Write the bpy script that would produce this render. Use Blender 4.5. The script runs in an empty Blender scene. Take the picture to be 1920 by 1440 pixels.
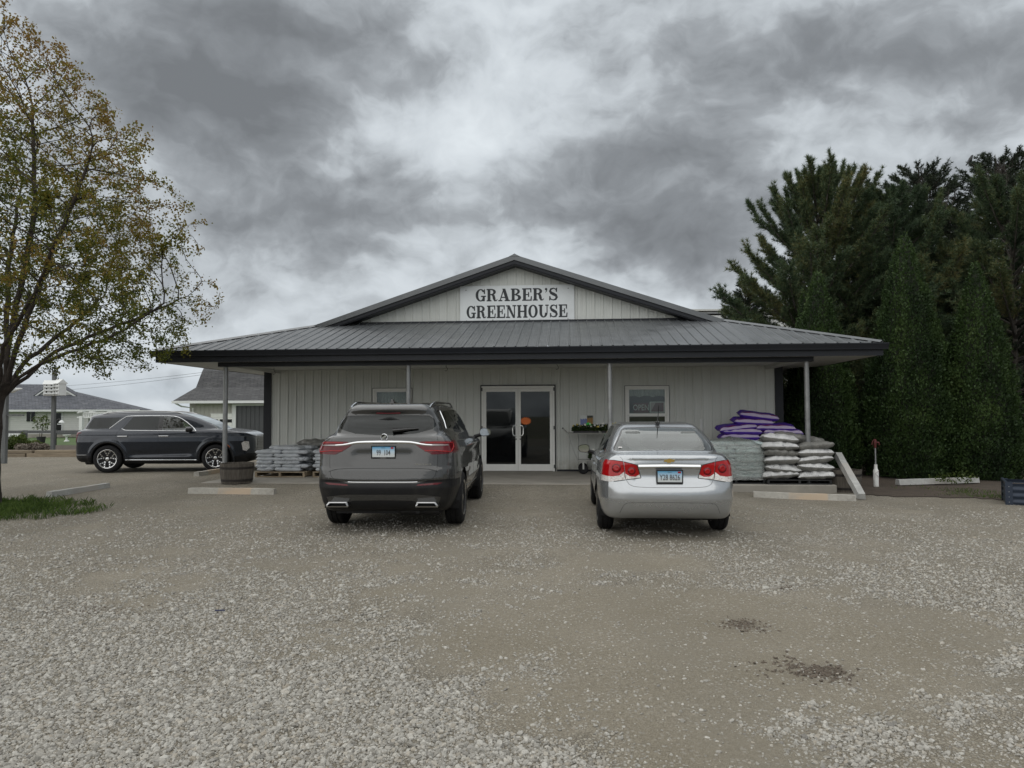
import bpy, bmesh, math, random
import numpy as np
from mathutils import Vector, Matrix, Euler, noise as mnoise, kdtree
rnd = random.Random(7)
rng = np.random.default_rng(11)
SC = bpy.context.scene
COL = SC.collection
R = math.radians

# ------------------------------------------------------------------ camera
FPX, CAMH = 1331.0, 1.62
PITCH = math.atan(55 / FPX)
ROLL = 0.004
fw = Vector((0, math.cos(PITCH), math.sin(PITCH)))
up0 = Vector((0, -math.sin(PITCH), math.cos(PITCH)))
rt0 = Vector((1, 0, 0))
rt = rt0 * math.cos(ROLL) - up0 * math.sin(ROLL)
up = up0 * math.cos(ROLL) + rt0 * math.sin(ROLL)
CAM = Vector((0, 0, CAMH))
cd = bpy.data.cameras.new('camera')
cam = bpy.data.objects.new('camera', cd)
COL.objects.link(cam)
m = Matrix((rt, up, -fw)).transposed().to_4x4()
m.translation = CAM
cam.matrix_world = m
cd.sensor_width = 36
cd.lens = 36 * FPX / 1920
cd.clip_start = 0.05
cd.clip_end = 6000
SC.camera = cam
SC.render.resolution_x, SC.render.resolution_y = 1024, 768

def ray(px, py):
    return fw + rt * ((px - 960) / FPX) + up * ((720 - py) / FPX)
def on_z(px, py, z=0.0):
    d = ray(px, py); return CAM + d * ((z - CAMH) / d.z)
def on_y(px, py, y):
    d = ray(px, py); return CAM + d * (y / d.y)

# ------------------------------------------------------------------ view
vs = SC.view_settings
vs.view_transform = 'Standard'
vs.look = 'None'
vs.gamma = 1.0
vs.use_curve_mapping = False
vs.exposure = 0.7

# ------------------------------------------------------------------ node helper
class NT:
    def __init__(s, tree):
        s.t = tree; s.n = tree.nodes; s.l = tree.links
    def new(s, typ, **kw):
        n = s.n.new(typ)
        for k, v in kw.items():
            if k.startswith('i_'):
                key = k[2:]
                key = int(key) if key.isdigit() else key
                s.set(n, key, v)
            else:
                setattr(n, k, v)
        return n
    def set(s, n, key, v):
        if isinstance(key, str):
            key2 = key.replace('_', ' ')
            sock = n.inputs.get(key) or n.inputs.get(key2)
            if sock is None:
                for i in n.inputs:
                    if i.name.lower() == key2.lower(): sock = i
        else:
            sock = n.inputs[key]
        if isinstance(v, bpy.types.NodeSocket):
            s.l.new(v, sock)
        else:
            if sock.type == 'RGBA' and len(v) == 3: v = (*v, 1)
            sock.default_value = v
    def math(s, op, a, b=None, c=None, clamp=False):
        n = s.n.new('ShaderNodeMath'); n.operation = op; n.use_clamp = clamp
        for i, v in enumerate((a, b, c)):
            if v is not None: s.set(n, i, v)
        return n.outputs[0]
    def vmath(s, op, a, b=None, scale=None):
        n = s.n.new('ShaderNodeVectorMath'); n.operation = op
        s.set(n, 0, a)
        if b is not None: s.set(n, 1, b)
        if scale is not None: s.set(n, 'Scale', scale)
        return n.outputs['Value'] if op in ('LENGTH', 'DOT_PRODUCT', 'DISTANCE') else n.outputs[0]
    def mix(s, f, a, b, mode='MIX'):
        n = s.n.new('ShaderNodeMix'); n.data_type = 'RGBA'; n.blend_type = mode
        s.set(n, 0, f)
        for idx, v in ((6, a), (7, b)): s.set(n, idx, v)
        return n.outputs[2]
    def ramp(s, f, stops, interp='LINEAR'):
        n = s.n.new('ShaderNodeValToRGB'); n.color_ramp.interpolation = interp
        e = n.color_ramp.elements
        while len(e) < len(stops): e.new(0.5)
        for el, (p, c) in zip(e, stops):
            el.position = p
            if not hasattr(c, '__len__'): c = (c, c, c)
            el.color = (*c, 1) if len(c) == 3 else c
        s.l.new(f, n.inputs[0])
        return n.outputs[0]
    def noise(s, vec, scale, detail=4, rough=0.5, dist=0.0, out=0):
        n = s.n.new('ShaderNodeTexNoise')
        n.inputs['Scale'].default_value = scale; n.inputs['Detail'].default_value = detail
        n.inputs['Roughness'].default_value = rough; n.inputs['Distortion'].default_value = dist
        if vec is not None: s.l.new(vec, n.inputs['Vector'])
        return n.outputs[out]
    def vor(s, vec, scale, feature='F1', out='Distance', rand=1.0):
        n = s.n.new('ShaderNodeTexVoronoi'); n.feature = feature
        n.inputs['Scale'].default_value = scale; n.inputs['Randomness'].default_value = rand
        if vec is not None: s.l.new(vec, n.inputs['Vector'])
        return n.outputs[out]

# ------------------------------------------------------------------ world: overcast sky
SUN_EL, SUN_AZ = R(62), R(235)    # sun spread wide by the cloud, over the left shoulder
world = bpy.data.worlds.new('World'); SC.world = world; world.use_nodes = True
w = NT(world.node_tree); w.n.clear()
sky = w.new('ShaderNodeTexSky', sky_type='NISHITA', sun_disc=False, sun_elevation=SUN_EL, sun_rotation=SUN_AZ,
            air_density=1.0, dust_density=1.5)
tc = w.new('ShaderNodeTexCoord')
D = tc.outputs['Generated']
sep = w.new('ShaderNodeSeparateXYZ'); w.l.new(D, sep.inputs[0])
dz = sep.outputs[2]
# cloud deck: direction projected on a flat layer overhead
zz = w.math('ADD', w.math('MAXIMUM', dz, 0.0), 0.30)
pl = w.new('ShaderNodeCombineXYZ')
w.set(pl, 0, w.math('DIVIDE', sep.outputs[0], zz)); w.set(pl, 1, w.math('DIVIDE', sep.outputs[1], zz))
P = pl.outputs[0]
warp = w.vmath('SCALE', w.vmath('SUBTRACT', w.noise(D, 4.0, 5, 0.6, out=1), (0.5, 0.5, 0.5)), scale=0.20)
DW = w.vmath('ADD', D, warp)
PW_ = w.vmath('ADD', w.vmath('MULTIPLY', D, (1.0, 1.0, 1.75)), w.vmath('SCALE', w.vmath('SUBTRACT', w.noise(D, 5.0, 4, 0.55, out=1), (0.5, 0.5, 0.5)), scale=0.22))
def billow(vec): return w.noise(vec, 5.2, 8, 0.54, 0.0)
n1 = billow(PW_)
n3 = billow(w.vmath('ADD', PW_, (0.012, 0.0, 0.045)))          # the same layer a little higher up: lit tops, dark bases
n2 = w.noise(DW, 3.6, 5, 0.5, 0.0)
val = w.math('ADD', w.math('MULTIPLY_ADD', n1, 0.66, 0.50 - 0.33), w.math('MULTIPLY_ADD', n2, 0.5, -0.25))
val = w.math('ADD', val, w.math('MULTIPLY', w.math('SUBTRACT', n1, n3), 0.7))
def blob(px, py, sx, sy, amp):
    """a cloud mass or a break, by direction; sx, sy in units of 1 rad"""
    global val
    d = ray(px, py).normalized()
    v = w.vmath('SUBTRACT', DW, tuple(d))
    v = w.vmath('MULTIPLY', v, (1 / sx, 1 / sx, 1 / sy))
    l = w.vmath('LENGTH', v)
    g = w.math('EXPONENT', w.math('MULTIPLY', w.math('MULTIPLY', l, l), -1.0))
    val = w.math('ADD', val, w.math('MULTIPLY', g, amp))
for b in [(560, 60, .30, .10, -.31), (350, 130, .18, .07, -.20), (470, 270, .11, .05, -.16),
          (1270, 300, .16, .10, -.33), (1330, 420, .20, .05, -.34), (1080, 330, .06, .07, -.15),
          (1800, 110, .22, .10, -.20), (1600, 60, .2, .08, -.14), (560, 410, .22, .05, -.26), (420, 520, .10, .03, -.06),
          (920, 230, .07, .11, .18), (1160, 110, .12, .12, .08), (720, 290, .09, .04, .16),
          (640, 500, .28, .045, .03), (1180, 520, .22, .04, .12), (1560, 250, .08, .06, .22), (100, 60, .14, .12, .12),
          (330, 330, .08, .06, .08), (300, 690, .3, .035, .12), (1240, 360, .12, .10, .06)]:
    blob(*b)
cl = w.ramp(val, [(0.0, (.116, .125, .135)), (0.18, (.155, .167, .180)), (0.34, (.222, .239, .256)), (0.44, (.30, .324, .345)), (0.58, (.38, .41, .435)), (0.90, (.49, .525, .55))])
# a blue gap near the horizon
gap = w.math('MULTIPLY', w.ramp(dz, [(0.0, 0.9), (0.02, 1.0), (0.05, 0.0)]), w.ramp(w.noise(P, 0.5, 4), [(0.42, 0), (0.6, 1)]))
skyc = w.mix(w.math('MULTIPLY', gap, 0.75), w.mix(1.0, cl, (10, 10, 10), 'MULTIPLY'), w.mix(1.0, sky.outputs[0], (.26, .36, .56), 'MULTIPLY'))
bg = w.new('ShaderNodeBackground', i_Color=skyc, i_Strength=0.1)
wo = w.new('ShaderNodeOutputWorld'); w.l.new(bg.outputs[0], wo.inputs[0])
world.cycles.sampling_method = 'MANUAL'; world.cycles.sample_map_resolution = 512

# ------------------------------------------------------------------ sun behind the cloud
sd = bpy.data.lights.new('sun', 'SUN'); sun = bpy.data.objects.new('sun', sd); COL.objects.link(sun)
sd.energy = 1.5; sd.angle = R(130); sd.color = (1.0, 0.965, 0.91)
sdir = Vector((math.sin(SUN_AZ) * math.cos(SUN_EL), math.cos(SUN_AZ) * math.cos(SUN_EL), math.sin(SUN_EL)))
sun.rotation_euler = sdir.to_track_quat('Z', 'Y').to_euler()

# ------------------------------------------------------------------ materials
def new_mat(name):
    m = bpy.data.materials.new(name); m.use_nodes = True
    t = NT(m.node_tree); t.n.clear()
    o = t.new('ShaderNodeOutputMaterial'); p = t.new('ShaderNodeBsdfPrincipled')
    t.l.new(p.outputs[0], o.inputs[0])
    return m, t, p, o
def mat(name, col, rough=0.6, metal=0.0, var=0.12, vscale=6.0, bump=0.0, bscale=40.0, coat=0.0, spec=0.5, dirt=None, stretch=None, rvar=0.0):
    """plain surface with colour variation, fine relief and optional dirt tint"""
    m, t, p, o = new_mat(name)
    g = t.new('ShaderNodeNewGeometry'); tcx = t.new('ShaderNodeTexCoord')
    v = tcx.outputs['Object']
    if stretch: v = t.vmath('MULTIPLY', v, stretch)
    n = t.noise(v, vscale, 6, 0.6)
    oi = t.new('ShaderNodeObjectInfo')
    c = t.mix(1.0, col, t.ramp(n, [(0.25, 1 - var * 1.3), (0.75, 1 + var)]), 'MULTIPLY')
    c = t.mix(1.0, c, t.ramp(oi.outputs['Random'], [(0, 1 - var * .5), (1, 1 + var * .5)]), 'MULTIPLY')
    if dirt:
        f = t.ramp(t.noise(v, vscale * .6, 7, 0.68), [(0.5, 0), (0.72, dirt[1])])
        c = t.mix(f, c, dirt[0])
    t.set(p, 'Base Color', c); t.set(p, 'Metallic', metal); t.set(p, 'Specular IOR Level', spec)
    if rvar: t.set(p, 'Roughness', t.ramp(t.noise(v, vscale * 2, 4), [(0.3, max(rough - rvar, .02)), (0.7, rough + rvar)]))
    else: t.set(p, 'Roughness', rough)
    if coat: t.set(p, 'Coat Weight', coat); t.set(p, 'Coat Roughness', 0.04)
    if bump:
        b = t.new('ShaderNodeBump', i_Strength=bump, i_Distance=0.02, i_Height=t.noise(v, bscale, 5, 0.6))
        t.l.new(b.outputs[0], p.inputs['Normal'])
    return m
def wood_mat(name, a, b, scale=3.0, rough=0.8, axis=(1, 8, 8)):
    m, t, p, o = new_mat(name)
    tcx = t.new('ShaderNodeTexCoord'); v = t.vmath('MULTIPLY', tcx.outputs['Object'], axis)
    n = t.noise(v, scale, 8, 0.65, 0.6); oi = t.new('ShaderNodeObjectInfo')
    c = t.mix(t.ramp(n, [(0.3, 0), (0.7, 1)]), a, b)
    c = t.mix(1.0, c, t.ramp(oi.outputs['Random'], [(0, .78), (1, 1.15)]), 'MULTIPLY')
    t.set(p, 'Base Color', c); t.set(p, 'Roughness', rough)
    bp = t.new('ShaderNodeBump', i_Strength=0.4, i_Distance=0.01, i_Height=n); t.l.new(bp.outputs[0], p.inputs['Normal'])
    return m
def glass_mat(name, tint, rough=0.02, alpha=0.35, refl=1.0):
    """thin pane: fresnel reflection over a tinted see-through sheet"""
    m = bpy.data.materials.new(name); m.use_nodes = True
    t = NT(m.node_tree); t.n.clear()
    o = t.new('ShaderNodeOutputMaterial')
    tr = t.new('ShaderNodeBsdfTransparent', i_Color=tint)
    df = t.new('ShaderNodeBsdfDiffuse', i_Color=tuple(x * .05 for x in tint))
    body = t.new('ShaderNodeMixShader', i_0=alpha); t.l.new(tr.outputs[0], body.inputs[1]); t.l.new(df.outputs[0], body.inputs[2])
    gl = t.new('ShaderNodeBsdfGlossy', i_Color=(.95, .98, .97), i_Roughness=rough)
    fr = t.new('ShaderNodeFresnel', i_IOR=1.55)
    f = t.math('MULTIPLY', fr.outputs[0], refl, clamp=True)
    mx = t.new('ShaderNodeMixShader', i_0=f); t.l.new(body.outputs[0], mx.inputs[1]); t.l.new(gl.outputs[0], mx.inputs[2])
    t.l.new(mx.outputs[0], o.inputs[0])
    return m

# ------------------------------------------------------------------ object helpers
def tag(o, label=None, cat=None, group=None, kind=None):
    if label: o['label'] = label
    if cat: o['category'] = cat
    if group: o['group'] = group
    if kind: o['kind'] = kind
    return o
def empty(name, loc=(0, 0, 0), rz=0.0, label=None, cat=None, group=None):
    o = bpy.data.objects.new(name, None); COL.objects.link(o); o.empty_display_size = .2
    o.location = loc; o.rotation_euler = (0, 0, rz)
    return tag(o, label, cat, group)
def link(name, me, parent=None, loc=(0, 0, 0), rot=(0, 0, 0), scale=(1, 1, 1)):
    o = bpy.data.objects.new(name, me); COL.objects.link(o)
    o.parent = parent; o.location = loc; o.rotation_euler = rot; o.scale = scale
    return o
def mesh(name, V, Fc, mats=None, smooth=False, mi=None):
    me = bpy.data.meshes.new(name)
    me.from_pydata([tuple(map(float, v)) for v in V], [], Fc)
    if mats is not None:
        for mm in (mats if isinstance(mats, (list, tuple)) else [mats]): me.materials.append(mm)
    if mi is not None: me.polygons.foreach_set('material_index', mi)
    if smooth: me.polygons.foreach_set('use_smooth', [True] * len(me.polygons))
    me.update()
    return me
def np_mesh(name, V, Fq, mats, k=4, smooth=False):
    """fast mesh from arrays: V (n,3), Fq (m,k)"""
    me = bpy.data.meshes.new(name)
    V = np.asarray(V, np.float32); Fq = np.asarray(Fq, np.int32)
    me.vertices.add(len(V)); me.vertices.foreach_set('co', V.ravel())
    me.loops.add(Fq.size); me.loops.foreach_set('vertex_index', Fq.ravel())
    me.polygons.add(len(Fq))
    me.polygons.foreach_set('loop_start', np.arange(0, Fq.size, k, dtype=np.int32))
    me.polygons.foreach_set('loop_total', np.full(len(Fq), k, np.int32))
    if smooth: me.polygons.foreach_set('use_smooth', np.ones(len(Fq), bool))
    for mm in (mats if isinstance(mats, (list, tuple)) else [mats]): me.materials.append(mm)
    me.update(calc_edges=True)
    return me
class MB:
    """collects boxes, prisms, tubes, lathes into one mesh"""
    def __init__(s): s.v = []; s.f = []; s.mi = []
    def add(s, V, Fc, m=0, M=None):
        o = len(s.v)
        for v in V:
            v = Vector(v)
            s.v.append(tuple(M @ v) if M is not None else tuple(v))
        for f in Fc: s.f.append(tuple(i + o for i in f)); s.mi.append(m)
        return s
    def box(s, lo, hi, m=0, M=None, b=0.0):
        (x0, y0, z0), (x1, y1, z1) = lo, hi
        if b <= 0:
            V = [(x0, y0, z0), (x1, y0, z0), (x1, y1, z0), (x0, y1, z0), (x0, y0, z1), (x1, y0, z1), (x1, y1, z1), (x0, y1, z1)]
            return s.add(V, [(0, 3, 2, 1), (4, 5, 6, 7), (0, 1, 5, 4), (1, 2, 6, 5), (2, 3, 7, 6), (3, 0, 4, 7)], m, M)
        # chamfered box: 24 vertices
        V = []; 
        for sx in (0, 1):
            for sy in (0, 1):
                for sz in (0, 1):
                    x, y, z = (x0, x1)[sx], (y0, y1)[sy], (z0, z1)[sz]
                    ix, iy, iz = (b, -b)[sx], (b, -b)[sy], (b, -b)[sz]
                    V += [(x, y + iy, z + iz), (x + ix, y, z + iz), (x + ix, y + iy, z)]
        bm = bmesh.new()
        for v in V: bm.verts.new(v)
        bmesh.ops.convex_hull(bm, input=bm.verts)
        bmesh.ops.dissolve_limit(bm, angle_limit=0.01, verts=bm.verts, edges=bm.edges)
        bm.verts.index_update(); bm.normal_update()
        VV = [v.co.copy() for v in bm.verts]; FF = [tuple(v.index for v in f.verts) for f in bm.faces]
        bm.free()
        return s.add(VV, FF, m, M)
    def prism(s, poly, axis, a, b, m=0, M=None):
        """2-D polygon (ccw) extruded along axis from a to b; axis 'x': poly=(y,z), 'y': (x,z), 'z': (x,y)"""
        n = len(poly)
        def mk(p, t):
            return {'x': (t, p[0], p[1]), 'y': (p[0], t, p[1]), 'z': (p[0], p[1], t)}[axis]
        V = [mk(p, a) for p in poly] + [mk(p, b) for p in poly]
        Fc = [tuple(range(n - 1, -1, -1)), tuple(range(n, 2 * n))] + [(i, (i + 1) % n, n + (i + 1) % n, n + i) for i in range(n)]
        if axis == 'y': Fc = [tuple(reversed(f)) for f in Fc]
        return s.add(V, Fc, m, M)
    def tube(s, pts, r, n=8, m=0, M=None, cap=True):
        pts = [Vector(p) for p in pts]
        rr = r if hasattr(r, '__len__') else [r] * len(pts)
        V = []; Fc = []; prev = None
        for i, p in enumerate(pts):
            d = (pts[min(i + 1, len(pts) - 1)] - pts[max(i - 1, 0)]).normalized()
            if prev is None:
                a = Vector((0, 0, 1)) if abs(d.z) < .9 else Vector((1, 0, 0)); a = d.cross(a).normalized()
            else:
                a = (prev - d * prev.dot(d)).normalized()
            prev = a; b = d.cross(a)
            for k in range(n):
                t = 2 * math.pi * k / n; V.append(p + (a * math.cos(t) + b * math.sin(t)) * rr[i])
        for i in range(len(pts) - 1):
            for k in range(n): Fc.append((i * n + k, i * n + (k + 1) % n, (i + 1) * n + (k + 1) % n, (i + 1) * n + k))
        if cap: Fc.append(tuple(range(n - 1, -1, -1))); Fc.append(tuple(range((len(pts) - 1) * n, len(pts) * n)))
        return s.add(V, Fc, m, M)
    def lathe(s, prof, n=24, m=0, M=None, closed=False):
        """profile (r,z) turned about z"""
        V = []; Fc = []
        for (r, z) in prof:
            for k in range(n):
                t = 2 * math.pi * k / n; V.append((r * math.cos(t), r * math.sin(t), z))
        L = len(prof)
        for i in range(L if closed else L - 1):
            j = (i + 1) % L
            for k in range(n): Fc.append((i * n + k, i * n + (k + 1) % n, j * n + (k + 1) % n, j * n + k))
        if not closed:
            if prof[0][0] > 1e-6: Fc.append(tuple(range(n - 1, -1, -1)))
            if prof[-1][0] > 1e-6: Fc.append(tuple(range((L - 1) * n, L * n)))
        return s.add(V, Fc, m, M)
    def mesh(s, name, mats, smooth=False): return mesh(name, s.v, s.f, mats, smooth, s.mi)
    def build(s, name, mats, parent=None, loc=(0, 0, 0), rot=(0, 0, 0), smooth=False):
        me = s.mesh(name, mats, False)
        if smooth:
            me.polygons.foreach_set('use_smooth', [True] * len(me.polygons))
            me.set_sharp_from_angle(angle=R(smooth if smooth is not True else 40))
        return link(name, me, parent, loc, rot)
def text_obj(name, body, size, material, parent, M, ext=0.0006, xs=1.0, bold=0.0):
    """flat lettering with the built-in face, as a mesh; size = cap height in metres, centred"""
    cu = bpy.data.curves.new(name, 'FONT'); cu.body = body; cu.align_x = 'CENTER'; cu.align_y = 'CENTER'; cu.size = size / 0.72; cu.extrude = ext
    cu.resolution_u = 2; cu.offset = bold
    o = bpy.data.objects.new('tmp', cu); COL.objects.link(o)
    me = bpy.data.meshes.new_from_object(o.evaluated_get(bpy.context.evaluated_depsgraph_get()))
    bpy.data.objects.remove(o); bpy.data.curves.remove(cu)
    me.name = name; me.materials.clear(); me.materials.append(material)
    me.transform(Matrix.Diagonal((xs, 1, 1, 1)))
    o = link(name, me, parent); o.matrix_local = M
    return o
def copy_tree(o, parent=None):
    c = o.copy(); COL.objects.link(c); c.parent = parent
    for ch in o.children: copy_tree(ch, c)
    return c
def sstep(a, b, x):
    t = np.clip((x - a) / (b - a), 0, 1); return t * t * (3 - 2 * t)
def vnoise(x, y, seed=0):
    """smooth value noise on arrays"""
    x = np.asarray(x, float); y = np.asarray(y, float)
    xi = np.floor(x).astype(np.int64); yi = np.floor(y).astype(np.int64); fx = x - xi; fy = y - yi
    fx = fx * fx * (3 - 2 * fx); fy = fy * fy * (3 - 2 * fy)
    def h(a, b):
        n = (a * 374761393 + b * 668265263 + seed * 1442695041) & 0xffffffff
        n = ((n ^ (n >> 13)) * 1274126177) & 0xffffffff
        return ((n ^ (n >> 16)) & 0xffff) / 65535.0
    return (h(xi, yi) * (1 - fx) + h(xi + 1, yi) * fx) * (1 - fy) + (h(xi, yi + 1) * (1 - fx) + h(xi + 1, yi + 1) * fx) * fy
def fbm(x, y, seed=0, oct=4):
    s = 0; a = .5
    for i in range(oct): s = s + a * vnoise(x * 2 ** i, y * 2 ** i, seed + i * 17); a *= .5
    return s
# ================================================================== GROUND
PSI = R(4.5)
BO = Vector((0.108, 18.5, 0.0))                 # foot of the shop front, under the gable
BU = Vector((math.cos(PSI), -math.sin(PSI), 0)); BV = Vector((math.sin(PSI), math.cos(PSI), 0))
def B(u, v, z=0.0): return BO + BU * u + BV * v + Vector((0, 0, z))
SLAB = 0.12
def gz(x, y):
    """height of the gravel lot"""
    x = np.asarray(x, float); y = np.asarray(y, float)
    yy = y + .0787 * (x - .1)
    r = .108 * sstep(13.3, 15.0, yy) * sstep(-9.5, -7.6, x) * (1 - sstep(2.6, 4.6, x)) * (1 - sstep(16.2, 18, y) * (1 - sstep(-7.2, -6.7, x)))
    r = r - .045 * sstep(3.2, 5.5, x) * sstep(11.5, 13.5, y)
    r = r + (fbm(x * .7, y * .7, 3, 3) - .44) * .02 * (1 - sstep(13, 14.5, yy))
    r = r - .5 * sstep(33, 50, y)
    return r
def gzf(x, y): return float(gz(np.array([x]), np.array([y]))[0])

def ell(x, y, cx, cy, rx, ry, rot=0.0):
    c, s = math.cos(rot), math.sin(rot); dx, dy = x - cx, y - cy
    return np.exp(-(((dx * c + dy * s) / rx) ** 2 + ((-dx * s + dy * c) / ry) ** 2))
def pxe(x, y, px, py, wpx, dpx):
    g = on_z(px, py); g2 = on_z(px, py - dpx); g1 = on_z(px + wpx, py)
    return ell(x, y, g.x, g.y, abs(g1.x - g.x), abs(g2.y - g.y))
def gravel_mask(x, y):
    """1 = loose crushed stone, 0 = packed fines"""
    x = np.asarray(x, float); y = np.asarray(y, float)
    wob = (fbm(x * 1.3, y * 1.3, 5, 4) - .47) * 1.1
    dirt = .28 * pxe(x, y, 1150, 1030, 420, 45) + .30 * pxe(x, y, 850, 1090, 300, 40) + 1.1 * pxe(x, y, 1480, 1220, 480, 110) + 1.0 * pxe(x, y, 1120, 1180, 330, 70) + .9 * pxe(x, y, 1300, 1390, 170, 110) + .7 * pxe(x, y, 1780, 1180, 240, 50) \
        + .62 * pxe(x, y, 800, 1130, 150, 30) + .55 * pxe(x, y, 1080, 1060, 260, 22) + .5 * pxe(x, y, 150, 1130, 160, 18) + .5 * pxe(x, y, 1500, 1440, 180, 60) + .45 * pxe(x, y, 900, 1240, 140, 40) \
        + .32 * pxe(x, y, 300, 1270, 120, 25) + .3 * pxe(x, y, 760, 1340, 100, 25)
    grav = .55 * pxe(x, y, 420, 1360, 480, 110) + .35 * pxe(x, y, 250, 1180, 330, 60) + .9 * pxe(x, y, 1010, 1235, 60, 20) + .75 * pxe(x, y, 1760, 1340, 170, 62) + .6 * pxe(x, y, 1390, 1175, 70, 14) + .7 * pxe(x, y, 1550, 1265, 60, 16) + .55 * pxe(x, y, 1320, 1370, 80, 18) \
        + .7 * pxe(x, y, 1850, 1060, 180, 50) + .5 * pxe(x, y, 1600, 1400, 90, 22) + .5 * pxe(x, y, 1150, 1400, 60, 22)
    m = .95 - dirt * .74 + grav * .8 + wob * 1.7 + (fbm(x * 4, y * 4, 41, 3) - .45) * .8
    far = sstep(11.0, 14.0, y)
    m = m * (1 - far) + far * (.86 + wob * .7)
    return np.clip(m * 1.05, 0, 1)
def wet_mask(x, y):
    """damp dark hollows"""
    x = np.asarray(x, float); y = np.asarray(y, float)
    n = .55 + .9 * fbm(x * 5, y * 5, 31, 3)
    return np.clip((1.1 * pxe(x, y, 1545, 1262, 48, 14) + 1.0 * pxe(x, y, 1392, 1172, 34, 12) + .8 * pxe(x, y, 170, 1145, 90, 9) + .45 * pxe(x, y, 1475, 1101, 22, 6) + .35 * pxe(x, y, 1020, 1262, 40, 7)) * n, 0, 1)

# --- gravel material (packed fines and crushed limestone)
def gravel_material():
    m, t, p, o = new_mat('gravel')
    g = t.new('ShaderNodeNewGeometry'); v = g.outputs['Position']
    at = t.new('ShaderNodeAttribute', attribute_name='gravel'); a = at.outputs['Fac']
    wt = t.new('ShaderNodeAttribute', attribute_name='wet').outputs['Fac']
    a2 = t.math('ADD', a, t.math('MULTIPLY_ADD', t.noise(v, 9, 6, .65), 0.7, -0.35))
    msk = t.ramp(a2, [(0.20, 0), (0.80, 1)])
    # packed fines with sunken chips
    f1 = t.noise(v, 1.1, 5, .6); f2 = t.noise(v, 30, 5, .7); f3 = t.noise(v, 180, 3, .7)
    dirt = t.mix(t.ramp(f1, [(.3, 0), (.7, 1)]), (.205, .180, .134), (.262, .234, .183))
    dirt = t.mix(t.ramp(f2, [(.35, .55), (.6, 0)]), dirt, (.135, .12, .092))
    dirt = t.mix(t.ramp(f3, [(.40, .85), (.50, 0)]), dirt, (.085, .074, .056))
    dirt = t.mix(t.ramp(t.noise(v, 95, 4, .75), [(.56, 0), (.68, .7)]), dirt, (.36, .335, .28))
    chip = t.vor(v, 34); chipc = t.vor(v, 34, out='Color')
    cs = t.new('ShaderNodeSeparateColor'); t.l.new(chipc, cs.inputs[0])
    cf = t.math('MULTIPLY', t.ramp(chip, [(.26, 1), (.36, 0)]), t.ramp(cs.outputs[0], [(.35, 0), (.45, 1)]))
    cf = t.math('MULTIPLY', cf, t.ramp(t.noise(v, 1.7, 4, .6), [(.38, .15), (.62, 1)]))
    dirt = t.mix(cf, dirt, t.mix(cs.outputs[1], (.27, .255, .225), (.43, .42, .385)))
    # crushed stone
    s = 52.0
    vd = t.vor(v, s); vc = t.vor(v, s, out='Color')
    es = t.vor(v, s, 'DISTANCE_TO_EDGE')
    sc_ = t.new('ShaderNodeSeparateColor'); t.l.new(vc, sc_.inputs[0])
    st = t.mix(sc_.outputs[0], (.18, .163, .130), (.47, .445, .39))
    st = t.mix(t.math('MULTIPLY', sc_.outputs[1], .35), st, (.42, .37, .30))
    st = t.mix(t.ramp(es, [(.02, .9), (.14, 0)]), st, (.085, .078, .065))
    big = t.noise(v, .55, 5, .6)
    st = t.mix(1.0, st, t.ramp(big, [(.3, (.84, .82, .78)), (.7, (1.10, 1.09, 1.07))]), 'MULTIPLY')
    st = t.mix(t.ramp(t.noise(v, 1.3, 6, .65), [(.40, 0), (.66, .6)]), st, (.215, .19, .145))
    # faint wheel tracks running up to the door
    tr = t.new('ShaderNodeTexWave', wave_type='BANDS', bands_direction='X'); tr.inputs['Scale'].default_value = .16; tr.inputs['Distortion'].default_value = 5.0; tr.inputs['Detail'].default_value = 3; tr.inputs['Detail Scale'].default_value = .35
    t.l.new(v, tr.inputs['Vector'])
    c = t.mix(msk, dirt, st)
    c = t.mix(t.math('MULTIPLY', t.ramp(tr.outputs[0], [(.55, 0), (.95, .38)]), t.ramp(f1, [(.35, 0), (.6, 1)])), c, (.165, .15, .12))
    c = t.mix(t.math('MULTIPLY', wt, .5), c, (.085, .07, .055))
    t.set(p, 'Base Color', c); t.set(p, 'Roughness', t.math('MULTIPLY_ADD', wt, -.35, .92)); t.set(p, 'Specular IOR Level', .25)
    h = t.math('ADD', t.math('MULTIPLY', t.ramp(es, [(0, 0), (.3, 1)]), msk), t.math('MULTIPLY', t.math('ADD', t.math('MULTIPLY', f2, .5), t.math('MULTIPLY', cf, .5)), t.math('SUBTRACT', 1.0, msk)))
    h = t.math('ADD', h, t.math('MULTIPLY', f3, .25))
    b = t.new('ShaderNodeBump', i_Strength=.8, i_Distance=.012, i_Height=h); t.l.new(b.outputs[0], p.inputs['Normal'])
    return m
M_GRAVEL = gravel_material()
def lines(segs):
    out = []
    for a, b, st in segs: out += list(np.arange(a, b - 1e-6, st))
    return np.array(out + [segs[-1][1]])
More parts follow.
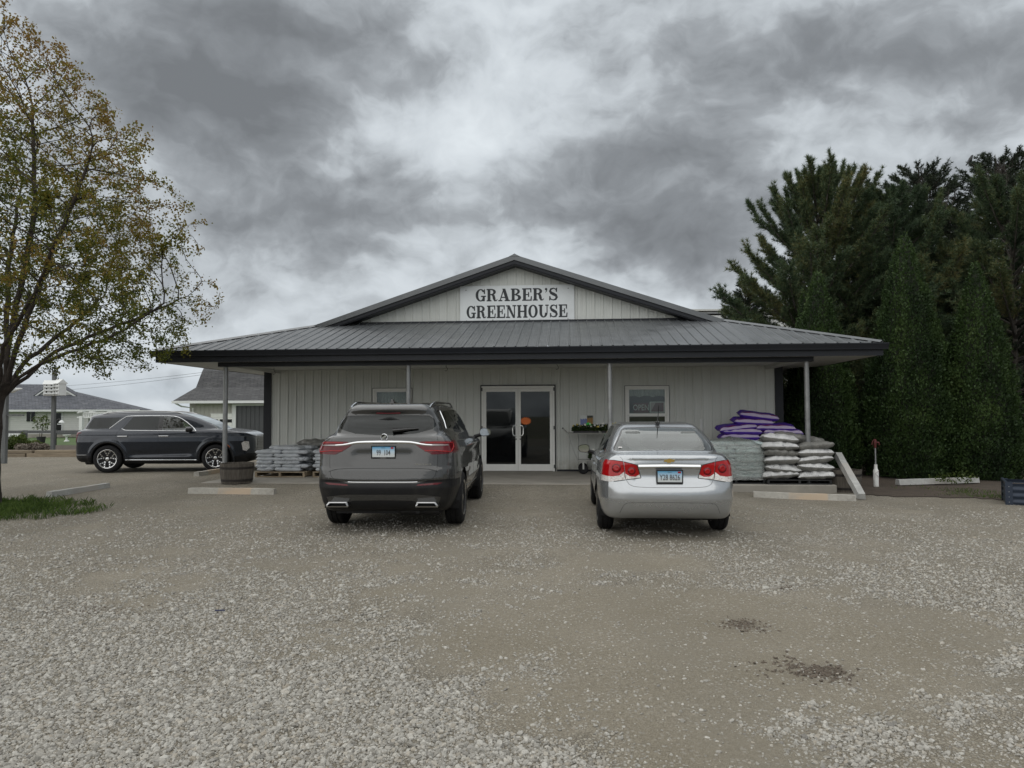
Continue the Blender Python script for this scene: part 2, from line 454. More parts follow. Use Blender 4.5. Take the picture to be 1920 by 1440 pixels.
def grid_sheet(name, X, Y, zf, material, keep=None, attrs=None):
    gx, gy = np.meshgrid(X, Y, indexing='ij'); z = zf(gx, gy)
    V = np.stack([gx.ravel(), gy.ravel(), z.ravel()], 1); nx, ny = gx.shape
    i, j = np.meshgrid(np.arange(nx - 1), np.arange(ny - 1), indexing='ij')
    Q = np.stack([i * ny + j, (i + 1) * ny + j, (i + 1) * ny + j + 1, i * ny + j + 1], -1).reshape(-1, 4)
    if keep is not None:
        c = V[Q].mean(1); Q = Q[keep(c[:, 0], c[:, 1])]
        used, inv = np.unique(Q, return_inverse=True); V = V[used]; Q = inv.reshape(-1, 4)
    me = np_mesh(name, V, Q, material, 4, True)
    for an, fn in (attrs or {}).items():
        at = me.attributes.new(an, 'FLOAT', 'POINT'); at.data.foreach_set('value', fn(V[:, 0], V[:, 1]).astype(np.float32))
    o = link(name, me); tag(o, kind='structure')
    return o
grid_sheet('gravel_lot', lines([(-46, -11, 1.0), (-11, 11, .14), (11, 20, 1.0)]), lines([(-8, 2, 1.0), (2, 15.8, .12), (15.8, 52, .6)]), gz, M_GRAVEL,
           keep=lambda x, y: (y < 27.55 + .0 * x) | (x > -14.5), attrs={'gravel': gravel_mask, 'wet': wet_mask})

# --- loose stones, near field
def scatter_points():
    pts = []
    for y0 in np.arange(2.3, 13.0, .3):
        y1 = y0 + .3; dens = 7600 * min(1, (4.0 / y1)) ** 2.2 * (1 - float(sstep(9.5, 13.2, np.array(y0)))); s0, s1 = .0055, .0105
        xw0, xw1 = -.80 * y1 - .6, .80 * y1 + .6
        n = int((y1 - y0) * (xw1 - xw0) * dens)
        x = rng.uniform(xw0, xw1, n); y = rng.uniform(y0, y1, n)
        k = np.abs(x) < .80 * y + .6; x, y = x[k], y[k]
        mk = gravel_mask(x, y) + (fbm(x * 6, y * 6, 61, 4) - .45) * 1.3
        pr = np.clip((mk - .05) / .95, 0, 1) ** 1.7
        pr = np.maximum(pr, .03 + .16 * np.clip((fbm(x * 2.2, y * 2.2, 77, 3) - .45) * 5, 0, 1) * (.3 + gravel_mask(x, y)))
        pr = pr * (1 - .4 * sstep(5.5, 8.5, y)); k = rng.random(len(x)) < pr; x, y, pr = x[k], y[k], pr[k]
        s = rng.uniform(s0, s1, len(x)) * rng.choice([.5, .75, 1, 1.35, 1.8], len(x), p=[.28, .28, .26, .12, .06]) * np.where(pr < .4, .75, 1)
        pts.append(np.stack([x, y, gz(x, y) + s * .15 * (pr > .4), s], 1))
    return np.concatenate(pts)
def stone_material():
    m, t, p, o = new_mat('limestone')
    oi = t.new('ShaderNodeObjectInfo'); r = oi.outputs['Random']
    w2 = t.new('ShaderNodeTexWhiteNoise', noise_dimensions='1D'); t.l.new(r, w2.inputs['W'])
    c = t.mix(r, (.235, .222, .195), (.440, .425, .385))
    c = t.mix(t.ramp(w2.outputs['Value'], [(.72, 0), (1, .55)]), c, (.31, .265, .20))
    c = t.mix(t.ramp(w2.outputs['Value'], [(0, .6), (.12, 0)]), c, (.13, .122, .113))
    g = t.new('ShaderNodeTexCoord')
    c = t.mix(1.0, c, t.ramp(t.noise(g.outputs['Object'], 3.0, 4), [(.3, .82), (.7, 1.12)]), 'MULTIPLY')
    t.set(p, 'Base Color', c); t.set(p, 'Roughness', .88); t.set(p, 'Specular IOR Level', .3)
    return m
def scatter_stones():
    pt = scatter_points(); n = len(pt)
    me = bpy.data.meshes.new('loose_gravel'); me.vertices.add(n); me.vertices.foreach_set('co', pt[:, :3].astype(np.float32).ravel())
    a = me.attributes.new('rot', 'FLOAT_VECTOR', 'POINT'); a.data.foreach_set('vector', np.stack([rng.normal(0, .45, n), rng.normal(0, .45, n), rng.uniform(0, 6.283, n)], 1).astype(np.float32).ravel())
    sc = pt[:, 3:4] * rng.uniform(.75, 1.3, (n, 3)) * np.array([1, 1, .72])
    a = me.attributes.new('scl', 'FLOAT_VECTOR', 'POINT'); a.data.foreach_set('vector', sc.astype(np.float32).ravel())
    ob = link('loose_gravel', me); tag(ob, 'loose grey crushed limestone lying over the packed lot', 'gravel', kind='stuff')
    M = stone_material(); me.materials.append(M)
    ng = bpy.data.node_groups.new('stones', 'GeometryNodeTree')
    ng.interface.new_socket('Geometry', in_out='INPUT', socket_type='NodeSocketGeometry'); ng.interface.new_socket('Geometry', in_out='OUTPUT', socket_type='NodeSocketGeometry')
    N, L = ng.nodes, ng.links
    gi = N.new('NodeGroupInput'); go = N.new('NodeGroupOutput'); jn = N.new('GeometryNodeJoinGeometry')
    for i in range(5):
        ic = N.new('GeometryNodeMeshIcoSphere'); ic.inputs['Radius'].default_value = 1; ic.inputs['Subdivisions'].default_value = 2
        sp = N.new('GeometryNodeSetPosition'); tx = N.new('ShaderNodeTexNoise'); tx.noise_dimensions = '4D'; tx.inputs['W'].default_value = i * 3.7; tx.inputs['Scale'].default_value = .85; tx.inputs['Detail'].default_value = 1
        sb = N.new('ShaderNodeVectorMath'); sb.operation = 'SUBTRACT'; sb.inputs[1].default_value = (.5, .5, .5)
        ml = N.new('ShaderNodeVectorMath'); ml.operation = 'SCALE'; ml.inputs['Scale'].default_value = 1.9
        L.new(tx.outputs['Color'], sb.inputs[0]); L.new(sb.outputs[0], ml.inputs[0]); L.new(ml.outputs[0], sp.inputs['Offset']); L.new(ic.outputs['Mesh'], sp.inputs['Geometry'])
        sh = N.new('GeometryNodeSetShadeSmooth'); sh.inputs['Shade Smooth'].default_value = False; L.new(sp.outputs[0], sh.inputs['Geometry'])
        sm = N.new('GeometryNodeSetMaterial'); sm.inputs['Material'].default_value = M; L.new(sh.outputs[0], sm.inputs[0])
        gg = N.new('GeometryNodeGeometryToInstance'); L.new(sm.outputs[0], gg.inputs[0]); L.new(gg.outputs[0], jn.inputs[0])
    ip = N.new('GeometryNodeInstanceOnPoints'); ip.inputs['Pick Instance'].default_value = True
    L.new(gi.outputs[0], ip.inputs['Points']); L.new(jn.outputs[0], ip.inputs['Instance'])
    for an, sk in (('rot', 'Rotation'), ('scl', 'Scale')):
        na = N.new('GeometryNodeInputNamedAttribute'); na.data_type = 'FLOAT_VECTOR'; na.inputs['Name'].default_value = an
        if sk == 'Rotation':
            er = N.new('FunctionNodeEulerToRotation'); L.new(na.outputs[0], er.inputs[0]); L.new(er.outputs[0], ip.inputs[sk])
        else: L.new(na.outputs[0], ip.inputs[sk])
    L.new(ip.outputs[0], go.inputs[0])
    md = ob.modifiers.new('stones', 'NODES'); md.node_group = ng
    print('stones', n)
scatter_stones()

# --- damp clumps of dark wood chips in the hollows of the packed fines
def chips():
    r_ = np.random.default_rng(77); P = []
    for px, py, wp, dp, n in ((1545, 1262, 44, 12, 190), (1392, 1172, 32, 10, 110), (1470, 1250, 70, 16, 70), (170, 1145, 80, 8, 50), (1475, 1101, 16, 5, 20)):
        c = on_z(px, py); sx = abs(on_z(px + wp, py).x - c.x); sy = abs(on_z(px, py - dp).y - c.y)
        P.append(np.stack([r_.normal(c.x, sx * .62, n), r_.normal(c.y, sy * .62, n)], 1))
    P = np.concatenate(P); n = len(P); z = gz(P[:, 0], P[:, 1]); a = r_.uniform(0, 6.283, n); L = r_.uniform(.004, .015, n); W_ = L * r_.uniform(.25, .6, n); tl = r_.normal(0, .35, (n, 2))
    ca, sa = np.cos(a), np.sin(a); V = []
    for i, j in ((-1, -1), (1, -1), (1, 1), (-1, 1)):
        dx, dy = i * L, j * W_; V.append(np.stack([P[:, 0] + dx * ca - dy * sa, P[:, 1] + dx * sa + dy * ca, z + .006 + dx * tl[:, 0] + dy * tl[:, 1]], 1))
    V = np.stack(V + [v - [0, 0, .006] for v in V], 1).reshape(-1, 3)
    F_ = np.array([[0, 1, 2, 3], [0, 4, 5, 1], [1, 5, 6, 2], [2, 6, 7, 3], [3, 7, 4, 0]]); Q = (np.arange(n)[:, None, None] * 8 + F_[None]).reshape(-1, 4)
    o = link('wood_chips', np_mesh('wood_chips', V, Q, mat('damp_wood_chips', (.12, .095, .072), .8, var=.5, vscale=60))); tag(o, 'dark damp wood chips and grit clumped in hollows of the lot', 'wood chips', kind='stuff')
chips()

# --- fields all the way to the horizon, lower than the lot
M_FIELD = mat('field_soil', (.10, .095, .05), .95, var=.3, vscale=.05, bump=.3, bscale=2, dirt=((.06, .085, .025), .8))
X = lines([(-3000, -100, 290), (-100, 100, 8), (100, 3000, 290)])
grid_sheet('field', X, lines([(-300, -20, 40), (-20, 120, 7), (120, 4000, 388)]), lambda x, y: -.06 - .5 * sstep(33, 50, y), M_FIELD)
# ================================================================== SHOP BUILDING
def wall_material():
    m, t, p, o = new_mat('painted_steel_light'); g = t.new('ShaderNodeNewGeometry'); v = g.outputs['Position']; sx = t.new('ShaderNodeSeparateXYZ'); t.l.new(v, sx.inputs[0]); oi = t.new('ShaderNodeObjectInfo')
    c = t.mix(1.0, (.565, .58, .55), t.ramp(t.noise(v, .7, 5, .6), [(.3, .93), (.7, 1.04)]), 'MULTIPLY')
    c = t.mix(1.0, c, t.ramp(oi.outputs['Random'], [(0, .965), (1, 1.02)]), 'MULTIPLY')
    streak = t.noise(t.vmath('MULTIPLY', v, (14, 14, .5)), 1.0, 5, .65)
    c = t.mix(t.ramp(streak, [(.52, 0), (.78, .32)]), c, (.30, .295, .26))                          # rain streaks
    splash = t.math('MULTIPLY', t.ramp(sx.outputs[2], [(.12, .75), (.55, 0)]), t.ramp(t.noise(v, 7, 6, .7), [(.35, .15), (.65, 1)]))
    c = t.mix(splash, c, (.24, .215, .165))                                                          # mud splashed up from the porch
    t.set(p, 'Base Color', c); t.set(p, 'Roughness', t.ramp(t.noise(v, 3, 4), [(.3, .36), (.7, .5)])); return m
M_WALL = wall_material()
M_ROOF = mat('painted_steel_charcoal', (.105, .112, .118), .36, metal=.25, var=.14, vscale=1.5, rvar=.08, spec=.9)
M_TRIM = mat('charcoal_trim', (.017, .019, .024), .42, var=.10, vscale=2, spec=.28)
M_SOFF = mat('soffit_steel', (.50, .50, .47), .5, var=.06, vscale=2)
M_ALU = mat('white_aluminium', (.74, .74, .71), .4, var=.04)
M_ALUD = mat('dark_gasket', (.012, .012, .013), .5)
M_POST = mat('galvanised_pipe', (.27, .275, .275), .45, metal=.6, var=.22, vscale=9, rvar=.1, dirt=((.22, .22, .21), .6))
M_CONC = mat('porch_concrete', (.29, .27, .235), .85, var=.16, vscale=1.6, bump=.15, bscale=60, dirt=((.16, .15, .13), .55))
M_WINGL = glass_mat('window_glass', (.86, .90, .88), alpha=.04, refl=1.0)
M_DOORGL = glass_mat('door_glass', (.20, .22, .24), alpha=.55, refl=1.0)
M_CHROME = mat('steel_pull', (.62, .62, .60), .22, metal=1.0, var=.05)
bld = empty('shop_building', B(0, 0, 0), -PSI, 'long pale metal shop with charcoal gable roof and wide front porch', 'building')
WU = 6.58; NP = 58; PW = 2 * WU / NP; WZ0, WZ1 = SLAB + .0, 2.95
SLOPE = .3333; ZR = 5.66; EU = 7.83; EZ = 3.05; EV = -3.3
SK = (4.02 - EZ) / 3.3           # porch roof slope

def rib_profile(a, b, pw, rib=.018):
    """(t, height) across one panel between ribs, clipped to [a,b]"""
    pts = [(0, rib), (.010, rib), (.024, 0), (pw * .36, 0), (pw * .36 + .008, .004), (pw * .36 + .016, 0), (pw * .62, 0), (pw * .62 + .008, .004), (pw * .62 + .016, 0), (pw - .024, 0), (pw - .010, rib), (pw, rib)]
    def h(t):
        for (t0, h0), (t1, h1) in zip(pts, pts[1:]):
            if t0 <= t <= t1: return h0 + (h1 - h0) * (t - t0) / max(t1 - t0, 1e-9)
        return rib
    return [(a, h(a))] + [(t, hh) for t, hh in pts if a + 1e-4 < t < b - 1e-4] + [(b, h(b))]
wp_cache = {}
def wall_panel(u0, a, b, z0, z1, ztop=None, name='wall_panel', v=0.0, parent=bld):
    """one strip of ribbed steel; ztop(u) gives a sloping top"""
    key = (round(a, 4), round(b, 4), round(z0, 3), round(z1, 3)) if ztop is None else None
    me = wp_cache.get(key) if key else None
    if me is None:
        pr = rib_profile(a, b, PW); n = len(pr)
        Vv = [(t, -hh, z0) for t, hh in pr] + [(t, -hh, (ztop(u0 + t) if ztop else z1)) for t, hh in pr]
        Fc = [(i, i + 1, n + i + 1, n + i) for i in range(n - 1)]
        me = mesh(name, Vv, Fc, M_WALL)
        if key: wp_cache[key] = me
    return link(name, me, parent, (u0, v, 0))
DOOR = (-.93, 1.02, SLAB, 2.35); WIN1 = (-3.80, -2.76, 1.02, 2.29); WIN2 = (2.81, 3.92, 1.02, 2.31)
for i in range(NP):
    u0 = -WU + i * PW
    cuts = sorted({0.0, PW} | {c - u0 for op in (DOOR, WIN1, WIN2) for c in op[:2] if 0.002 < c - u0 < PW - .002})
    for a, b in zip(cuts, cuts[1:]):
        mid = u0 + (a + b) / 2
        op = next((o for o in (DOOR, WIN1, WIN2) if o[0] < mid < o[1]), None)
        if op is None: wall_panel(u0, a, b, WZ0, WZ1)
        else:
            wall_panel(u0, a, b, op[3], WZ1)
            if op is not DOOR: wall_panel(u0, a, b, WZ0, op[2])
# gable panels
for i in range(6, NP - 6):
    u0 = -WU + i * PW
    if abs(u0 + PW / 2) > 4.62: continue
    wall_panel(u0, 0, PW, 3.96, 0, ztop=lambda u: max(3.965, ZR - .16 - SLOPE * abs(u)), v=0.0)

# side and back walls, floor: the shop is closed and dark inside
DEP = 22.0
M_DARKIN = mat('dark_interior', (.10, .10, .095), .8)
MB().box((-WU - .1, .03, 0.0), (-WU, DEP, 2.95)).build('side_wall', M_WALL, bld)
MB().box((WU, .03, 0.0), (WU + .1, DEP, 2.95)).build('side_wall', M_WALL, bld)
MB().box((-WU - .1, DEP, 0.0), (WU + .1, DEP + .1, 5.2)).build('back_wall', M_WALL, bld)
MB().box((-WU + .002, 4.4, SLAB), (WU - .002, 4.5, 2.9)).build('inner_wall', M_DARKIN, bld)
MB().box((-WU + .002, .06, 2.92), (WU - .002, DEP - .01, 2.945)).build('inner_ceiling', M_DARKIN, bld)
for s_ in (-1, 1):
    a, b = sorted((s_ * (WU - .015), s_ * (WU + .19)))
    MB().box((a, -.035, SLAB + .002), (b, .028, 2.80)).build('corner_trim', M_TRIM, bld)
MB().box((-WU, -.024, SLAB + .001), (DOOR[0] - .03, -.0195, SLAB + .05)).build('base_trim', M_TRIM, bld)
MB().box((DOOR[1] + .03, -.024, SLAB + .001), (WU, -.0195, SLAB + .05)).build('base_trim', M_TRIM, bld)
slab = MB(); Mi = Matrix.Translation(BO) @ Matrix.Rotation(-PSI, 4, 'Z')
slab.box((-6.75, -3.3, -.25), (6.85, DEP, SLAB), b=.015)
so = slab.build('concrete_slab', M_CONC); so.matrix_world = Mi; tag(so, kind='structure')

# ---- roof: porch strips, each running from the eave up to the gable wall or to the hip
def roof_strip(u0, pw):
    pr = rib_profile(0, pw, pw, .020); n = len(pr)
    def vtop(u): return 0.0 - .02 if abs(u) < 5.3 else max(EV + .02, EV + (EU - abs(u)) / (EU - 5.3) * (3.3 - .34))
    Vv = [(u0 + t, EV - .03, EZ - .03 * SK + h) for t, h in pr] + [(u0 + t, vtop(u0 + t), EZ + (vtop(u0 + t) - EV) * SK + h) for t, h in pr]
    return link('roof_panel', mesh('roof_panel', Vv, [(i, i + 1, n + i + 1, n + i) for i in range(n - 1)], M_ROOF), bld)
NR = 68; RW = 2 * EU / NR
for i in range(NR): roof_strip(-EU + i * RW, RW)
# main gable roof: broad ribbed sheets on both slopes, from the ridge down to the side eaves
def main_sheet(v0, v1, sgn):
    pw = (v1 - v0) / 4; pr = []
    for k in range(4): pr += [(v0 + k * pw + t, h) for t, h in rib_profile(0, pw, pw, .02)[:-1]]
    pr.append((v1, .02)); n = len(pr)
    def ulo(v): return 0.0
    def uhi(v): return EU
    Vv = []
    for v, h in pr:
        ua = 0.0
        if v < -.34: ua = 5.3 + (EU - 5.3) * (-.34 - v) / (3.3 - .34)
        Vv.append((sgn * ua, v, ZR - SLOPE * ua + h - .02))
    for v, h in pr: Vv.append((sgn * EU, v, ZR - SLOPE * EU + h - .02))
    Fc = [(i, i + 1, n + i + 1, n + i) for i in range(n - 1)]
    if sgn > 0: Fc = [tuple(reversed(f)) for f in Fc]
    link('roof_panel', mesh('roof_panel', Vv, Fc, M_ROOF), bld)
for sgn in (-1, 1):
    v = -3.24
    for v1 in [-2.5, -1.8, -1.1, -.345] + [-.345 + .914 * k for k in range(1, 26)]:
        main_sheet(v, v1, sgn); v = v1
# rake trim: three stepped bands along each slope of the gable
def rake(sgn, dz0, dz1, v0, v1, name, m=M_TRIM, uend=5.5):
    P0 = [(0, ZR + dz0), (0, ZR + dz1)]; P1 = [(sgn * uend, ZR + dz0 - SLOPE * uend), (sgn * uend, ZR + dz1 - SLOPE * uend)]
    poly = [P0[0], P1[0], P1[1], P0[1]]
    if sgn < 0: poly = poly[::-1]
    MB().prism(poly, 'y', v0, v1, m=0).build(name, m, bld)
for sgn in (-1, 1):
    rake(sgn, -.10, .035, -.42, -.33, 'rake_trim', M_ROOF, 5.36)
    rake(sgn, -.19, -.102, -.385, -.33, 'rake_fascia', M_TRIM, 5.1)
    rake(sgn, -.215, -.192, -.36, .01, 'rake_soffit', M_TRIM, 4.6)
    # hip cap over the corner where the porch roof meets the main slope
    a = Vector((sgn * 5.22, -.30, EZ + (3.3 - .30) * SK + .03)); b = Vector((sgn * (EU - .0), EV + .02, EZ + .035))
    side = (b - a).cross(Vector((0, 0, 1))).normalized() * .11
    upv = Vector((0, 0, .018))
    Vv = [a - side - upv * 1.6, a + upv, a + side - upv * 1.6, b - side - upv * 1.6, b + upv, b + side - upv * 1.6]
    link('hip_cap', mesh('hip_cap', Vv, [(0, 3, 4, 1), (1, 4, 5, 2)] if sgn > 0 else [(0, 1, 4, 3), (1, 2, 5, 4)], M_ROOF), bld)
MB().box((-4.4, -.06, 3.985), (4.4, -.005, 4.05)).build('wall_flashing', M_TRIM, bld)
MB().prism([(-.14, ZR - .012), (.14, ZR - .012), (0, ZR + .06)], 'y', -.43, 22.0).build('ridge_cap', M_ROOF, bld)
# ribs of the roof sheets peeping out under the rake
for sgn in (-1, 1):
    for k in range(22):
        u = .2 + k * .23
        MB().box((-.018, -.33, -.012), (.018, -.30, .012)).build('sheet_end', M_ROOF, bld, (sgn * u, 0, ZR - .20 - SLOPE * u), (0, sgn * math.atan(SLOPE), 0))
# ---- eaves: gutter, fascia, soffit, ceiling, beam, posts
def gutter_prof(o, z0, s=1):   # K-style section, o = outward offset
    return [(0, 0), (.075, 0), (.082, .03), (.105, .085), (.118, .11), (.118, .13), (.106, .13), (.10, .118), (.0, .118)]
pr = [(EV - .04 - p[0], 2.905 + p[1]) for p in gutter_prof(0, 0)]
MB().prism(pr[::-1], 'x', -EU - .06, EU + .06).build('gutter', M_TRIM, bld)
MB().box((-EU + .02, EV - .039, 2.78), (EU - .02, EV - .012, 3.02)).build('fascia', M_TRIM, bld)
for sgn in (-1, 1):
    a, b = sorted((sgn * (EU - .028), sgn * EU))
    MB().box((a, EV - .012, 2.79), (b, DEP, 3.03)).build('fascia', M_TRIM, bld)
def soffit(u0, u1, v0, v1, z, along, name='soffit'):
    """boards with shallow grooves"""
    mbx = MB(); n = max(2, int(((u1 - u0) if along == 'v' else (v1 - v0)) / .3))
    for i in range(n):
        if along == 'v': mbx.box((u0 + (u1 - u0) * i / n + .004, v0, z), (u0 + (u1 - u0) * (i + 1) / n - .004, v1, z + .01))
        else: mbx.box((u0, v0 + (v1 - v0) * i / n + .004, z), (u1, v0 + (v1 - v0) * (i + 1) / n - .004, z + .01))
    mbx.box((u0, v0, z + .0105), (u1, v1, z + .02))
    return mbx.build(name, M_SOFF, bld)
soffit(-EU + .03, EU - .03, EV, -.03, 2.795, 'v', 'porch_ceiling')
soffit(-EU + .03, -WU - .11, .0, DEP, 2.80, 'u'); soffit(WU + .11, EU - .03, .0, DEP, 2.80, 'u')
MB().box((-6.52, -3.05, 2.695), (6.52, -2.86, 2.794)).build('porch_beam', M_TRIM, bld)
for sgn in (-1, 1):
    a, b = sorted((sgn * 6.34, sgn * 6.46))
    MB().box((a, -2.858, 2.71), (b, -.036, 2.794)).build('side_beam', M_SOFF, bld)
for u in (-6.38, -2.18, 2.25, 6.40):
    p = MB(); p.tube([(0, 0, SLAB), (0, 0, 2.694)], .052, 16); p.build('post', M_POST, bld, (u, -2.95, 0), smooth=True)
for (u, v) in [(-1.5, -2.0), (-6.0, -1.2), (1.1, -2.2)]:   # little hooks under the ceiling
    h = MB(); h.tube([(0, 0, 2.79), (0, 0, 2.72), (.03, 0, 2.68), (.03, 0, 2.64), (-.01, 0, 2.615), (-.03, 0, 2.64)], .006, 6); h.build('hanging_hook', M_TRIM, bld, (u, v, 0))

# ---- double door
def frame_rect(mbx, x0, z0, x1, z1, wl, wr, wb, wt, y0, y1, m=0):
    mbx.box((x0, y0, z0), (x0 + wl, y1, z1), m); mbx.box((x1 - wr, y0, z0), (x1, y1, z1), m)
    if wb: mbx.box((x0 + wl, y0, z0), (x1 - wr, y1, z0 + wb), m)
    mbx.box((x0 + wl, y0, z1 - wt), (x1 - wr, y1, z1), m)
    return mbx
frame_rect(MB(), DOOR[0] - .005, SLAB + .001, DOOR[1] + .005, DOOR[3] + .01, .028, .028, 0, .028, -.045, .05).build('door_gasket', M_ALUD, bld)
frame_rect(MB(), DOOR[0] + .024, SLAB + .001, DOOR[1] - .024, DOOR[3] - .02, .055, .055, 0, .06, -.05, .06).build('door_frame', M_ALU, bld)
mid = (DOOR[0] + DOOR[1]) / 2 + .005
for sgn, (x0, x1) in ((-1, (DOOR[0] + .082, mid - .003)), (1, (mid + .003, DOOR[1] - .082))):
    d = frame_rect(MB(), x0, SLAB + .012, x1, DOOR[3] - .083, .065, .065, .17, .085, -.035, .015).build('door', M_ALU, bld)
    MB().box((x0 + .066, -.012, SLAB + .183), (x1 - .066, -.006, DOOR[3] - .169)).build('glass_pane', M_DOORGL, d)
    hx = mid + sgn * .052
    h = MB(); h.tube([(hx, -.036, 1.02), (hx, -.075, 1.03), (hx + sgn * .06, -.09, 1.045), (hx + sgn * .085, -.09, 1.09), (hx + sgn * .085, -.09, 1.25), (hx + sgn * .06, -.09, 1.295), (hx, -.075, 1.31), (hx, -.036, 1.32)], .013, 8)
    h.build('handle', M_CHROME, d, smooth=True)
    MB().box((hx - .012, -.04, .93), (hx + .012, -.0355, .97)).build('lock', M_ALUD, d)
    for z in (.2, 1.2, 2.2):
        kx = x0 - .055 if sgn < 0 else x1 + .03
        MB().box((kx, -.056, z), (kx + .025, -.0505, z + .09)).build('hinge', M_ALUD, d)
    MB().box((x0 + .08, .0, 1.05), (x1 - .08, .03, 1.08)).build('push_bar', M_CHROME, d)
# ---- windows
def window(op, z_mid):
    x0, x1, z0, z1 = op
    wdw = frame_rect(MB(), x0, z0, x1, z1, .05, .05, .05, .05, -.04, .05).build('window', M_ALU, bld)
    frame_rect(MB(), x0 - .012, z0 - .012, x1 + .012, z1 + .012, .0115, .0115, .0115, .0115, -.03, .0).build('window_gap_shade', M_ALUD, wdw)  # dark border drawn in for the shadow gap round the frame
    up_ = frame_rect(MB(), x0 + .053, z_mid, x1 - .053, z1 - .053, .05, .05, .045, .04, -.02, .0).build('sash', M_ALU, wdw)
    lo_ = frame_rect(MB(), x0 + .053, z0 + .053, x1 - .053, z_mid - .003, .05, .05, .05, .03, .003, .03).build('sash', M_ALU, wdw)
    MB().box((x0 + .104, -.011, z_mid + .046), (x1 - .104, -.007, z1 - .094)).build('pane', M_WINGL, wdw)
    MB().box((x0 + .104, .012, z0 + .104), (x1 - .104, .016, z_mid - .034)).build('pane', M_WINGL, wdw)
    MB().box((x0 - .02, -.06, z0 - .03), (x1 + .02, -.0195, z0 - .002)).build('sill', M_ALU, wdw)
window(WIN1, 1.62); window(WIN2, 1.56)
# lace valance behind the first window, plant and blind behind the second
M_LACE = mat('lace', (.33, .34, .30), .9, var=.3, vscale=14, stretch=(4, 1, 1))
def drape(name, x0, x1, z0, z1, v, amp, n, parent, m, scallop=.05):
    Vv = []; Fc = []
    for i in range(n + 1):
        x = x0 + (x1 - x0) * i / n; y = v + amp * math.sin(i * 1.35) + amp * .5 * math.sin(i * .5)
        Vv += [(x, y, z0 + scallop * abs(math.sin(i * math.pi / n * 3)) * rnd.uniform(.5, 1)), (x, y * .5 + v * .5, z1)]
    for i in range(n): Fc.append((2 * i, 2 * i + 2, 2 * i + 3, 2 * i + 1))
    o = link(name, mesh(name, Vv, Fc, m, True), parent); return o
cv = drape('curtain', 0, .96, 0, .42, 0, .025, 44, None, M_LACE); cv.location = B(-3.76, .14, 1.86); cv.rotation_euler = (0, 0, -PSI)
tag(cv, 'grey lace valance hanging behind the window over the stacked pallets', 'curtain')
E_ = None

# ================================================================== SIGN ABOVE THE PORCH
M_SIGN = mat('sign_white', (.66, .69, .70), .45, var=.04, vscale=2, dirt=((.5, .52, .52), .4))
M_INK = mat('sign_letters', (.018, .022, .026), .55, var=.1)
sg = empty('shop_sign', B(.03, -.03, 4.02), -PSI, 'white board with black slab-serif lettering on the gable', 'sign')
MB().box((-1.497, -.012, .002), (1.497, 0, .948), b=.002).build('board', M_SIGN, sg)
def rect(a, b, c, d): return [(a, b), (c, b), (c, d), (a, d)]
def ring(cx, cy, rx, ry, ix, iy, a0, a1, n=22):
    out = []; full = abs(a1 - a0) >= 359
    for i in range(n):
        t0, t1 = R(a0 + (a1 - a0) * i / n), R(a0 + (a1 - a0) * (i + 1) / n)
        c0, s0, c1, s1 = math.cos(t0), math.sin(t0), math.cos(t1), math.sin(t1)
        out.append([(cx + ix * c0, cy + iy * s0), (cx + rx * c0, cy + ry * s0), (cx + rx * c1, cy + ry * s1), (cx + ix * c1, cy + iy * s1)])
    return out
def stroke(pts, ws):
    out = []; L = []; Rr = []
    P = [Vector(p) for p in pts]
    for i, p in enumerate(P):
        d = (P[min(i + 1, len(P) - 1)] - P[max(i - 1, 0)]).normalized(); nn = Vector((-d.y, d.x)) * ws[i] / 2
        L.append(p + nn); Rr.append(p - nn)
    for i in range(len(P) - 1): out.append([tuple(Rr[i]), tuple(Rr[i + 1]), tuple(L[i + 1]), tuple(L[i])])
    return out
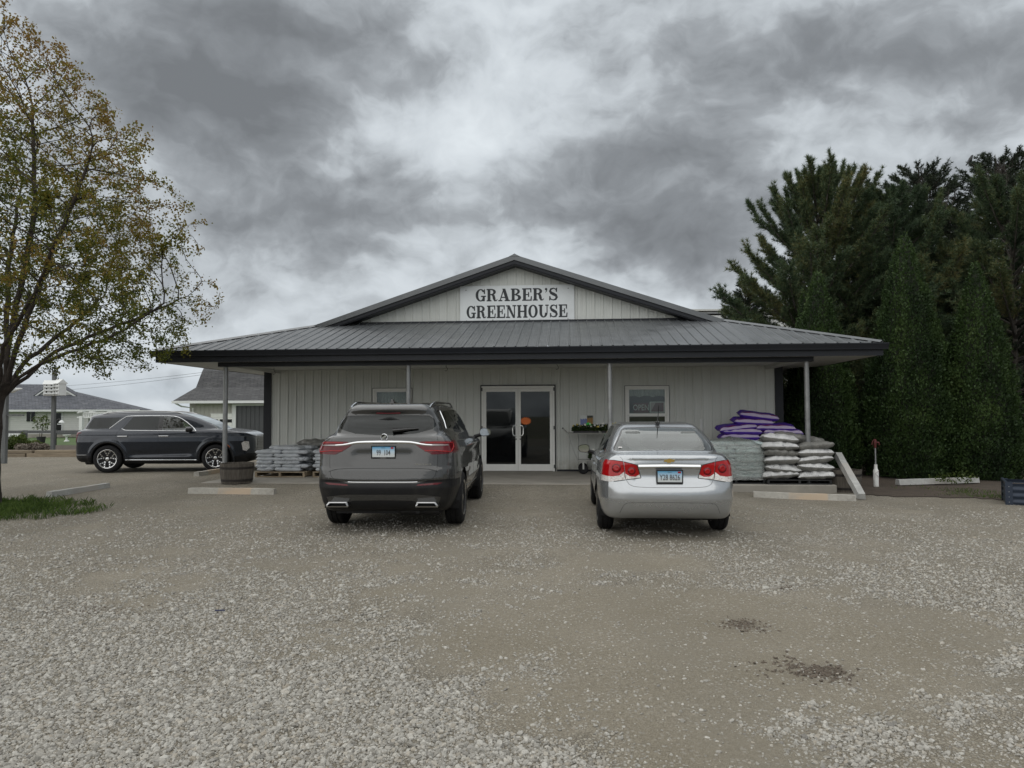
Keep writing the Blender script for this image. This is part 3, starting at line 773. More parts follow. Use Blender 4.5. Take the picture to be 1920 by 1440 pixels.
def glyph(ch):
    """slab-serif letter in a unit cap height: (width, layers of polygons)"""
    T = .25; s = .10
    if ch == 'G': return .88, [ring(.44, .5, .44, .5, .205, .405, 38, 325, 30), [rect(.60, .02, .80, .42)], [rect(.47, .36, .90, .46)], [[(.72, .60), (.82, .60), (.82, 1.0), (.75, .97), (.68, .78)]]]
    if ch == 'R': return .94, [[rect(.08, .0, .08 + T, 1)], [rect(0, 0, .42, s), rect(0, 1 - s, .4, 1)], ring(.40, .745, .40, .255, .17, .155, -90, 90, 14), [rect(.3, .49, .42, .59)] , stroke([(.46, .54), (.60, .44), (.65, .22), (.72, .06), (.84, .05), (.93, .16)], [.1, .22, .24, .16, .09, .05])]
    if ch == 'A': return 1.0, [[[(.10, .05), (.20, .05), (.50, .92), (.40, .92)]], [[(.34, 1), (.60, 1), (.92, .05), (.64, .05)]], [rect(.24, .26, .68, .35)], [rect(0, 0, .34, s), rect(.54, 0, 1.0, s)]]
    if ch == 'B': return .90, [[rect(.08, 0, .08 + T, 1)], [rect(0, 0, .42, s), rect(0, 1 - s, .42, 1)], ring(.42, .755, .36, .245, .14, .145, -90, 90, 14), ring(.42, .265, .46, .265, .20, .165, -90, 90, 14), [rect(.3, .46, .44, .56)]]
    if ch == 'E': return .84, [[rect(.08, 0, .08 + T, 1)], [rect(0, 0, .82, s), rect(0, 1 - s, .80, 1)], [rect(.3, .45, .58, .54)], [rect(.50, .30, .60, .69)], [[(.70, .06), (.82, .06), (.84, .36), (.75, .36)], [(.70, .66), (.79, .66), (.80, .96), (.68, .96)]]]
    if ch == 'N': return .98, [[rect(.13, .05, .24, .95), rect(.75, .02, .86, .95)], [[(.06, 1), (.34, 1), (.86, 0), (.66, 0)]], [rect(0, 0, .38, s), rect(0, 1 - s, .26, 1), rect(.62, 1 - s, .98, 1)]]
    if ch == 'H': return 1.0, [[rect(.08, .05, .08 + T, .95), rect(.67, .05, .67 + T, .95)], [rect(.3, .45, .7, .55)], [rect(0, 0, .41, s), rect(.59, 0, 1, s), rect(0, 1 - s, .41, 1), rect(.59, 1 - s, 1, 1)]]
    if ch == 'O': return .90, [ring(.45, .5, .45, .51, .20, .41, 0, 360, 36)]
    if ch == 'U': return .96, [[rect(.09, .36, .09 + T, .95), rect(.76, .36, .86, .95)], [rect(0, 1 - s, .42, 1), rect(.64, 1 - s, .97, 1)], ring(.475, .37, .385, .38, .135, .28, 180, 360, 18)]
    if ch == 'S': return .80, [stroke([(.66, .74), (.60, .90), (.42, .965), (.20, .90), (.125, .74), (.22, .60), (.42, .50), (.62, .40), (.69, .25), (.60, .09), (.40, .035), (.20, .09), (.12, .26)], [.06, .09, .09, .16, .20, .23, .25, .23, .21, .16, .09, .09, .07]), [[(.62, .68), (.72, .66), (.74, 1.0), (.67, 1.0), (.60, .9)], [(.04, 0), (.11, 0), (.18, .10), (.16, .34), (.05, .34)]]]
    if ch == "'": return .26, [ring(.12, .90, .11, .10, .0, .0, 0, 360, 12), [[(.14, .82), (.23, .90), (.20, .74), (.06, .62), (.04, .66), (.13, .76)]]]
def put_line(txt, x0, x1, zb, hgt):
    gw = [glyph(c)[0] for c in txt]; gap = .075
    tot = sum(gw) + gap * (len(txt) - 1); k = (x1 - x0) / tot; x = x0
    for c, wd in zip(txt, gw):
        b_ = MB(); lay = glyph(c)[1]
        for li, polys in enumerate(lay):
            for p in polys:
                b_.add([(q[0] * k, -.0135 - .0004 * li, q[1] * hgt) for q in p], [tuple(range(len(p)))])
        b_.build('letter', M_INK, sg, (x, 0, zb)); x += (wd + gap) * k
put_line("GRABER'S", -1.085, 1.075, .535, .33)
put_line("GREENHOUSE", -1.325, 1.32, .092, .335)
for (x, z) in [(-1.34, .84), (1.34, .845), (-1.33, .03), (-.63, .045), (.33, .05), (1.33, .045)]:
    sc = MB(); sc.tube([(x, -.011, z), (x, -.018, z)], .012, 8); sc.build('screw', M_ALUD, sg)
# ================================================================== BACKGROUND
def ground_z(y): return -.5 * float(sstep(33, 50, np.array(y)))
M_SIDING = None
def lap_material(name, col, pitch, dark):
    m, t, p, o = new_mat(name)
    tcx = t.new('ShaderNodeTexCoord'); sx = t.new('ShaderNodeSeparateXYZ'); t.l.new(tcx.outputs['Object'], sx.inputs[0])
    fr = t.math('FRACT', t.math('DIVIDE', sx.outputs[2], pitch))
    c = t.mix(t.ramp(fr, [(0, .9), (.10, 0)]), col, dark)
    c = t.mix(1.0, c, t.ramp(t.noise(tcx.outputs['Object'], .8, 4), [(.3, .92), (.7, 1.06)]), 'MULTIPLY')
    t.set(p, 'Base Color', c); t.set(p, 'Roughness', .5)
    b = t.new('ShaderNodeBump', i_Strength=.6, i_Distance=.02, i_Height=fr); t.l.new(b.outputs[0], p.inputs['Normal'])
    return m
def shingle_material(name, a, b_, rowh):
    m, t, p, o = new_mat(name)
    tcx = t.new('ShaderNodeTexCoord')
    br = t.new('ShaderNodeTexBrick', i_Color1=(*a, 1), i_Color2=(*b_, 1), i_Mortar=tuple(x * .45 for x in a) + (1,), i_Scale=1.0)
    br.inputs['Brick Width'].default_value = .55; br.inputs['Row Height'].default_value = rowh; br.inputs['Mortar Size'].default_value = .02; br.inputs['Bias'].default_value = -.2
    mp = t.new('ShaderNodeCombineXYZ'); sx = t.new('ShaderNodeSeparateXYZ'); t.l.new(tcx.outputs['Object'], sx.inputs[0])
    t.set(mp, 0, t.math('ADD', sx.outputs[0], t.math('MULTIPLY', sx.outputs[1], .3))); t.set(mp, 1, t.math('MULTIPLY', sx.outputs[2], 2.2))
    t.l.new(mp.outputs[0], br.inputs['Vector'])
    c = t.mix(1.0, br.outputs[0], t.ramp(t.noise(tcx.outputs['Object'], 2.5, 6, .7), [(.3, .65), (.7, 1.35)]), 'MULTIPLY')
    t.set(p, 'Base Color', c); t.set(p, 'Roughness', .9); return m
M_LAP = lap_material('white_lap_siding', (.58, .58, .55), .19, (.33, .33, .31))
M_SHING = shingle_material('grey_blue_shingles', (.085, .09, .105), (.14, .145, .16), .16)
M_SHING2 = shingle_material('charcoal_shingles', (.05, .05, .052), (.08, .08, .08), .22)
M_WHITE = mat('white_trim', (.66, .67, .66), .5, var=.05)
M_DKGLASS = mat('dark_window', (.012, .013, .015), .06, var=.1)
M_BATTEN = mat('barn_siding', (.40, .39, .355), .6, var=.08, vscale=1.5, stretch=(1, 1, .2))
M_DKSIDE = mat('charcoal_siding', (.05, .052, .056), .5, var=.1)
M_GREYPOST = mat('weathered_post', (.11, .115, .115), .85, var=.25, vscale=6, stretch=(4, 4, .6))
M_LAWN = mat('lawn', (.055, .10, .022), .95, var=.3, vscale=1.2, bump=.4, bscale=18, dirt=((.10, .11, .04), .5))
M_PATH = mat('pale_path', (.46, .43, .38), .9, var=.08)
M_SOIL = mat('bed_soil', (.065, .048, .034), .95, var=.3, vscale=5, bump=.5, bscale=25)
M_TIMBER = wood_mat('old_timber', (.16, .125, .085), (.27, .22, .155), 2.0, axis=(1, 6, 6))
M_BLACK = mat('black_plastic_pot', (.015, .015, .016), .6)

def xz(px, py, y): p = on_y(px, py, y); return p.x, p.z
# lawn, path, bed
def flat(name, pts, z, m):
    o = link(name, mesh(name, [(x, y, zz + z) for x, y, zz in pts], [tuple(range(len(pts)))], m)); tag(o, kind='structure'); return o
grid_sheet('lawn', np.linspace(-70, -15.5, 30), np.linspace(39.5, 95, 40), lambda x, y: -.5 * sstep(33, 50, y) + .012, M_LAWN)
grid_sheet('path', np.linspace(-32, -15.0, 12), np.linspace(36.2, 39.5, 6), lambda x, y: -.5 * sstep(33, 50, y) + .016, M_PATH)
grid_sheet('planting_bed', np.linspace(-36, -15.3, 40), np.linspace(27.9, 36.2, 14), lambda x, y: .22 - .3 * sstep(33, 37, y) + .05 * (fbm(x * 1.1, y * 1.1, 8, 3) - .45), M_SOIL)
for i, (x0, x1) in enumerate([(-34.0, -28.2), (-28.15, -22.4), (-22.35, -18.9), (-18.85, -15.3)]):
    t_ = MB(); t_.box((x0, 27.62, -.03), (x1, 27.84, .13 + .01 * (i % 2)), b=.015); t_.box((x0 + .3, 27.64, .135 + .01 * (i % 2)), (x1 + .25, 27.85, .265), b=.015)
    tag(t_.build('landscape_timber', M_TIMBER), ['weathered sleeper edging beyond the maple trunk, outer end', 'weathered sleeper edging behind the maple trunk', 'weathered sleeper edging in front of the bird house pole', 'weathered sleeper edging running behind the blue-black SUV'][i], 'timber', 'sleepers edging the planting bed')

# ---- white house with hipped roof
HY = 70.0
hx0, hx1 = xz(-330, 770, HY)[0], xz(232, 770, HY)[0]; hg = -.5; ez = 2.12
house = empty('white_house', ((hx0 + hx1) / 2, HY + 5, hg), 0, 'white lap-sided house with blue-grey hipped roof beyond the lawn', 'house')
ho = Vector(((hx0 + hx1) / 2, HY + 5, hg))
def HL(x, y, z): return (x - ho.x, y - ho.y, z - ho.z)
MB().box(HL(hx0, HY, hg), HL(hx1 - 2.6, HY + 10, ez)).build('wall', M_LAP, house)
MB().box(HL(hx1 - 2.6, HY + 2.2, hg), HL(hx1, HY + 10, ez)).build('wall', M_LAP, house)
MB().box(HL(hx0 - .2, HY - .05, hg), HL(hx1 - 2.59, HY + .0, hg + .35)).build('foundation', M_CONC, house)
ex0, ex1, ey0, ey1 = hx0 - .6, xz(262, 770, HY - .6)[0], HY - .6, HY + 10.6
rz = 4.72; rx1 = xz(150, 719, HY + 5)[0]; rx0 = hx0 + 5
Vv = [HL(*p) for p in [(ex0, ey0, ez), (ex1, ey0, ez), (ex1, ey1, ez), (ex0, ey1, ez), (rx0, HY + 5, rz), (rx1, HY + 5, rz)]]
link('roof', mesh('roof', Vv, [(0, 1, 5, 4), (1, 2, 5), (2, 3, 4, 5), (3, 0, 4)], M_SHING), house)
MB().box(HL(ex0, ey0 - .1, ez - .16), HL(ex1, ey0, ez + .02)).build('gutter', M_WHITE, house)
MB().box(HL(ex0, ey0, ez - .10), HL(ex1, ey1, ez - .04)).build('soffit', M_WHITE, house)
# small gable over the hip
gx, gzt = xz(147, 719.5, HY + 2.6); gl = xz(112, 744, HY + 2.6); gr = xz(190, 748, HY + 2.6)
gb = min(gl[1], gr[1])
MB().prism([(gl[0] - ho.x + .3, gb - hg), (gr[0] - ho.x - .3, gb - hg), (gx - ho.x, gzt - hg - .12)], 'y', -2.38, -2.2).build('gable', M_LAP, house)
for s_, e_ in ((-1, gl), (1, gr)):
    a = Vector((gx - ho.x, -2.6, gzt - hg)); b = Vector((e_[0] - ho.x, -2.6, gb - hg - .02)); dn = Vector((0, 0, -.17))
    mbx = MB(); q = [a, b, b + dn, a + dn]; back = Vector((0, .16, 0))
    mbx.add(q + [v + back for v in q], [(0, 1, 2, 3), (7, 6, 5, 4), (0, 4, 5, 1), (1, 5, 6, 2), (2, 6, 7, 3), (3, 7, 4, 0)]); mbx.build('gable_trim', M_WHITE, house)
    rr = [a + Vector((0, -.05, .03)), b + Vector((s_ * .1, -.05, .0)), b + Vector((s_ * .1, 3.0, .0)), a + Vector((0, 3.2, .03))]
    link('gable_roof', mesh('gable_roof', rr, [(0, 1, 2, 3) if s_ < 0 else (3, 2, 1, 0)], M_SHING), house)
def hbox(name, px0, py0, px1, py1, dy, m, parent=house, y=HY, th=.05):
    a = xz(px0, py1, y); b = xz(px1, py0, y); return MB().box((a[0] - ho.x, y - ho.y - th - dy, a[1] - hg), (b[0] - ho.x, y - ho.y - dy, b[1] - hg)).build(name, m, parent)
for (px0, px1) in ((-70, -52), (9, 16), (18, 27), (-30, -18), (86, 92), (93, 99)):
    wdo = hbox('window', px0 - 1, 770.5, px1 + 1, 790.5, .002, M_WHITE); hbox('pane', px0, 771.5, px1, 789.5, .055, M_DKGLASS, wdo)
dr = hbox('door', 129, 773, 142, 808, .002 - 0, M_WHITE); hbox('door_pane', 131, 774.5, 139.5, 793, .055, M_DKGLASS, dr); hbox('door_pane', 131, 795.5, 139.5, 806, .055, M_DKGLASS, dr)
dp = MB(); a = xz(46, 768, HY - .5); b = xz(55, 778, HY - .2); c = xz(55, 816, HY - .2)
dp.tube([(a[0] - ho.x, -5.5, a[1] - hg), (b[0] - ho.x, -5.15, b[1] - hg), (c[0] - ho.x, -5.12, .1)], .075, 6); dp.build('downpipe', M_WHITE, house)
hbox('deck', 120, 806, 175, 813, -.0, M_GREYPOST, y=HY - 1.2, th=1.1)

hpv = Vector((ex1, ey0, hg)); hrot = Matrix.Rotation(R(20), 3, 'Z')
house.rotation_euler = (0, 0, R(20)); house.location = hpv + hrot @ (ho - hpv)       # the house stands askew to the lot
# ---- gambrel barn
BY = 50.0; bg = -.5
bx0 = xz(367, 760, BY)[0]; bx1 = xz(640, 760, BY)[0]; bo = Vector((bx0, BY, bg))
barn = empty('gambrel_barn', bo, 0, 'pale barn with dark gambrel roof behind the parked blue-black SUV', 'barn')
def bz(py, y=BY): return xz(500, py, y)[1] - bg
def bX(px, y=BY): return xz(px, 760, y)[0] - bx0
W_ = bx1 - bx0; eh = bz(754)
MB().box((0, 0, 0), (W_, 9, eh)).build('wall', M_BATTEN, barn)
MB().box((bX(341), 1.2, 0), (-.004, 8, eh - .05)).build('side_bay', M_BATTEN, barn)
for k in range(int(W_ / .30)):
    if k * .3 < bX(436): MB().box((k * .3, -.02, 0), (k * .3 + .035, -.001, eh - .02)).build('batten', M_BATTEN, barn)
br_z = bz(726, BY + 3.2); ub_z = bz(696, BY + 4.6)
e0 = bX(323, BY - .7); Vv = [(e0, -.7, bz(751.5, BY - .7)), (W_ + .5, -.7, bz(751.5, BY - .7)), (W_ + .5, 3.2, br_z), (bX(367, BY + 3.2), 3.2, br_z), (bX(378, BY + 4.6), 4.6, ub_z), (W_ + .5, 4.6, ub_z), (W_ + .5, 7.5, ub_z + .9), (bX(386, BY + 7.5), 7.5, ub_z + .9), (e0 + .2, 9.5, bz(751.5, BY - .7))]
link('roof', mesh('roof', Vv, [(0, 1, 2, 3), (0, 3, 8)], M_DKSIDE if False else M_SHING2), barn)
link('upper_roof', mesh('upper_roof', Vv, [(3, 2, 5, 4), (4, 5, 6, 7), (3, 4, 7, 8)], M_SHING2), barn)
MB().box((e0, -.82, Vv[0][2] - .16), (W_ + .5, -.70, Vv[0][2] + .02)).build('gutter', M_WHITE, barn)
MB().box((e0, -.69, Vv[0][2] - .13), (W_ + .5, .0, Vv[0][2] - .06)).build('soffit', M_WHITE, barn)
d_ = MB(); d_.tube([(bX(329, BY - .7), -.75, Vv[0][2] - .14), (bX(345), -.4, Vv[0][2] - .36), (bX(363), -.08, Vv[0][2] - .48), (bX(364), -.08, .1)], .06, 6); d_.build('downpipe', M_WHITE, barn)
def bbox(name, px0, py0, px1, py1, f0, f1, m, parent=barn): return MB().box((bX(px0), -f1, max(0, bz(py1))), (bX(px1), -f0, bz(py0))).build(name, m, parent)
wd_ = bbox('side_door', 375, 781, 393, 840, .021, .05, M_SOFF)
gd = bbox('garage_door', 396, 775.5, 435.5, 845, .021, .045, M_ALU)
for px in (399, 413, 426): bbox('pane', px, 785.8, px + 10.5, 792, .046, .05, M_DKGLASS, gd)
for py in (782, 797, 811): bbox('panel_line', 396, py, 435.5, py + .5, .046, .048, M_SOFF, gd)
bbox('door_trim', 394.5, 774, 437, 775.5, .021, .055, M_SOFF)
sd_ = bbox('sliding_door', 444, 760.5, 640, 850, .05, .12, M_DKSIDE)
for k in range(24): bbox('board_rib', 446 + k * 8.1, 760.6, 446.9 + k * 8.1, 849, .121, .15, M_DKSIDE, sd_)
bbox('door_post', 437, 757.5, 444, 850, .05, .16, M_WHITE); bbox('door_header', 444.05, 757.5, 640, 760.4, .05, .18, M_WHITE)

# ---- pale shed behind the shop, its top shows over the porch roof
sy = 44.0; a = xz(1262, 581, sy); b = xz(1560, 581, sy)
sh = empty('pale_shed', ((a[0] + b[0]) / 2, sy + 4, -.4), 0, 'tall white shed whose eave shows above the right end of the porch roof', 'shed')
MB().box((-(b[0] - a[0]) / 2, -4, 0), ((b[0] - a[0]) / 2, 4, a[1] + .4 - .35)).build('wall', M_WHITE, sh)
MB().box((-(b[0] - a[0]) / 2 - .2, -4.25, a[1] + .4 - .10), ((b[0] - a[0]) / 2 + .2, 4.2, a[1] + .4)).build('roof', M_SOFF, sh)
MB().box((-(b[0] - a[0]) / 2 - .1, -4.12, a[1] + .4 - .26), ((b[0] - a[0]) / 2 + .1, -4.0, a[1] + .4 - .16)).build('gutter', M_POST, sh)

# ---- post-and-rail fence, bird houses, garden things
fy = 35.6; f0 = xz(-60, 808, fy); f1 = xz(215, 808, fy)
fence = empty('rail_fence', (f0[0], fy, ground_z(fy)), 0, 'low grey single-rail fence running past the bird house pole', 'fence')
rzv = f0[1] - ground_z(fy)
MB().box((0, -.03, rzv - .13), (f1[0] - f0[0], .03, rzv + .01)).build('rail', M_GREYPOST, fence)
for px in (-45, 44, 150, 208): x = xz(px, 808, fy)[0] - f0[0]; MB().box((x - .09, .031, -.1), (x + .09, .19, rzv + .02)).build('post', M_GREYPOST, fence)
def martin_house(px0, px1, py0, py1, y, yaw, label, loc_z=None, white=M_WHITE):
    a = xz(px0, py1, y); b = xz(px1, py0, y); wdt = b[0] - a[0]; hh = b[1] - a[1]; cx = (a[0] + b[0]) / 2
    e = empty('bird_house', (cx, y, a[1]), yaw, label, 'bird house', 'bird houses on the tall pole')
    MB().box((-wdt / 2, -wdt * .45, 0), (wdt / 2, wdt * .45, hh * .74), b=.008).build('box', white, e)
    r_ = MB(); r_.prism([(-wdt * .62, hh * .72), (wdt * .62, hh * .72), (0, hh)], 'x', -wdt * .56, wdt * .56); r_.build('roof', white, e)
    for k in range(3):
        z = hh * (.10 + .22 * k)
        for sx in (-.22, .22):
            h_ = MB(); h_.lathe([(.028, 0), (0, 0)], 12, M=Matrix.Translation((sx * wdt, -wdt * .45 - .003, z + .08)) @ Matrix.Rotation(math.pi / 2, 4, 'X')); h_.build('entrance_hole', M_SEAMX, e)
        MB().box((-wdt * .48, -wdt * .45 - .07, z - .01), (wdt * .48, -wdt * .45 - .001, z + .004)).build('perch', white, e)
    return e
M_SEAMX = mat('dark_hole', (.005, .005, .005), .9)
py_ = 28.6; ptop = xz(100.5, 694, py_); pb = xz(99, 846, py_)
po = MB(); po.box((-.066, -.066, 0), (.066, .066, ptop[1] - .18), b=.006); o = po.build('bird_house_pole', M_GREYPOST, None, (pb[0], py_, .18)); tag(o, 'tall square grey pole carrying two white bird houses', 'pole')
martin_house(85, 103.5, 713, 742, py_ - .28, R(18), 'white bird house on the pole with its holes turned to the tree'); martin_house(103.5, 120.5, 711, 741.5, py_ - .26, R(-24), 'white bird house on the pole with its holes turned to the parked SUV')
pl2 = xz(8, 690, 24.0); pl2b = xz(8, 850, 24.0)
po = MB(); po.box((-.07, -.07, 0), (.07, .07, xz(8, 628, 24.0)[1] + .02), b=.006); po.box((.071, -.03, 1.6), (.62, .03, 1.66)); o = po.build('bird_house_pole', M_GREYPOST, None, (pl2b[0], 24.0, -.01)); tag(o, 'grey pole half hidden behind the leafing tree trunk', 'pole')
o = martin_house(12, 26, 708, 727, 23.7, R(10), 'small white bird house half hidden by the tree trunk')
gp = xz(31, 732, 23.8); g_ = MB(); g_.lathe([(0, -.02), (.07, .0), (.10, .07), (.095, .15), (.05, .24), (.03, .36), (.018, .42), (0, .43)], 16, M=Matrix.Translation((gp[0] - .2, 23.75, gp[1])) @ Matrix.Rotation(R(82), 4, 'Y')); o = g_.build('bird_gourd', M_WHITE, smooth=True); tag(o, 'white gourd-shaped bird house hanging by the tree trunk', 'bird house')
# bird bath
by_ = 57.0; p = xz(125, 822, by_); bb = MB(); bb.lathe([(.20, 0), (.20, .05), (.09, .10), (.07, .32), (.12, .42), (.26, .46), (.29, .54), (.26, .545), (.10, .50), (0, .50)], 20); o = bb.build('bird_bath', M_WHITE, None, (p[0], by_, -.49), smooth=True); tag(o, 'white pedestal bird bath standing on the lawn', 'bird bath')
# pergola arch
py2 = 46.0; p0 = xz(150, 806, py2); p1 = xz(207, 806, py2); pz = xz(150, 772, py2)[1]
pg = empty('garden_arbour', (p0[0], py2, ground_z(py2)), 0, 'white slatted garden arbour rising behind the blue-black SUV', 'arbour'); hh = pz - ground_z(py2)
for x in (.08, p1[0] - p0[0]):
    for y in (0, 1.2): MB().box((x - .10, y - .10, 0), (x + .10, y + .10, hh - .28)).build('post', M_WHITE, pg); MB().box((x - .15, y - .15, hh - .03), (x + .15, y + .15, hh + .06)).build('post_cap', M_WHITE, pg)
for y in (0, 1.2):
    MB().box((-.2, y - .03, hh - .10), (p1[0] - p0[0] + .2, y + .03, hh - .031)).build('top_rail', M_WHITE, pg); MB().box((-.2, y - .03, hh - .40), (p1[0] - p0[0] + .2, y + .03, hh - .33)).build('lower_rail', M_WHITE, pg)
    for k in range(16): x = .2 + k * (p1[0] - p0[0] - .3) / 15; MB().box((x - .03, y - .02, hh - .329), (x + .03, y + .02, hh - .101)).build('slat', M_WHITE, pg)
# lamp, bench, planter
ly = 50.0; p = xz(105, 823, ly); lm = empty('garden_lamp', (p[0], ly, -.49), 0, 'black garden lamp post with pale hanging shade on the lawn', 'lamp')
z_ = xz(105, 786, ly)[1] + .49
t_ = MB(); t_.tube([(0, 0, 0), (0, 0, z_ - .2), (.06, 0, z_ - .05), (.2, 0, z_), (.34, 0, z_ - .08)], .045, 8); t_.build('post', M_BLACK, lm); t_ = MB(); t_.lathe([(.02, .0), (.10, -.05), (.19, -.18), (.17, -.18), (0, -.04)], 14, M=Matrix.Translation((.36, 0, z_ - .06))); t_.build('lamp_shade', M_WHITE, lm)
yb = 58.0; p = xz(20, 820, yb); bn = empty('garden_bench', (p[0], yb, -.5), 0, 'white slatted garden bench beside the house wall', 'bench')
for k in range(9): MB().box((-.55 + k * .13, .2, .42), (-.49 + k * .13, .24, .85)).build('slat', M_WHITE, bn)
MB().box((-.6, -.2, .40), (.6, .19, .44)).build('seat', M_WHITE, bn)
for x in (-.55, .5):
    for y in (-.18, .2): MB().box((x, y, 0), (x + .06, y + .05, .395)).build('leg', M_WHITE, bn)
yp = 33.0; p = xz(26, 834, yp); t_ = MB(); t_.prism([(-.36, 0), (.36, 0), (.42, .42), (-.42, .42)], 'y', -.25, .25); o = t_.build('planter_box', M_BLACK, None, (p[0], yp, .14)); tag(o, 'black planter box behind the shrubs in the bed', 'planter')
# shrubs in the bed and sapling
def leaf_cloud(n, C, Rr, size, seed, squash=1.0):
    r_ = np.random.default_rng(seed); d = r_.normal(size=(n, 3)); d /= np.linalg.norm(d, axis=1, keepdims=True); rad = r_.uniform(.35, 1, n) ** .6
    P = np.array(C) + d * rad[:, None] * np.array(Rr) * (1 + .25 * np.sin(d[:, :1] * 5 + d[:, 1:2] * 4)); return P
def leaf_quads(P, size, seed, up=.2):
    r_ = np.random.default_rng(seed); n = len(P)
    a = r_.normal(size=(n, 3)); a /= np.linalg.norm(a, axis=1, keepdims=True); b = np.cross(a, r_.normal(size=(n, 3))); b /= np.linalg.norm(b, axis=1, keepdims=True)
    s = size * r_.uniform(.6, 1.3, (n, 1))
    V = np.stack([P - a * s * .5, P + b * s * .34, P + a * s * .5, P - b * s * .34], 1).reshape(-1, 3)
    return V, np.arange(4 * n).reshape(-1, 4)
def foliage_mat(name, cols, rough=.6, trans=.25, sc=1.3, isl=.5):
    m, t, p, o = new_mat(name)
    g = t.new('ShaderNodeNewGeometry'); at = t.new('ShaderNodeAttribute', attribute_name='hue')
    n = t.math('ADD', t.math('MULTIPLY', t.noise(g.outputs['Position'], sc, 4), .7), t.math('MULTIPLY', t.math('SUBTRACT', g.outputs['Random Per Island'], .5), isl))
    n = t.math('ADD', n, at.outputs['Fac'])
    c = t.ramp(n, [(i / max(1, len(cols) - 1) * .7 + .12, cc) for i, cc in enumerate(cols)])
    t.set(p, 'Base Color', c); t.set(p, 'Roughness', rough); t.set(p, 'Specular IOR Level', .3)
    if trans:
        tr = t.new('ShaderNodeBsdfTranslucent', i_Color=t.mix(1.0, c, (1.2, 1.25, .8), 'MULTIPLY')); mx = t.new('ShaderNodeMixShader', i_0=trans)
        t.l.new(p.outputs[0], mx.inputs[1]); t.l.new(tr.outputs[0], mx.inputs[2]); t.l.new(mx.outputs[0], o.inputs[0])
    return m
M_SHRUB = foliage_mat('shrub_leaves', [(.04, .06, .015), (.08, .11, .025), (.15, .17, .05)])
M_TWIG = foliage_mat('dry_twigs', [(.11, .09, .07), (.19, .16, .13), (.26, .23, .19)], trans=0)
M_BARK = mat('grey_bark', (.075, .066, .056), .95, var=.35, vscale=7, bump=.9, bscale=30, stretch=(3, 3, .8))
for k, (px, py, y, rx, rz_, m_, lab) in enumerate([(22, 848, 29.2, .45, .30, M_SHRUB, 'leafy green shrub in the bed by the tree trunk'), (37, 846, 29.4, .42, .36, M_SHRUB, 'taller dark green shrub in the bed beside the black planter'), (58, 851, 28.8, .55, .16, M_TWIG, 'low twiggy grey shrub in the bed'), (78, 851, 29.0, .45, .13, M_TWIG, 'small dry shrub near the foot of the bird house pole'), (62, 840, 31.5, .5, .16, M_SHRUB, 'small olive shrub at the back of the bed')]):
    p = xz(px, py, y); e = empty('shrub', (p[0], y, .22), 0, lab, 'shrub', 'shrubs in the planting bed')
    V, Q = leaf_quads(leaf_cloud(1500, (0, 0, rz_ * .75), (rx, rx * .8, rz_), .06, k + 50), .075, k); link('foliage', np_mesh('foliage', V, Q, m_), e)
    t_ = MB()
    for j in range(7): a_ = j * .9; t_.tube([(0, 0, -.06), (math.cos(a_) * rx * .35, math.sin(a_) * rx * .3, rz_ * .6), (math.cos(a_) * rx * .7, math.sin(a_) * rx * .6, rz_ * 1.2)], [.012, .008, .003], 4)
    t_.build('stem', M_BARK, e)
ys = 52.0; p = xz(77, 826, ys); e = empty('sapling', (p[0], ys, -.49), 0, 'young staked sapling in a black pot on the lawn', 'tree')
t_ = MB(); t_.tube([(0, 0, .2), (.05, 0, .8), (.12, 0, 1.5), (.1, 0, 2.1)], [.035, .03, .02, .008], 6); t_.tube([(-.12, 0, 0), (-.1, 0, 1.0)], .02, 5)
for j in range(16): a_ = j * 2.4; z = .9 + j * .07; t_.tube([(.08, 0, z), (.08 + math.cos(a_) * .28, math.sin(a_) * .28, z + .12), (.08 + math.cos(a_) * .5, math.sin(a_) * .5, z + .3)], [.012, .008, .003], 4)
t_.build('trunk', M_BARK, e); V, Q = leaf_quads(leaf_cloud(380, (.1, 0, 1.55), (.65, .6, .6), .1, 91), .13, 3); link('crown', np_mesh('crown', V, Q, M_SHRUB), e)
t_ = MB(); t_.lathe([(.24, 0), (.30, .55), (.28, .55), (.0, .5)], 16); t_.build('pot', M_BLACK, e)
# power lines far off
for k, (pa, pb_) in enumerate([((60, 727), (330, 698)), ((60, 736), (330, 703))]):
    a = on_y(*pa, 150); b = on_y(*pb_, 120); t_ = MB(); n = 24
    a2 = a + (a - b) * .6; b2 = b + (b - a) * 1.2
    t_.tube([a2.lerp(b2, i / n) - Vector((0, 0, 1.5 * math.sin(math.pi * i / n) - .9)) for i in range(n + 1)], .026, 5); o = t_.build('power_line', M_GREYPOST); tag(o, ['upper thin power line crossing the sky behind the house', 'lower thin power line crossing the sky behind the house'][k], 'cable', 'power lines')
# ================================================================== TREES
def tubes_np(A, Bp, ra, rb, sides):
    """many separate tapered segments as one array mesh"""
    n = len(A); d = Bp - A; L = np.linalg.norm(d, axis=1, keepdims=True); d = d / (L + 1e-9)
    ref = np.where(np.abs(d[:, 2:3]) < .9, np.array([[0, 0, 1.]]), np.array([[1., 0, 0]]))
    a = np.cross(d, ref); a /= np.linalg.norm(a, axis=1, keepdims=True) + 1e-9; b = np.cross(d, a)
    V = np.empty((n, 2, sides, 3))
    for k in range(sides):
        t = 2 * math.pi * k / sides; o = a * math.cos(t) + b * math.sin(t)
        V[:, 0, k] = A + o * ra[:, None] - d * ra[:, None] * .25; V[:, 1, k] = Bp + o * rb[:, None] + d * rb[:, None] * .25
    base = (np.arange(n) * 2 * sides)[:, None, None]
    F_ = np.array([[k, (k + 1) % sides, sides + (k + 1) % sides, sides + k] for k in range(sides)])[None]
    return V.reshape(-1, 3), (base + F_).reshape(-1, 4)
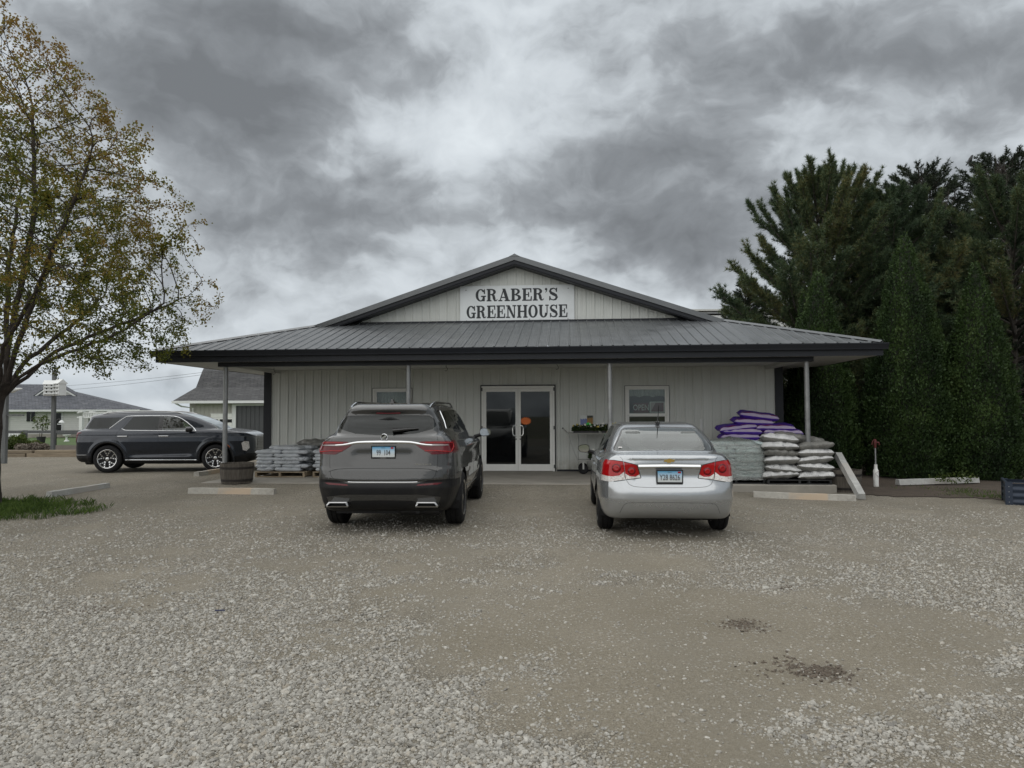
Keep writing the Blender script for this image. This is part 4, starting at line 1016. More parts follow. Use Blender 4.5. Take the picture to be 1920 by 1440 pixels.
def set_hue(me, vals):
    at = me.attributes.new('hue', 'FLOAT', 'POINT'); at.data.foreach_set('value', np.asarray(vals, np.float32))
def join_arrays(parts):
    V = []; Q = []; o = 0
    for v, q in parts: V.append(v); Q.append(q + o); o += len(v)
    return np.concatenate(V), np.concatenate(Q)

# ---- leafing maple by the lot
def maple():
    r_ = np.random.default_rng(5); base = np.array([-9.32, 12.75, gzf(-9.32, 12.75) - .05])
    prof = np.array([(2.35, 1.9), (2.6, 3.1), (3.0, 3.95), (3.6, 4.1), (4.2, 4.05), (5.2, 3.8), (6.4, 3.25), (7.3, 2.5), (8.1, 1.65), (8.8, .75), (9.2, .1)])
    z = r_.uniform(2.35, 9.2, 36000); th = r_.uniform(0, 2 * math.pi, 36000); R0 = np.interp(z, prof[:, 0], prof[:, 1])
    lump = .79 * (1 + .11 * np.sin(th * 5 + z * 1.3) + .09 * np.sin(th * 9 - z * 2.6 + 1))
    rr = R0 * lump * r_.uniform(.0, 1, 36000) ** .42
    A = np.stack([base[0] + rr * np.cos(th), base[1] + rr * np.sin(th), z], 1)
    A = A[r_.random(36000) < (R0 / 4.1) ** 1.6][:11500]
    # a hollow near the stem keeps the lower middle open
    A = A[~((np.hypot(A[:, 0] - base[0], A[:, 1] - base[1]) < 1.5) & (A[:, 2] < 3.6))]
    nodes = []; par = []
    def add(p, pa): nodes.append(np.array(p, float)); par.append(pa); return len(nodes) - 1
    def limb(pts, start):
        cur = start
        for p in pts:
            q = nodes[cur]; p = np.array(p); k = max(1, int(np.linalg.norm(p - q) / .2))
            for i in range(1, k + 1): cur = add(q + (p - q) * i / k + r_.normal(0, .012, 3), cur)
        return cur
    root = add(base, -1); top = limb([(base[0] + .02, base[1], .9), (base[0] + .06, base[1], 1.85)], root)
    limb([(-8.95, 12.7, 2.2), (-8.45, 12.62, 2.52), (-7.9, 12.6, 2.72), (-7.3, 12.62, 2.95), (-6.75, 12.7, 3.3), (-6.3, 12.75, 3.65)], top)
    t2 = limb([(-9.05, 12.72, 2.2)], top)
    limb([(-8.85, 12.6, 2.7), (-8.55, 12.5, 3.4), (-8.1, 12.4, 4.4), (-7.65, 12.3, 5.4), (-7.3, 12.2, 6.3)], t2)
    limb([(-9.1, 12.8, 3.0), (-8.95, 12.95, 4.3), (-8.85, 13.05, 5.6), (-8.9, 13.0, 7.0)], t2)
    limb([(-9.9, 12.9, 2.7), (-10.8, 13.0, 3.4), (-11.8, 13.0, 4.0)], top)
    limb([(-9.3, 13.5, 2.6), (-9.1, 14.5, 3.4), (-8.9, 15.4, 4.2)], top)
    limb([(-9.4, 12.1, 2.6), (-9.3, 11.1, 3.4), (-9.2, 10.2, 4.3)], top)
    limb([(-8.6, 13.3, 2.8), (-7.6, 14.1, 3.5), (-6.8, 14.8, 4.1)], top); limb([(-8.7, 12.1, 2.8), (-7.7, 11.4, 3.6), (-7.0, 10.8, 4.3)], top)
    limb([(-9.7, 12.4, 3.0), (-10.4, 12.0, 4.6), (-10.6, 11.8, 6.0)], t2); limb([(-9.5, 13.3, 3.2), (-9.9, 13.9, 4.8), (-10.0, 14.2, 6.0)], t2)
    step = .17; alive = np.ones(len(A), bool); grew = 0
    for it in range(70):
        kd = kdtree.KDTree(len(nodes))
        for i, p in enumerate(nodes): kd.insert(p, i)
        kd.balance(); pull = {}
        for ai in np.nonzero(alive)[0]:
            co, i, d = kd.find(A[ai])
            if d < .22: alive[ai] = False
            elif d < 1.5: v = A[ai] - nodes[i]; pull.setdefault(i, []).append(v / d)
        if not pull: break
        for i, vs_ in pull.items():
            d = np.sum(vs_, 0); pd = nodes[i] - nodes[par[i]] if par[i] >= 0 else np.array([0, 0, .1]); pd = pd / (np.linalg.norm(pd) + 1e-9)
            d = d / (np.linalg.norm(d) + 1e-9) + pd * .6 + np.array([0, 0, .27]) + r_.normal(0, .10, 3); d /= np.linalg.norm(d); add(nodes[i] + d * step, i)
        if len(nodes) > 26000: break
    N_ = np.array(nodes); pa = np.array(par); n = len(N_)
    area = np.zeros(n); kids = np.zeros(n, int)
    for i in range(n - 1, 0, -1):
        if kids[i] == 0: area[i] += .0042 ** 2.25
        area[pa[i]] += area[i]; kids[pa[i]] += 1
    rad = area ** (1 / 2.25); rad = rad * (.20 / rad[0]) if rad[0] > .20 else rad
    rad = np.maximum(rad, .0035)
    i = np.arange(1, n); A_, B_ = N_[pa[i]], N_[i]; ra, rb = rad[pa[i]], rad[i]; ra = np.minimum(ra, rb * 1.5)
    flare = (A_[:, 2] < .6); ra = np.where(flare, ra * (1 + .5 * (1 - A_[:, 2] / .6)), ra); rb = np.where(B_[:, 2] < .6, rb * (1 + .5 * (1 - B_[:, 2] / .6)), rb)
    big = rb > .02
    w1 = tubes_np(A_[big], B_[big], ra[big], rb[big], 9); w2 = tubes_np(A_[~big], B_[~big], ra[~big], rb[~big], 3)
    e = empty('maple_tree', tuple(base), 0, 'spreading maple in early bronze-green leaf beside the lot', 'tree')
    V, Q = join_arrays([w1, w2]); me = np_mesh('trunk', V - base, Q, M_BARK2, 4, True); link('trunk', me, e)
    # leaves, clustered on the young wood
    thin = np.nonzero(rad < .0085)[0]; tip = np.nonzero((kids == 0))[0]
    P = []
    for src, k, sp_ in ((thin, 5, .045), (tip, 40, .05)):
        q = np.repeat(N_[src], k, 0); dirs = N_[src] - N_[pa[src]]; dirs /= np.linalg.norm(dirs, axis=1, keepdims=True) + 1e-9
        q = q + np.repeat(dirs, k, 0) * r_.uniform(-.16, .10, (len(q), 1)); P.append(q + r_.normal(0, sp_, q.shape))
    P = np.concatenate(P); V, Q = leaf_quads(P, .052, 12)
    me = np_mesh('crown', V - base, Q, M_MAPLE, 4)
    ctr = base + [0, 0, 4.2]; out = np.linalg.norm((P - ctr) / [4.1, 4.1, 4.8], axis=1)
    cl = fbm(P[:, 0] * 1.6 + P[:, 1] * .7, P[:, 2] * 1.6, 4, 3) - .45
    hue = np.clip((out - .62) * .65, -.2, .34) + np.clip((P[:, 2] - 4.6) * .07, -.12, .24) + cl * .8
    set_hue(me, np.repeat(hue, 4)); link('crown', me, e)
    print('maple', n, len(P))
M_BARK2 = mat('maple_bark', (.060, .048, .040), .95, var=.4, vscale=6, bump=1.0, bscale=28, stretch=(3, 3, .7))
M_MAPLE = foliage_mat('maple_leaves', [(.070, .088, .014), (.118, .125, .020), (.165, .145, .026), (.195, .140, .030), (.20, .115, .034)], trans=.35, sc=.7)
maple()

# ---- conifers
def needles(P, Dr, K, L0, L1, wid, spread, seed, droop=0.0):
    """tufts: K thin needles around each direction"""
    r_ = np.random.default_rng(seed); n = len(P)
    D2 = np.repeat(Dr, K, 0) + r_.normal(0, spread, (n * K, 3)); D2[:, 2] -= droop; D2 /= np.linalg.norm(D2, axis=1, keepdims=True)
    O = np.repeat(P, K, 0); L = r_.uniform(L0, L1, (n * K, 1)); s = np.cross(D2, r_.normal(size=D2.shape)); s /= np.linalg.norm(s, axis=1, keepdims=True) + 1e-9
    V = np.stack([O - s * wid, O + s * wid, O + D2 * L], 1).reshape(-1, 3)
    return V, np.arange(3 * n * K).reshape(-1, 3)
def conifer(name, label, base, H, Rm, seed, mleaf, kind='pine', z0=.3, shape=1.5, top=0.0, twk=15):
    r_ = np.random.default_rng(seed); base = np.array(base, float); e = empty(name, tuple(base), 0, label, 'tree', 'evergreens beside the shop')
    seg = [(np.array([0, 0, -.1]), np.array([0, 0, H * .55]), .045 * H * .4, .02 * H * .4), (np.array([0, 0, H * .55]), np.array([r_.normal(0, .1), r_.normal(0, .1), H * .98]), .02 * H * .4, .012)]
    TP = []; TD = []; z = z0
    while z < H * .985:
        t = z / H; Rz = Rm * max(.05, (1 - t ** shape)) ** .8
        nb = int(r_.integers(5, 8)) if kind == 'pine' else int(r_.integers(7, 10)); a0 = r_.uniform(0, 6.28)
        for b in range(nb):
            az = a0 + b * 6.283 / nb + r_.normal(0, .25); L = Rz * r_.uniform(.72, 1.18) + .15
            el0 = (.22 + .72 * t ** 1.3) if kind == 'pine' else (-.05 + .55 * t ** 2)
            p = np.array([0, 0, z + r_.normal(0, .08)]); k = 6; pts = [p]
            for i in range(k):
                el = el0 + (.45 if kind == 'pine' else .30) * (i / k) ** 1.5 + r_.normal(0, .06)
                d = np.array([math.cos(az) * math.cos(el), math.sin(az) * math.cos(el), math.sin(el)]); pts.append(pts[-1] + d * L / k); az += r_.normal(0, .06)
            rb = .008 + .012 * L
            for i in range(k): seg.append((pts[i], pts[i + 1], rb * (1 - i / k) + .004, rb * (1 - (i + 1) / k) + .004))
            m = max(4, int(L * twk))
            for j in range(m):
                f = 1 - (j / m) * .72; i = min(k - 1, int(f * k)); q = pts[i] + (pts[i + 1] - pts[i]) * (f * k - i)
                fw_ = (pts[i + 1] - pts[i]); fw_ /= np.linalg.norm(fw_); sd = np.cross(fw_, [0, 0, 1]); s = (-1) ** j
                d = fw_ * .75 + sd * s * r_.uniform(.2, 1.0) + np.array([0, 0, r_.uniform(-.35, 1.0) if kind == 'pine' else r_.uniform(-.2, .6)]); d /= np.linalg.norm(d)
                tl = (.16 + .34 * (L / Rm)) * r_.uniform(.6, 1.15) * (1.15 - .4 * f)
                seg.append((q, q + d * tl, .006, .003))
                for u in ((.35, .65, 1.0) if kind == 'pine' else (.2, .45, .7, .95)):
                    TP.append(q + d * tl * u); TD.append(d + np.array([0, 0, .25 if kind == 'pine' else .1]))
            TP.append(pts[-1]); TD.append(fw_)
        z += r_.uniform(.30, .46) * (1.0 if kind == 'pine' else .75)
    if kind == 'pine':
        TP = np.array(TP); TD = np.array(TD); V, T = needles(TP, TD / np.linalg.norm(TD, axis=1, keepdims=True), 30, .11, .19, .0075, .62, seed)
        hue = np.repeat((fbm(TP[:, 0] * .9 + 5, TP[:, 2] * .9 + TP[:, 1], seed, 3) - .45) * .9, 90)
    else:
        TP = np.array(TP); TD = np.array(TD); V, T = needles(TP, TD / np.linalg.norm(TD, axis=1, keepdims=True), 13, .07, .13, .010, .8, seed)
        hue = np.repeat((fbm(TP[:, 0] * 1.2, TP[:, 2] * 1.2 + TP[:, 1], seed, 3) - .45) * .7, 39)
        for k in range(int(top)):                                     # leader shoots at the crown
            a = r_.uniform(0, 6.28); rr = abs(r_.normal(0, .55)); zz = H * .93 - rr * .8 + r_.uniform(-.5, .2); q = np.array([rr * math.cos(a), rr * math.sin(a), zz]); l_ = r_.uniform(.35, .85)
            d = np.array([math.cos(a) * .25 * min(1, rr), math.sin(a) * .25 * min(1, rr), 1]); seg.append((q, q + d * l_, .016, .009))
            for u in np.linspace(.2, .95, 5):
                for b in range(2): a2 = r_.uniform(0, 6.28); seg.append((q + d * l_ * u * .8, q + d * l_ * u * .8 + np.array([math.cos(a2) * .13, math.sin(a2) * .13, .10]), .009, .006))
    A_ = np.array([s[0] for s in seg]); B_ = np.array([s[1] for s in seg]); ra = np.array([s[2] for s in seg]); rb = np.array([s[3] for s in seg])
    V2, Q2 = tubes_np(A_, B_, ra, rb, 4); link('trunk', np_mesh('trunk', V2, Q2, M_BARK, 4, True), e)
    me = np_mesh('crown', V, T, mleaf, 3); set_hue(me, hue); link('crown', me, e)
    return e
M_PINE = foliage_mat('pine_needles', [(.032, .054, .030), (.058, .092, .048), (.085, .120, .055), (.130, .130, .050), (.165, .14, .055)], trans=.12, sc=.8)
M_SPRUCE = foliage_mat('spruce_needles', [(.020, .032, .021), (.038, .054, .034), (.056, .074, .042), (.08, .078, .04)], trans=.08, sc=.8)
M_THUJA = foliage_mat('thuja_sprays', isl=.22, cols= [(.012, .026, .008), (.026, .050, .013), (.043, .075, .020), (.062, .092, .026)], trans=.1, sc=1.6)
def at_top(px, py, y): p = on_y(px, py, y); return p.x, p.z
def tree_at(name, label, px, pytop, y, Rm, seed, mleaf, kind, **kw):
    x, zt = at_top(px, pytop, y); return conifer(name, label, (x, y, -.05), zt + .05, Rm, seed, mleaf, kind, **kw)
tree_at('white_pine', 'broad white pine with ragged upswept branches behind the porch corner', 1530, 352, 22.6, 3.5, 3, M_PINE, 'pine', shape=3.6)
tree_at('white_pine', 'white pine standing between the two tall spruces and the arborvitae', 1660, 392, 22.6, 2.9, 4, M_PINE, 'pine', shape=4.5)
tree_at('white_pine', 'dense white pine rising behind the arborvitae nearest the metal raised bed', 1895, 388, 21.4, 3.1, 8, M_PINE, 'pine', shape=4.5)
tree_at('spruce', 'tall dark spruce with a spiky bare crown and no bird', 1722, 316, 25.5, 2.5, 14, M_SPRUCE, 'spruce', shape=4.0, top=90, twk=12)
tree_at('spruce', 'tall dark spruce with spiky crown and a bird perched on it', 1872, 294, 25.5, 2.7, 15, M_SPRUCE, 'spruce', shape=4.0, top=110, twk=12)
tree_at('spruce', 'small dark spruce peeping over the end of the porch roof', 1400, 522, 25.0, 1.1, 16, M_SPRUCE, 'spruce', shape=1.2, top=3, twk=12)
tree_at('spruce', 'slim dark spruce just clearing the porch roof ridge line', 1372, 566, 26.5, .8, 19, M_SPRUCE, 'spruce', shape=1.0, top=2, twk=12)
tree_at('spruce', 'dark spruce filling the gap low between the arborvitae', 1800, 470, 23.5, 2.3, 21, M_SPRUCE, 'spruce', shape=2.6, top=0, twk=12)
tree_at('spruce', 'dark spruce close behind the arborvitae at the porch corner', 1618, 480, 24.0, 2.2, 22, M_SPRUCE, 'spruce', shape=2.6, top=0, twk=12)
def arborvitae(label, px, pytop, pyb, pxl, pxr, y, seed):
    x, zt = at_top(px, pytop, y); rb = (on_y(pxr, 840, y).x - on_y(pxl, 840, y).x) / 2; H = zt + .05; r_ = np.random.default_rng(seed)
    e = empty('arborvitae', (x, y, -.05), 0, label, 'tree', 'evergreens beside the shop')
    n = int(46000 * H * rb / 6); z = H * (1 - np.sqrt(r_.uniform(0.0, 1, n))) * .99 + .02; th = r_.uniform(0, 6.283, n)
    t = z / H; Rz = rb * np.minimum(1, (1 - t ** 1.75) ** .95) * (.82 + .18 * np.minimum(1, t / .12))
    lump = 1 + .05 * np.sin(th * 7 + z * 2.3) + .05 * np.sin(th * 13 - z * 5.1) + .05 * np.sin(z * 9 + th * 3) + .10 * (fbm(th * 4, z * 3.5, seed + 3, 3) - .45)
    rr = Rz * lump * r_.uniform(.74, 1.0, n) + .02
    P = np.stack([rr * np.cos(th), rr * np.sin(th), z], 1)
    out = np.stack([np.cos(th), np.sin(th), np.zeros(n)], 1); D = out * r_.uniform(.15, .8, (n, 1)) + np.array([0, 0, 1]) * r_.uniform(.35, 1, (n, 1)) + r_.normal(0, .25, (n, 3)); D /= np.linalg.norm(D, axis=1, keepdims=True)
    S = np.cross(D, out + r_.normal(0, .5, (n, 3))); S /= np.linalg.norm(S, axis=1, keepdims=True); L = r_.uniform(.035, .085, (n, 1))
    V = np.stack([P, P + D * L * .55 + S * L * .30, P + D * L, P + D * L * .5 - S * L * .30], 1).reshape(-1, 3)
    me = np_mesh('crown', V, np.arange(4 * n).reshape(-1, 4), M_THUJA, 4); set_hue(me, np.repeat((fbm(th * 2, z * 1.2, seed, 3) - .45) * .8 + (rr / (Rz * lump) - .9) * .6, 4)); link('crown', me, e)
    c_ = MB(); pr = [(max(.01, rb * .68 * (1 - (k / 14) ** 1.75) ** .95), H * .97 * k / 14 + .02) for k in range(15)]; c_.lathe(pr, 16); c_.build('dark_core', M_THUJAIN, e)  # opaque cone added to stop see-through; inner shade is in its dark colour
    t_ = MB(); t_.tube([(0, 0, -.1), (0, 0, H * .5), (0, 0, H * .9)], [.09, .05, .01], 8); t_.build('trunk', M_BARK, e)
M_THUJAIN = mat('core_shade', (.016, .022, .010), .95, var=.4, vscale=14)
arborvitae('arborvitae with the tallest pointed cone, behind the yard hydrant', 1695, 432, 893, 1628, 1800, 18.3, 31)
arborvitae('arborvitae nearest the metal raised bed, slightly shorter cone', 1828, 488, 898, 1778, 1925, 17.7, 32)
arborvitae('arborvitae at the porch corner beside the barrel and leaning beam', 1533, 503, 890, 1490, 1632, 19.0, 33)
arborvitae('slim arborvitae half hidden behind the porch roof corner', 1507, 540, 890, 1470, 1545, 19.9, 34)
# the bird on the spruce
bp = on_y(1819, 300, 24.6); bd = MB()
Mb = Matrix.Translation(bp) @ Matrix.Rotation(R(-52), 4, 'Y')
bd.tube([(-.24, 0, 0), (-.13, 0, .0), (-.06, 0, .005), (.02, 0, .01), (.09, 0, .02), (.125, 0, .03), (.16, 0, .035), (.185, 0, .035), (.22, 0, .03)], [.022, .02, .04, .058, .05, .036, .036, .018, .003], 10, M=Mb)
bd.tube([(-.01, .015, -.05), (-.06, .015, -.12)], .006, 5, M=Mb); o = bd.build('bird', mat('black_feathers', (.008, .008, .010), .5), smooth=True); tag(o, 'black bird perched upright on a spruce shoot', 'bird')
tw = MB(); tw.tube([bp + Vector((.03, 0, -.13)), bp + Vector((.25, 0, -.32)), bp + Vector((.45, .1, -.75))], [.008, .012, .02], 5); tw.build('spruce_shoot', M_BARK, None); tag(bpy.data.objects['spruce_shoot'], 'thin bare spruce shoot under the perched bird', 'branch')
# ================================================================== CARS
def chaikin(P, it=2, closed=True):
    P = np.array(P, float)
    for _ in range(it):
        Q = np.roll(P, -1, 0) if closed else P[1:]
        A = P if closed else P[:-1]
        N_ = np.empty((2 * len(A), 2)); N_[0::2] = .75 * A + .25 * Q; N_[1::2] = .25 * A + .75 * Q
        P = N_ if closed else np.vstack([P[:1], N_, P[-1:]])
    return P
class Sdf2:
    """signed distance to a closed 2-D outline, tabulated"""
    def __init__(s, poly, lo, hi, h=.0125):
        s.lo = np.array(lo, float); s.h = h
        n = np.ceil((np.array(hi) - s.lo) / h).astype(int) + 1
        X, Y = np.meshgrid(s.lo[0] + h * np.arange(n[0]), s.lo[1] + h * np.arange(n[1]), indexing='ij')
        d2 = np.full(X.shape, 1e9); ins = np.zeros(X.shape, bool)
        Q = np.roll(poly, -1, 0)
        for (ax, ay), (bx, by) in zip(poly, Q):
            ex, ey = bx - ax, by - ay; L = ex * ex + ey * ey + 1e-12
            t = np.clip(((X - ax) * ex + (Y - ay) * ey) / L, 0, 1)
            d2 = np.minimum(d2, (X - ax - t * ex) ** 2 + (Y - ay - t * ey) ** 2)
            if ay != by:
                c = (ay > Y) != (by > Y); ins ^= c & (X < (bx - ax) * (Y - ay) / (by - ay) + ax)
        s.g = np.where(ins, -1, 1) * np.sqrt(d2)
    def __call__(s, x, y):
        u = np.clip((x - s.lo[0]) / s.h, 0, s.g.shape[0] - 1.001); v = np.clip((y - s.lo[1]) / s.h, 0, s.g.shape[1] - 1.001)
        i = u.astype(int); j = v.astype(int); u = u - i; v = v - j; g = s.g
        return (g[i, j] * (1 - u) + g[i + 1, j] * u) * (1 - v) + (g[i, j + 1] * (1 - u) + g[i + 1, j + 1] * u) * v
def smax(a, b, k):
    h = np.maximum(k - np.abs(a - b), 0) / k; return np.maximum(a, b) + h * h * k * .25
def smin(a, b, k): return -smax(-a, -b, k)
def closed_half(pts):
    P = np.array(pts, float); return np.vstack([P, (P * [1, -1])[::-1]])
class Car:
    def __init__(s, sp):
        s.sp = sp; L = sp['L']; lo2 = (-.5, -.3); hi2 = (L + .5, 2.2)
        s.sl = Sdf2(chaikin(sp['side_low'], 2), lo2, hi2); s.sg = Sdf2(chaikin(sp['side_green'], sp.get('gi', 2)), lo2, hi2)
        s.pl = Sdf2(chaikin(closed_half(sp['plan_low']), 2), (-.5, -1.5), (L + .5, 1.5)); s.pg = Sdf2(chaikin(closed_half(sp['plan_green']), 2), (-.5, -1.5), (L + .5, 1.5))
        s.ol = np.array(sp['off_low']); s.og = np.array(sp['off_green'])
        s.extract()
    def f(s, p):
        x, y, z = p[..., 0], p[..., 1], p[..., 2]
        low = smax(s.sl(x, z), s.pl(x, y) + np.interp(z, s.ol[:, 0], s.ol[:, 1]), s.sp.get('kl', .10))
        gr = smax(s.sg(x, z), s.pg(x, y) + np.interp(z, s.og[:, 0], s.og[:, 1]), s.sp.get('kg', .13))
        v = smin(low, gr, s.sp.get('ku', .05))
        for ft in s.sp.get('features', []): v = v + ft(x, np.abs(y), z)
        return v
    def grad(s, p, e=.006):
        g = np.empty_like(p)
        for i in range(3):
            d = np.zeros(3); d[i] = e; g[..., i] = (s.f(p + d) - s.f(p - d)) / (2 * e)
        return g
    def normal(s, p):
        g = s.grad(p); return g / (np.linalg.norm(g, axis=-1, keepdims=True) + 1e-9)
    def extract(s, h=.026):
        L = s.sp['L']
        xs = np.arange(-.15, L + .15, h); ys = np.arange(-2.5 * h, 1.15, h); zs = np.arange(.1, 1.9, h)
        G = np.stack(np.meshgrid(xs, ys, zs, indexing='ij'), -1); F = s.f(G)
        nx, ny, nz = F.shape
        corners = [(a, b, c) for a in (0, 1) for b in (0, 1) for c in (0, 1)]
        C = np.stack([F[a:nx - 1 + a, b:ny - 1 + b, c:nz - 1 + c] for a, b, c in corners], -1)
        act = (C.min(-1) < 0) & (C.max(-1) >= 0)
        idx = np.argwhere(act); cv = C[act]; acc = np.zeros((len(idx), 3)); cnt = np.zeros(len(idx))
        for i, a in enumerate(corners):
            for j, b in enumerate(corners):
                if j <= i or sum(abs(p - q) for p, q in zip(a, b)) != 1: continue
                va, vb = cv[:, i], cv[:, j]; cr = (va < 0) != (vb < 0)
                t = np.where(cr, va / np.where(cr, va - vb, 1), 0)
                acc += np.where(cr[:, None], np.array(a) + t[:, None] * (np.array(b) - np.array(a)), 0); cnt += cr
        P = (idx + acc / cnt[:, None]) * h + np.array([xs[0], ys[0], zs[0]])
        for _ in range(3):
            g = s.grad(P); P = P - g * (s.f(P) / ((g ** 2).sum(-1) + 1e-9))[:, None] * .9
        vid = -np.ones(act.shape, int); vid[act] = np.arange(len(idx))
        quads = []
        for ax in range(3):
            o = [k for k in range(3) if k != ax]
            sl0 = [slice(1, -1)] * 3; sl0[ax] = slice(0, -1); sl1 = [slice(1, -1)] * 3; sl1[ax] = slice(1, None)
            f0, f1 = F[tuple(sl0)], F[tuple(sl1)]
            cr = np.argwhere((f0 < 0) != (f1 < 0)); sg_ = (f0 < 0)[tuple(cr.T)]
            base = cr + np.array([0 if k == ax else 1 for k in range(3)])
            def cell(da, db):
                c = base.copy(); c[:, o[0]] -= da; c[:, o[1]] -= db
                ok = ((c >= 0) & (c < np.array(act.shape))).all(1); c = np.clip(c, 0, np.array(act.shape) - 1)
                return np.where(ok, vid[tuple(c.T)], -1)
            q = np.stack([cell(1, 1), cell(0, 1), cell(0, 0), cell(1, 0)], 1)
            if ax == 1: sg_ = ~sg_
            q = np.where(sg_[:, None], q, q[:, ::-1])
            quads.append(q[(q >= 0).all(1)])
        s.V, s.Q = P, np.concatenate(quads)
    # ---- projecting outlines onto the body
    def project(s, view, P2):
        P2 = np.asarray(P2, float); n = len(P2); L = s.sp['L']
        if view == 'side': p = np.stack([P2[:, 0], np.full(n, 1.3), P2[:, 1]], 1); d = np.array([0, -1., 0])
        elif view == 'rear': p = np.stack([np.full(n, -.4), P2[:, 0], P2[:, 1]], 1); d = np.array([1., 0, 0])
        elif view == 'front': p = np.stack([np.full(n, L + .4), P2[:, 0], P2[:, 1]], 1); d = np.array([-1., 0, 0])
        else: p = np.stack([P2[:, 0], P2[:, 1], np.full(n, 2.1)], 1); d = np.array([0, 0, -1.])
        for _ in range(90): p = p + d * np.clip(s.f(p) * .75, -.05, .3)[:, None]
        return p, s.normal(p)
    def cut(s, regions):
        bm = bmesh.new(); vs_ = [bm.verts.new(p) for p in s.V.tolist()]
        for q in s.Q.tolist():
            try: bm.faces.new([vs_[i] for i in q])
            except ValueError: pass
        bmesh.ops.bisect_plane(bm, geom=bm.verts[:] + bm.edges[:] + bm.faces[:], plane_co=(0, 0, 0), plane_no=(0, -1, 0), clear_outer=True, dist=1e-5)
        bm.normal_update()
        lay = bm.faces.layers.int.new('reg')
        ax2 = {'side': (0, 2), 'rear': (1, 2), 'front': (1, 2), 'top': (0, 1)}
        for ri, rg in enumerate(regions):
            i0, i1 = ax2[rg['view']]; poly = np.array(rg['poly'], float); cond = rg['cond']
            lo = poly.min(0) - .06; hi = poly.max(0) + .06
            cand = []
            for f in bm.faces:
                c = f.calc_center_median()
                if lo[0] < c[i0] < hi[0] and lo[1] < c[i1] < hi[1] and cond(c, f.normal): cand.append(f)
            for a, b in zip(poly, np.roll(poly, -1, 0)):
                e = b - a; ln = np.hypot(*e)
                if ln < 1e-6: continue
                e = e / ln; nn = (-e[1], e[0])
                near = []; rest = []
                for f in cand:
                    ok = False; sgn = 0; d0 = d1 = 0
                    tmin, tmax = 1e9, -1e9; dmin, dmax = 1e9, -1e9
                    for v in f.verts:
                        dx, dy = v.co[i0] - a[0], v.co[i1] - a[1]
                        t = dx * e[0] + dy * e[1]; dd = dx * nn[0] + dy * nn[1]
                        tmin = min(tmin, t); tmax = max(tmax, t); dmin = min(dmin, dd); dmax = max(dmax, dd)
                    (near if dmin < -1e-5 and dmax > 1e-5 and tmax > -.003 and tmin < ln + .003 else rest).append(f)
                if not near: continue
                co = [0, 0, 0]; no = [0, 0, 0]; co[i0], co[i1] = a; no[i0], no[i1] = nn
                es = {ed for f in near for ed in f.edges}; vv = {v for f in near for v in f.verts}
                r = bmesh.ops.bisect_plane(bm, geom=near + list(es) + list(vv), plane_co=co, plane_no=no, dist=2e-4)
                cand = rest + [g for g in r['geom'] if isinstance(g, bmesh.types.BMFace)]
            for f in cand:
                if not f.is_valid: continue
                c = f.calc_center_median(); x, y = c[i0], c[i1]; ins = False
                for (ax_, ay), (bx, by) in zip(poly, np.roll(poly, -1, 0)):
                    if (ay > y) != (by > y) and x < (bx - ax_) * (y - ay) / (by - ay) + ax_: ins = not ins
                if ins: f[lay] = ri + 1
        bm.verts.index_update(); bm.verts.ensure_lookup_table()
        out = {}
        V = np.array([v.co[:] for v in bm.verts])
        for f in bm.faces: out.setdefault(f[lay], []).append([v.index for v in f.verts])
        bm.free()
        N_ = s.normal(V)
        return V, N_, out
    def part(s, name, V, N_, faces, material, parent, mode='merge', off=0.0, thick=0.0):
        used = sorted({i for f in faces for i in f}); mp = {g: k for k, g in enumerate(used)}
        P = V[used] + N_[used] * off; Nn = N_[used]; Fc = [[mp[i] for i in f] for f in faces]
        flip = P * [1, -1, 1]; fN = Nn * [1, -1, 1]; rF = [f[::-1] for f in Fc]
        def mk(P_, F_, Nq):
            me = mesh(name, P_, F_, material, True)
            me.normals_split_custom_set_from_vertices([tuple(n) for n in Nq])
            return link(name, me, parent)
        if mode == 'merge':
            n = len(P); return [mk(np.vstack([P, flip]), Fc + [[i + n for i in f] for f in rF], np.vstack([Nn, fN]))]
        return [mk(P, Fc, Nn), mk(flip, rF, fN)]
    def ribbon(s, name, view, path, wdt, h, material, parent, mode='both', step=.03, smooth_it=1, closed=False, wend=None, bev=.3, sm=True):
        P2 = np.array(path, float)
        if closed: P2 = np.vstack([P2, P2[:1]])
        if smooth_it: P2 = chaikin(P2, smooth_it, False)
        seg = np.hypot(*np.diff(P2, axis=0).T); cum = np.concatenate([[0], np.cumsum(seg)])
        n = max(3, int(cum[-1] / step) + 1); tt = np.linspace(0, cum[-1], n)
        Q = np.stack([np.interp(tt, cum, P2[:, 0]), np.interp(tt, cum, P2[:, 1])], 1)
        p, nr = s.project(view, Q)
        tg = np.gradient(p, axis=0); tg /= np.linalg.norm(tg, axis=1, keepdims=True) + 1e-9
        sd = np.cross(nr, tg); sd /= np.linalg.norm(sd, axis=1, keepdims=True) + 1e-9
        ww = np.linspace(wdt, wend if wend is not None else wdt, n)[:, None]
        b = ww * bev
        rows = [p - sd * ww / 2 - nr * .004, p - sd * (ww / 2 - b) + nr * h, p + sd * (ww / 2 - b) + nr * h, p + sd * ww / 2 - nr * .004]
        V = np.stack(rows, 1).reshape(-1, 3)
        Fc = [(4 * i + k, 4 * i + k + 1, 4 * i + k + 5, 4 * i + k + 4) for i in range(n - 1) for k in range(3)]
        # make faces look outwards
        c0 = V[list(Fc[1])]; nn = np.cross(c0[1] - c0[0], c0[2] - c0[0])
        if nn @ nr[0] < 0: Fc = [f[::-1] for f in Fc]
        if mode == 'merge':
            m_ = len(V); return [link(name, mesh(name, np.vstack([V, V * [1, -1, 1]]), Fc + [tuple(i + m_ for i in f[::-1]) for f in Fc], material, sm), parent)]
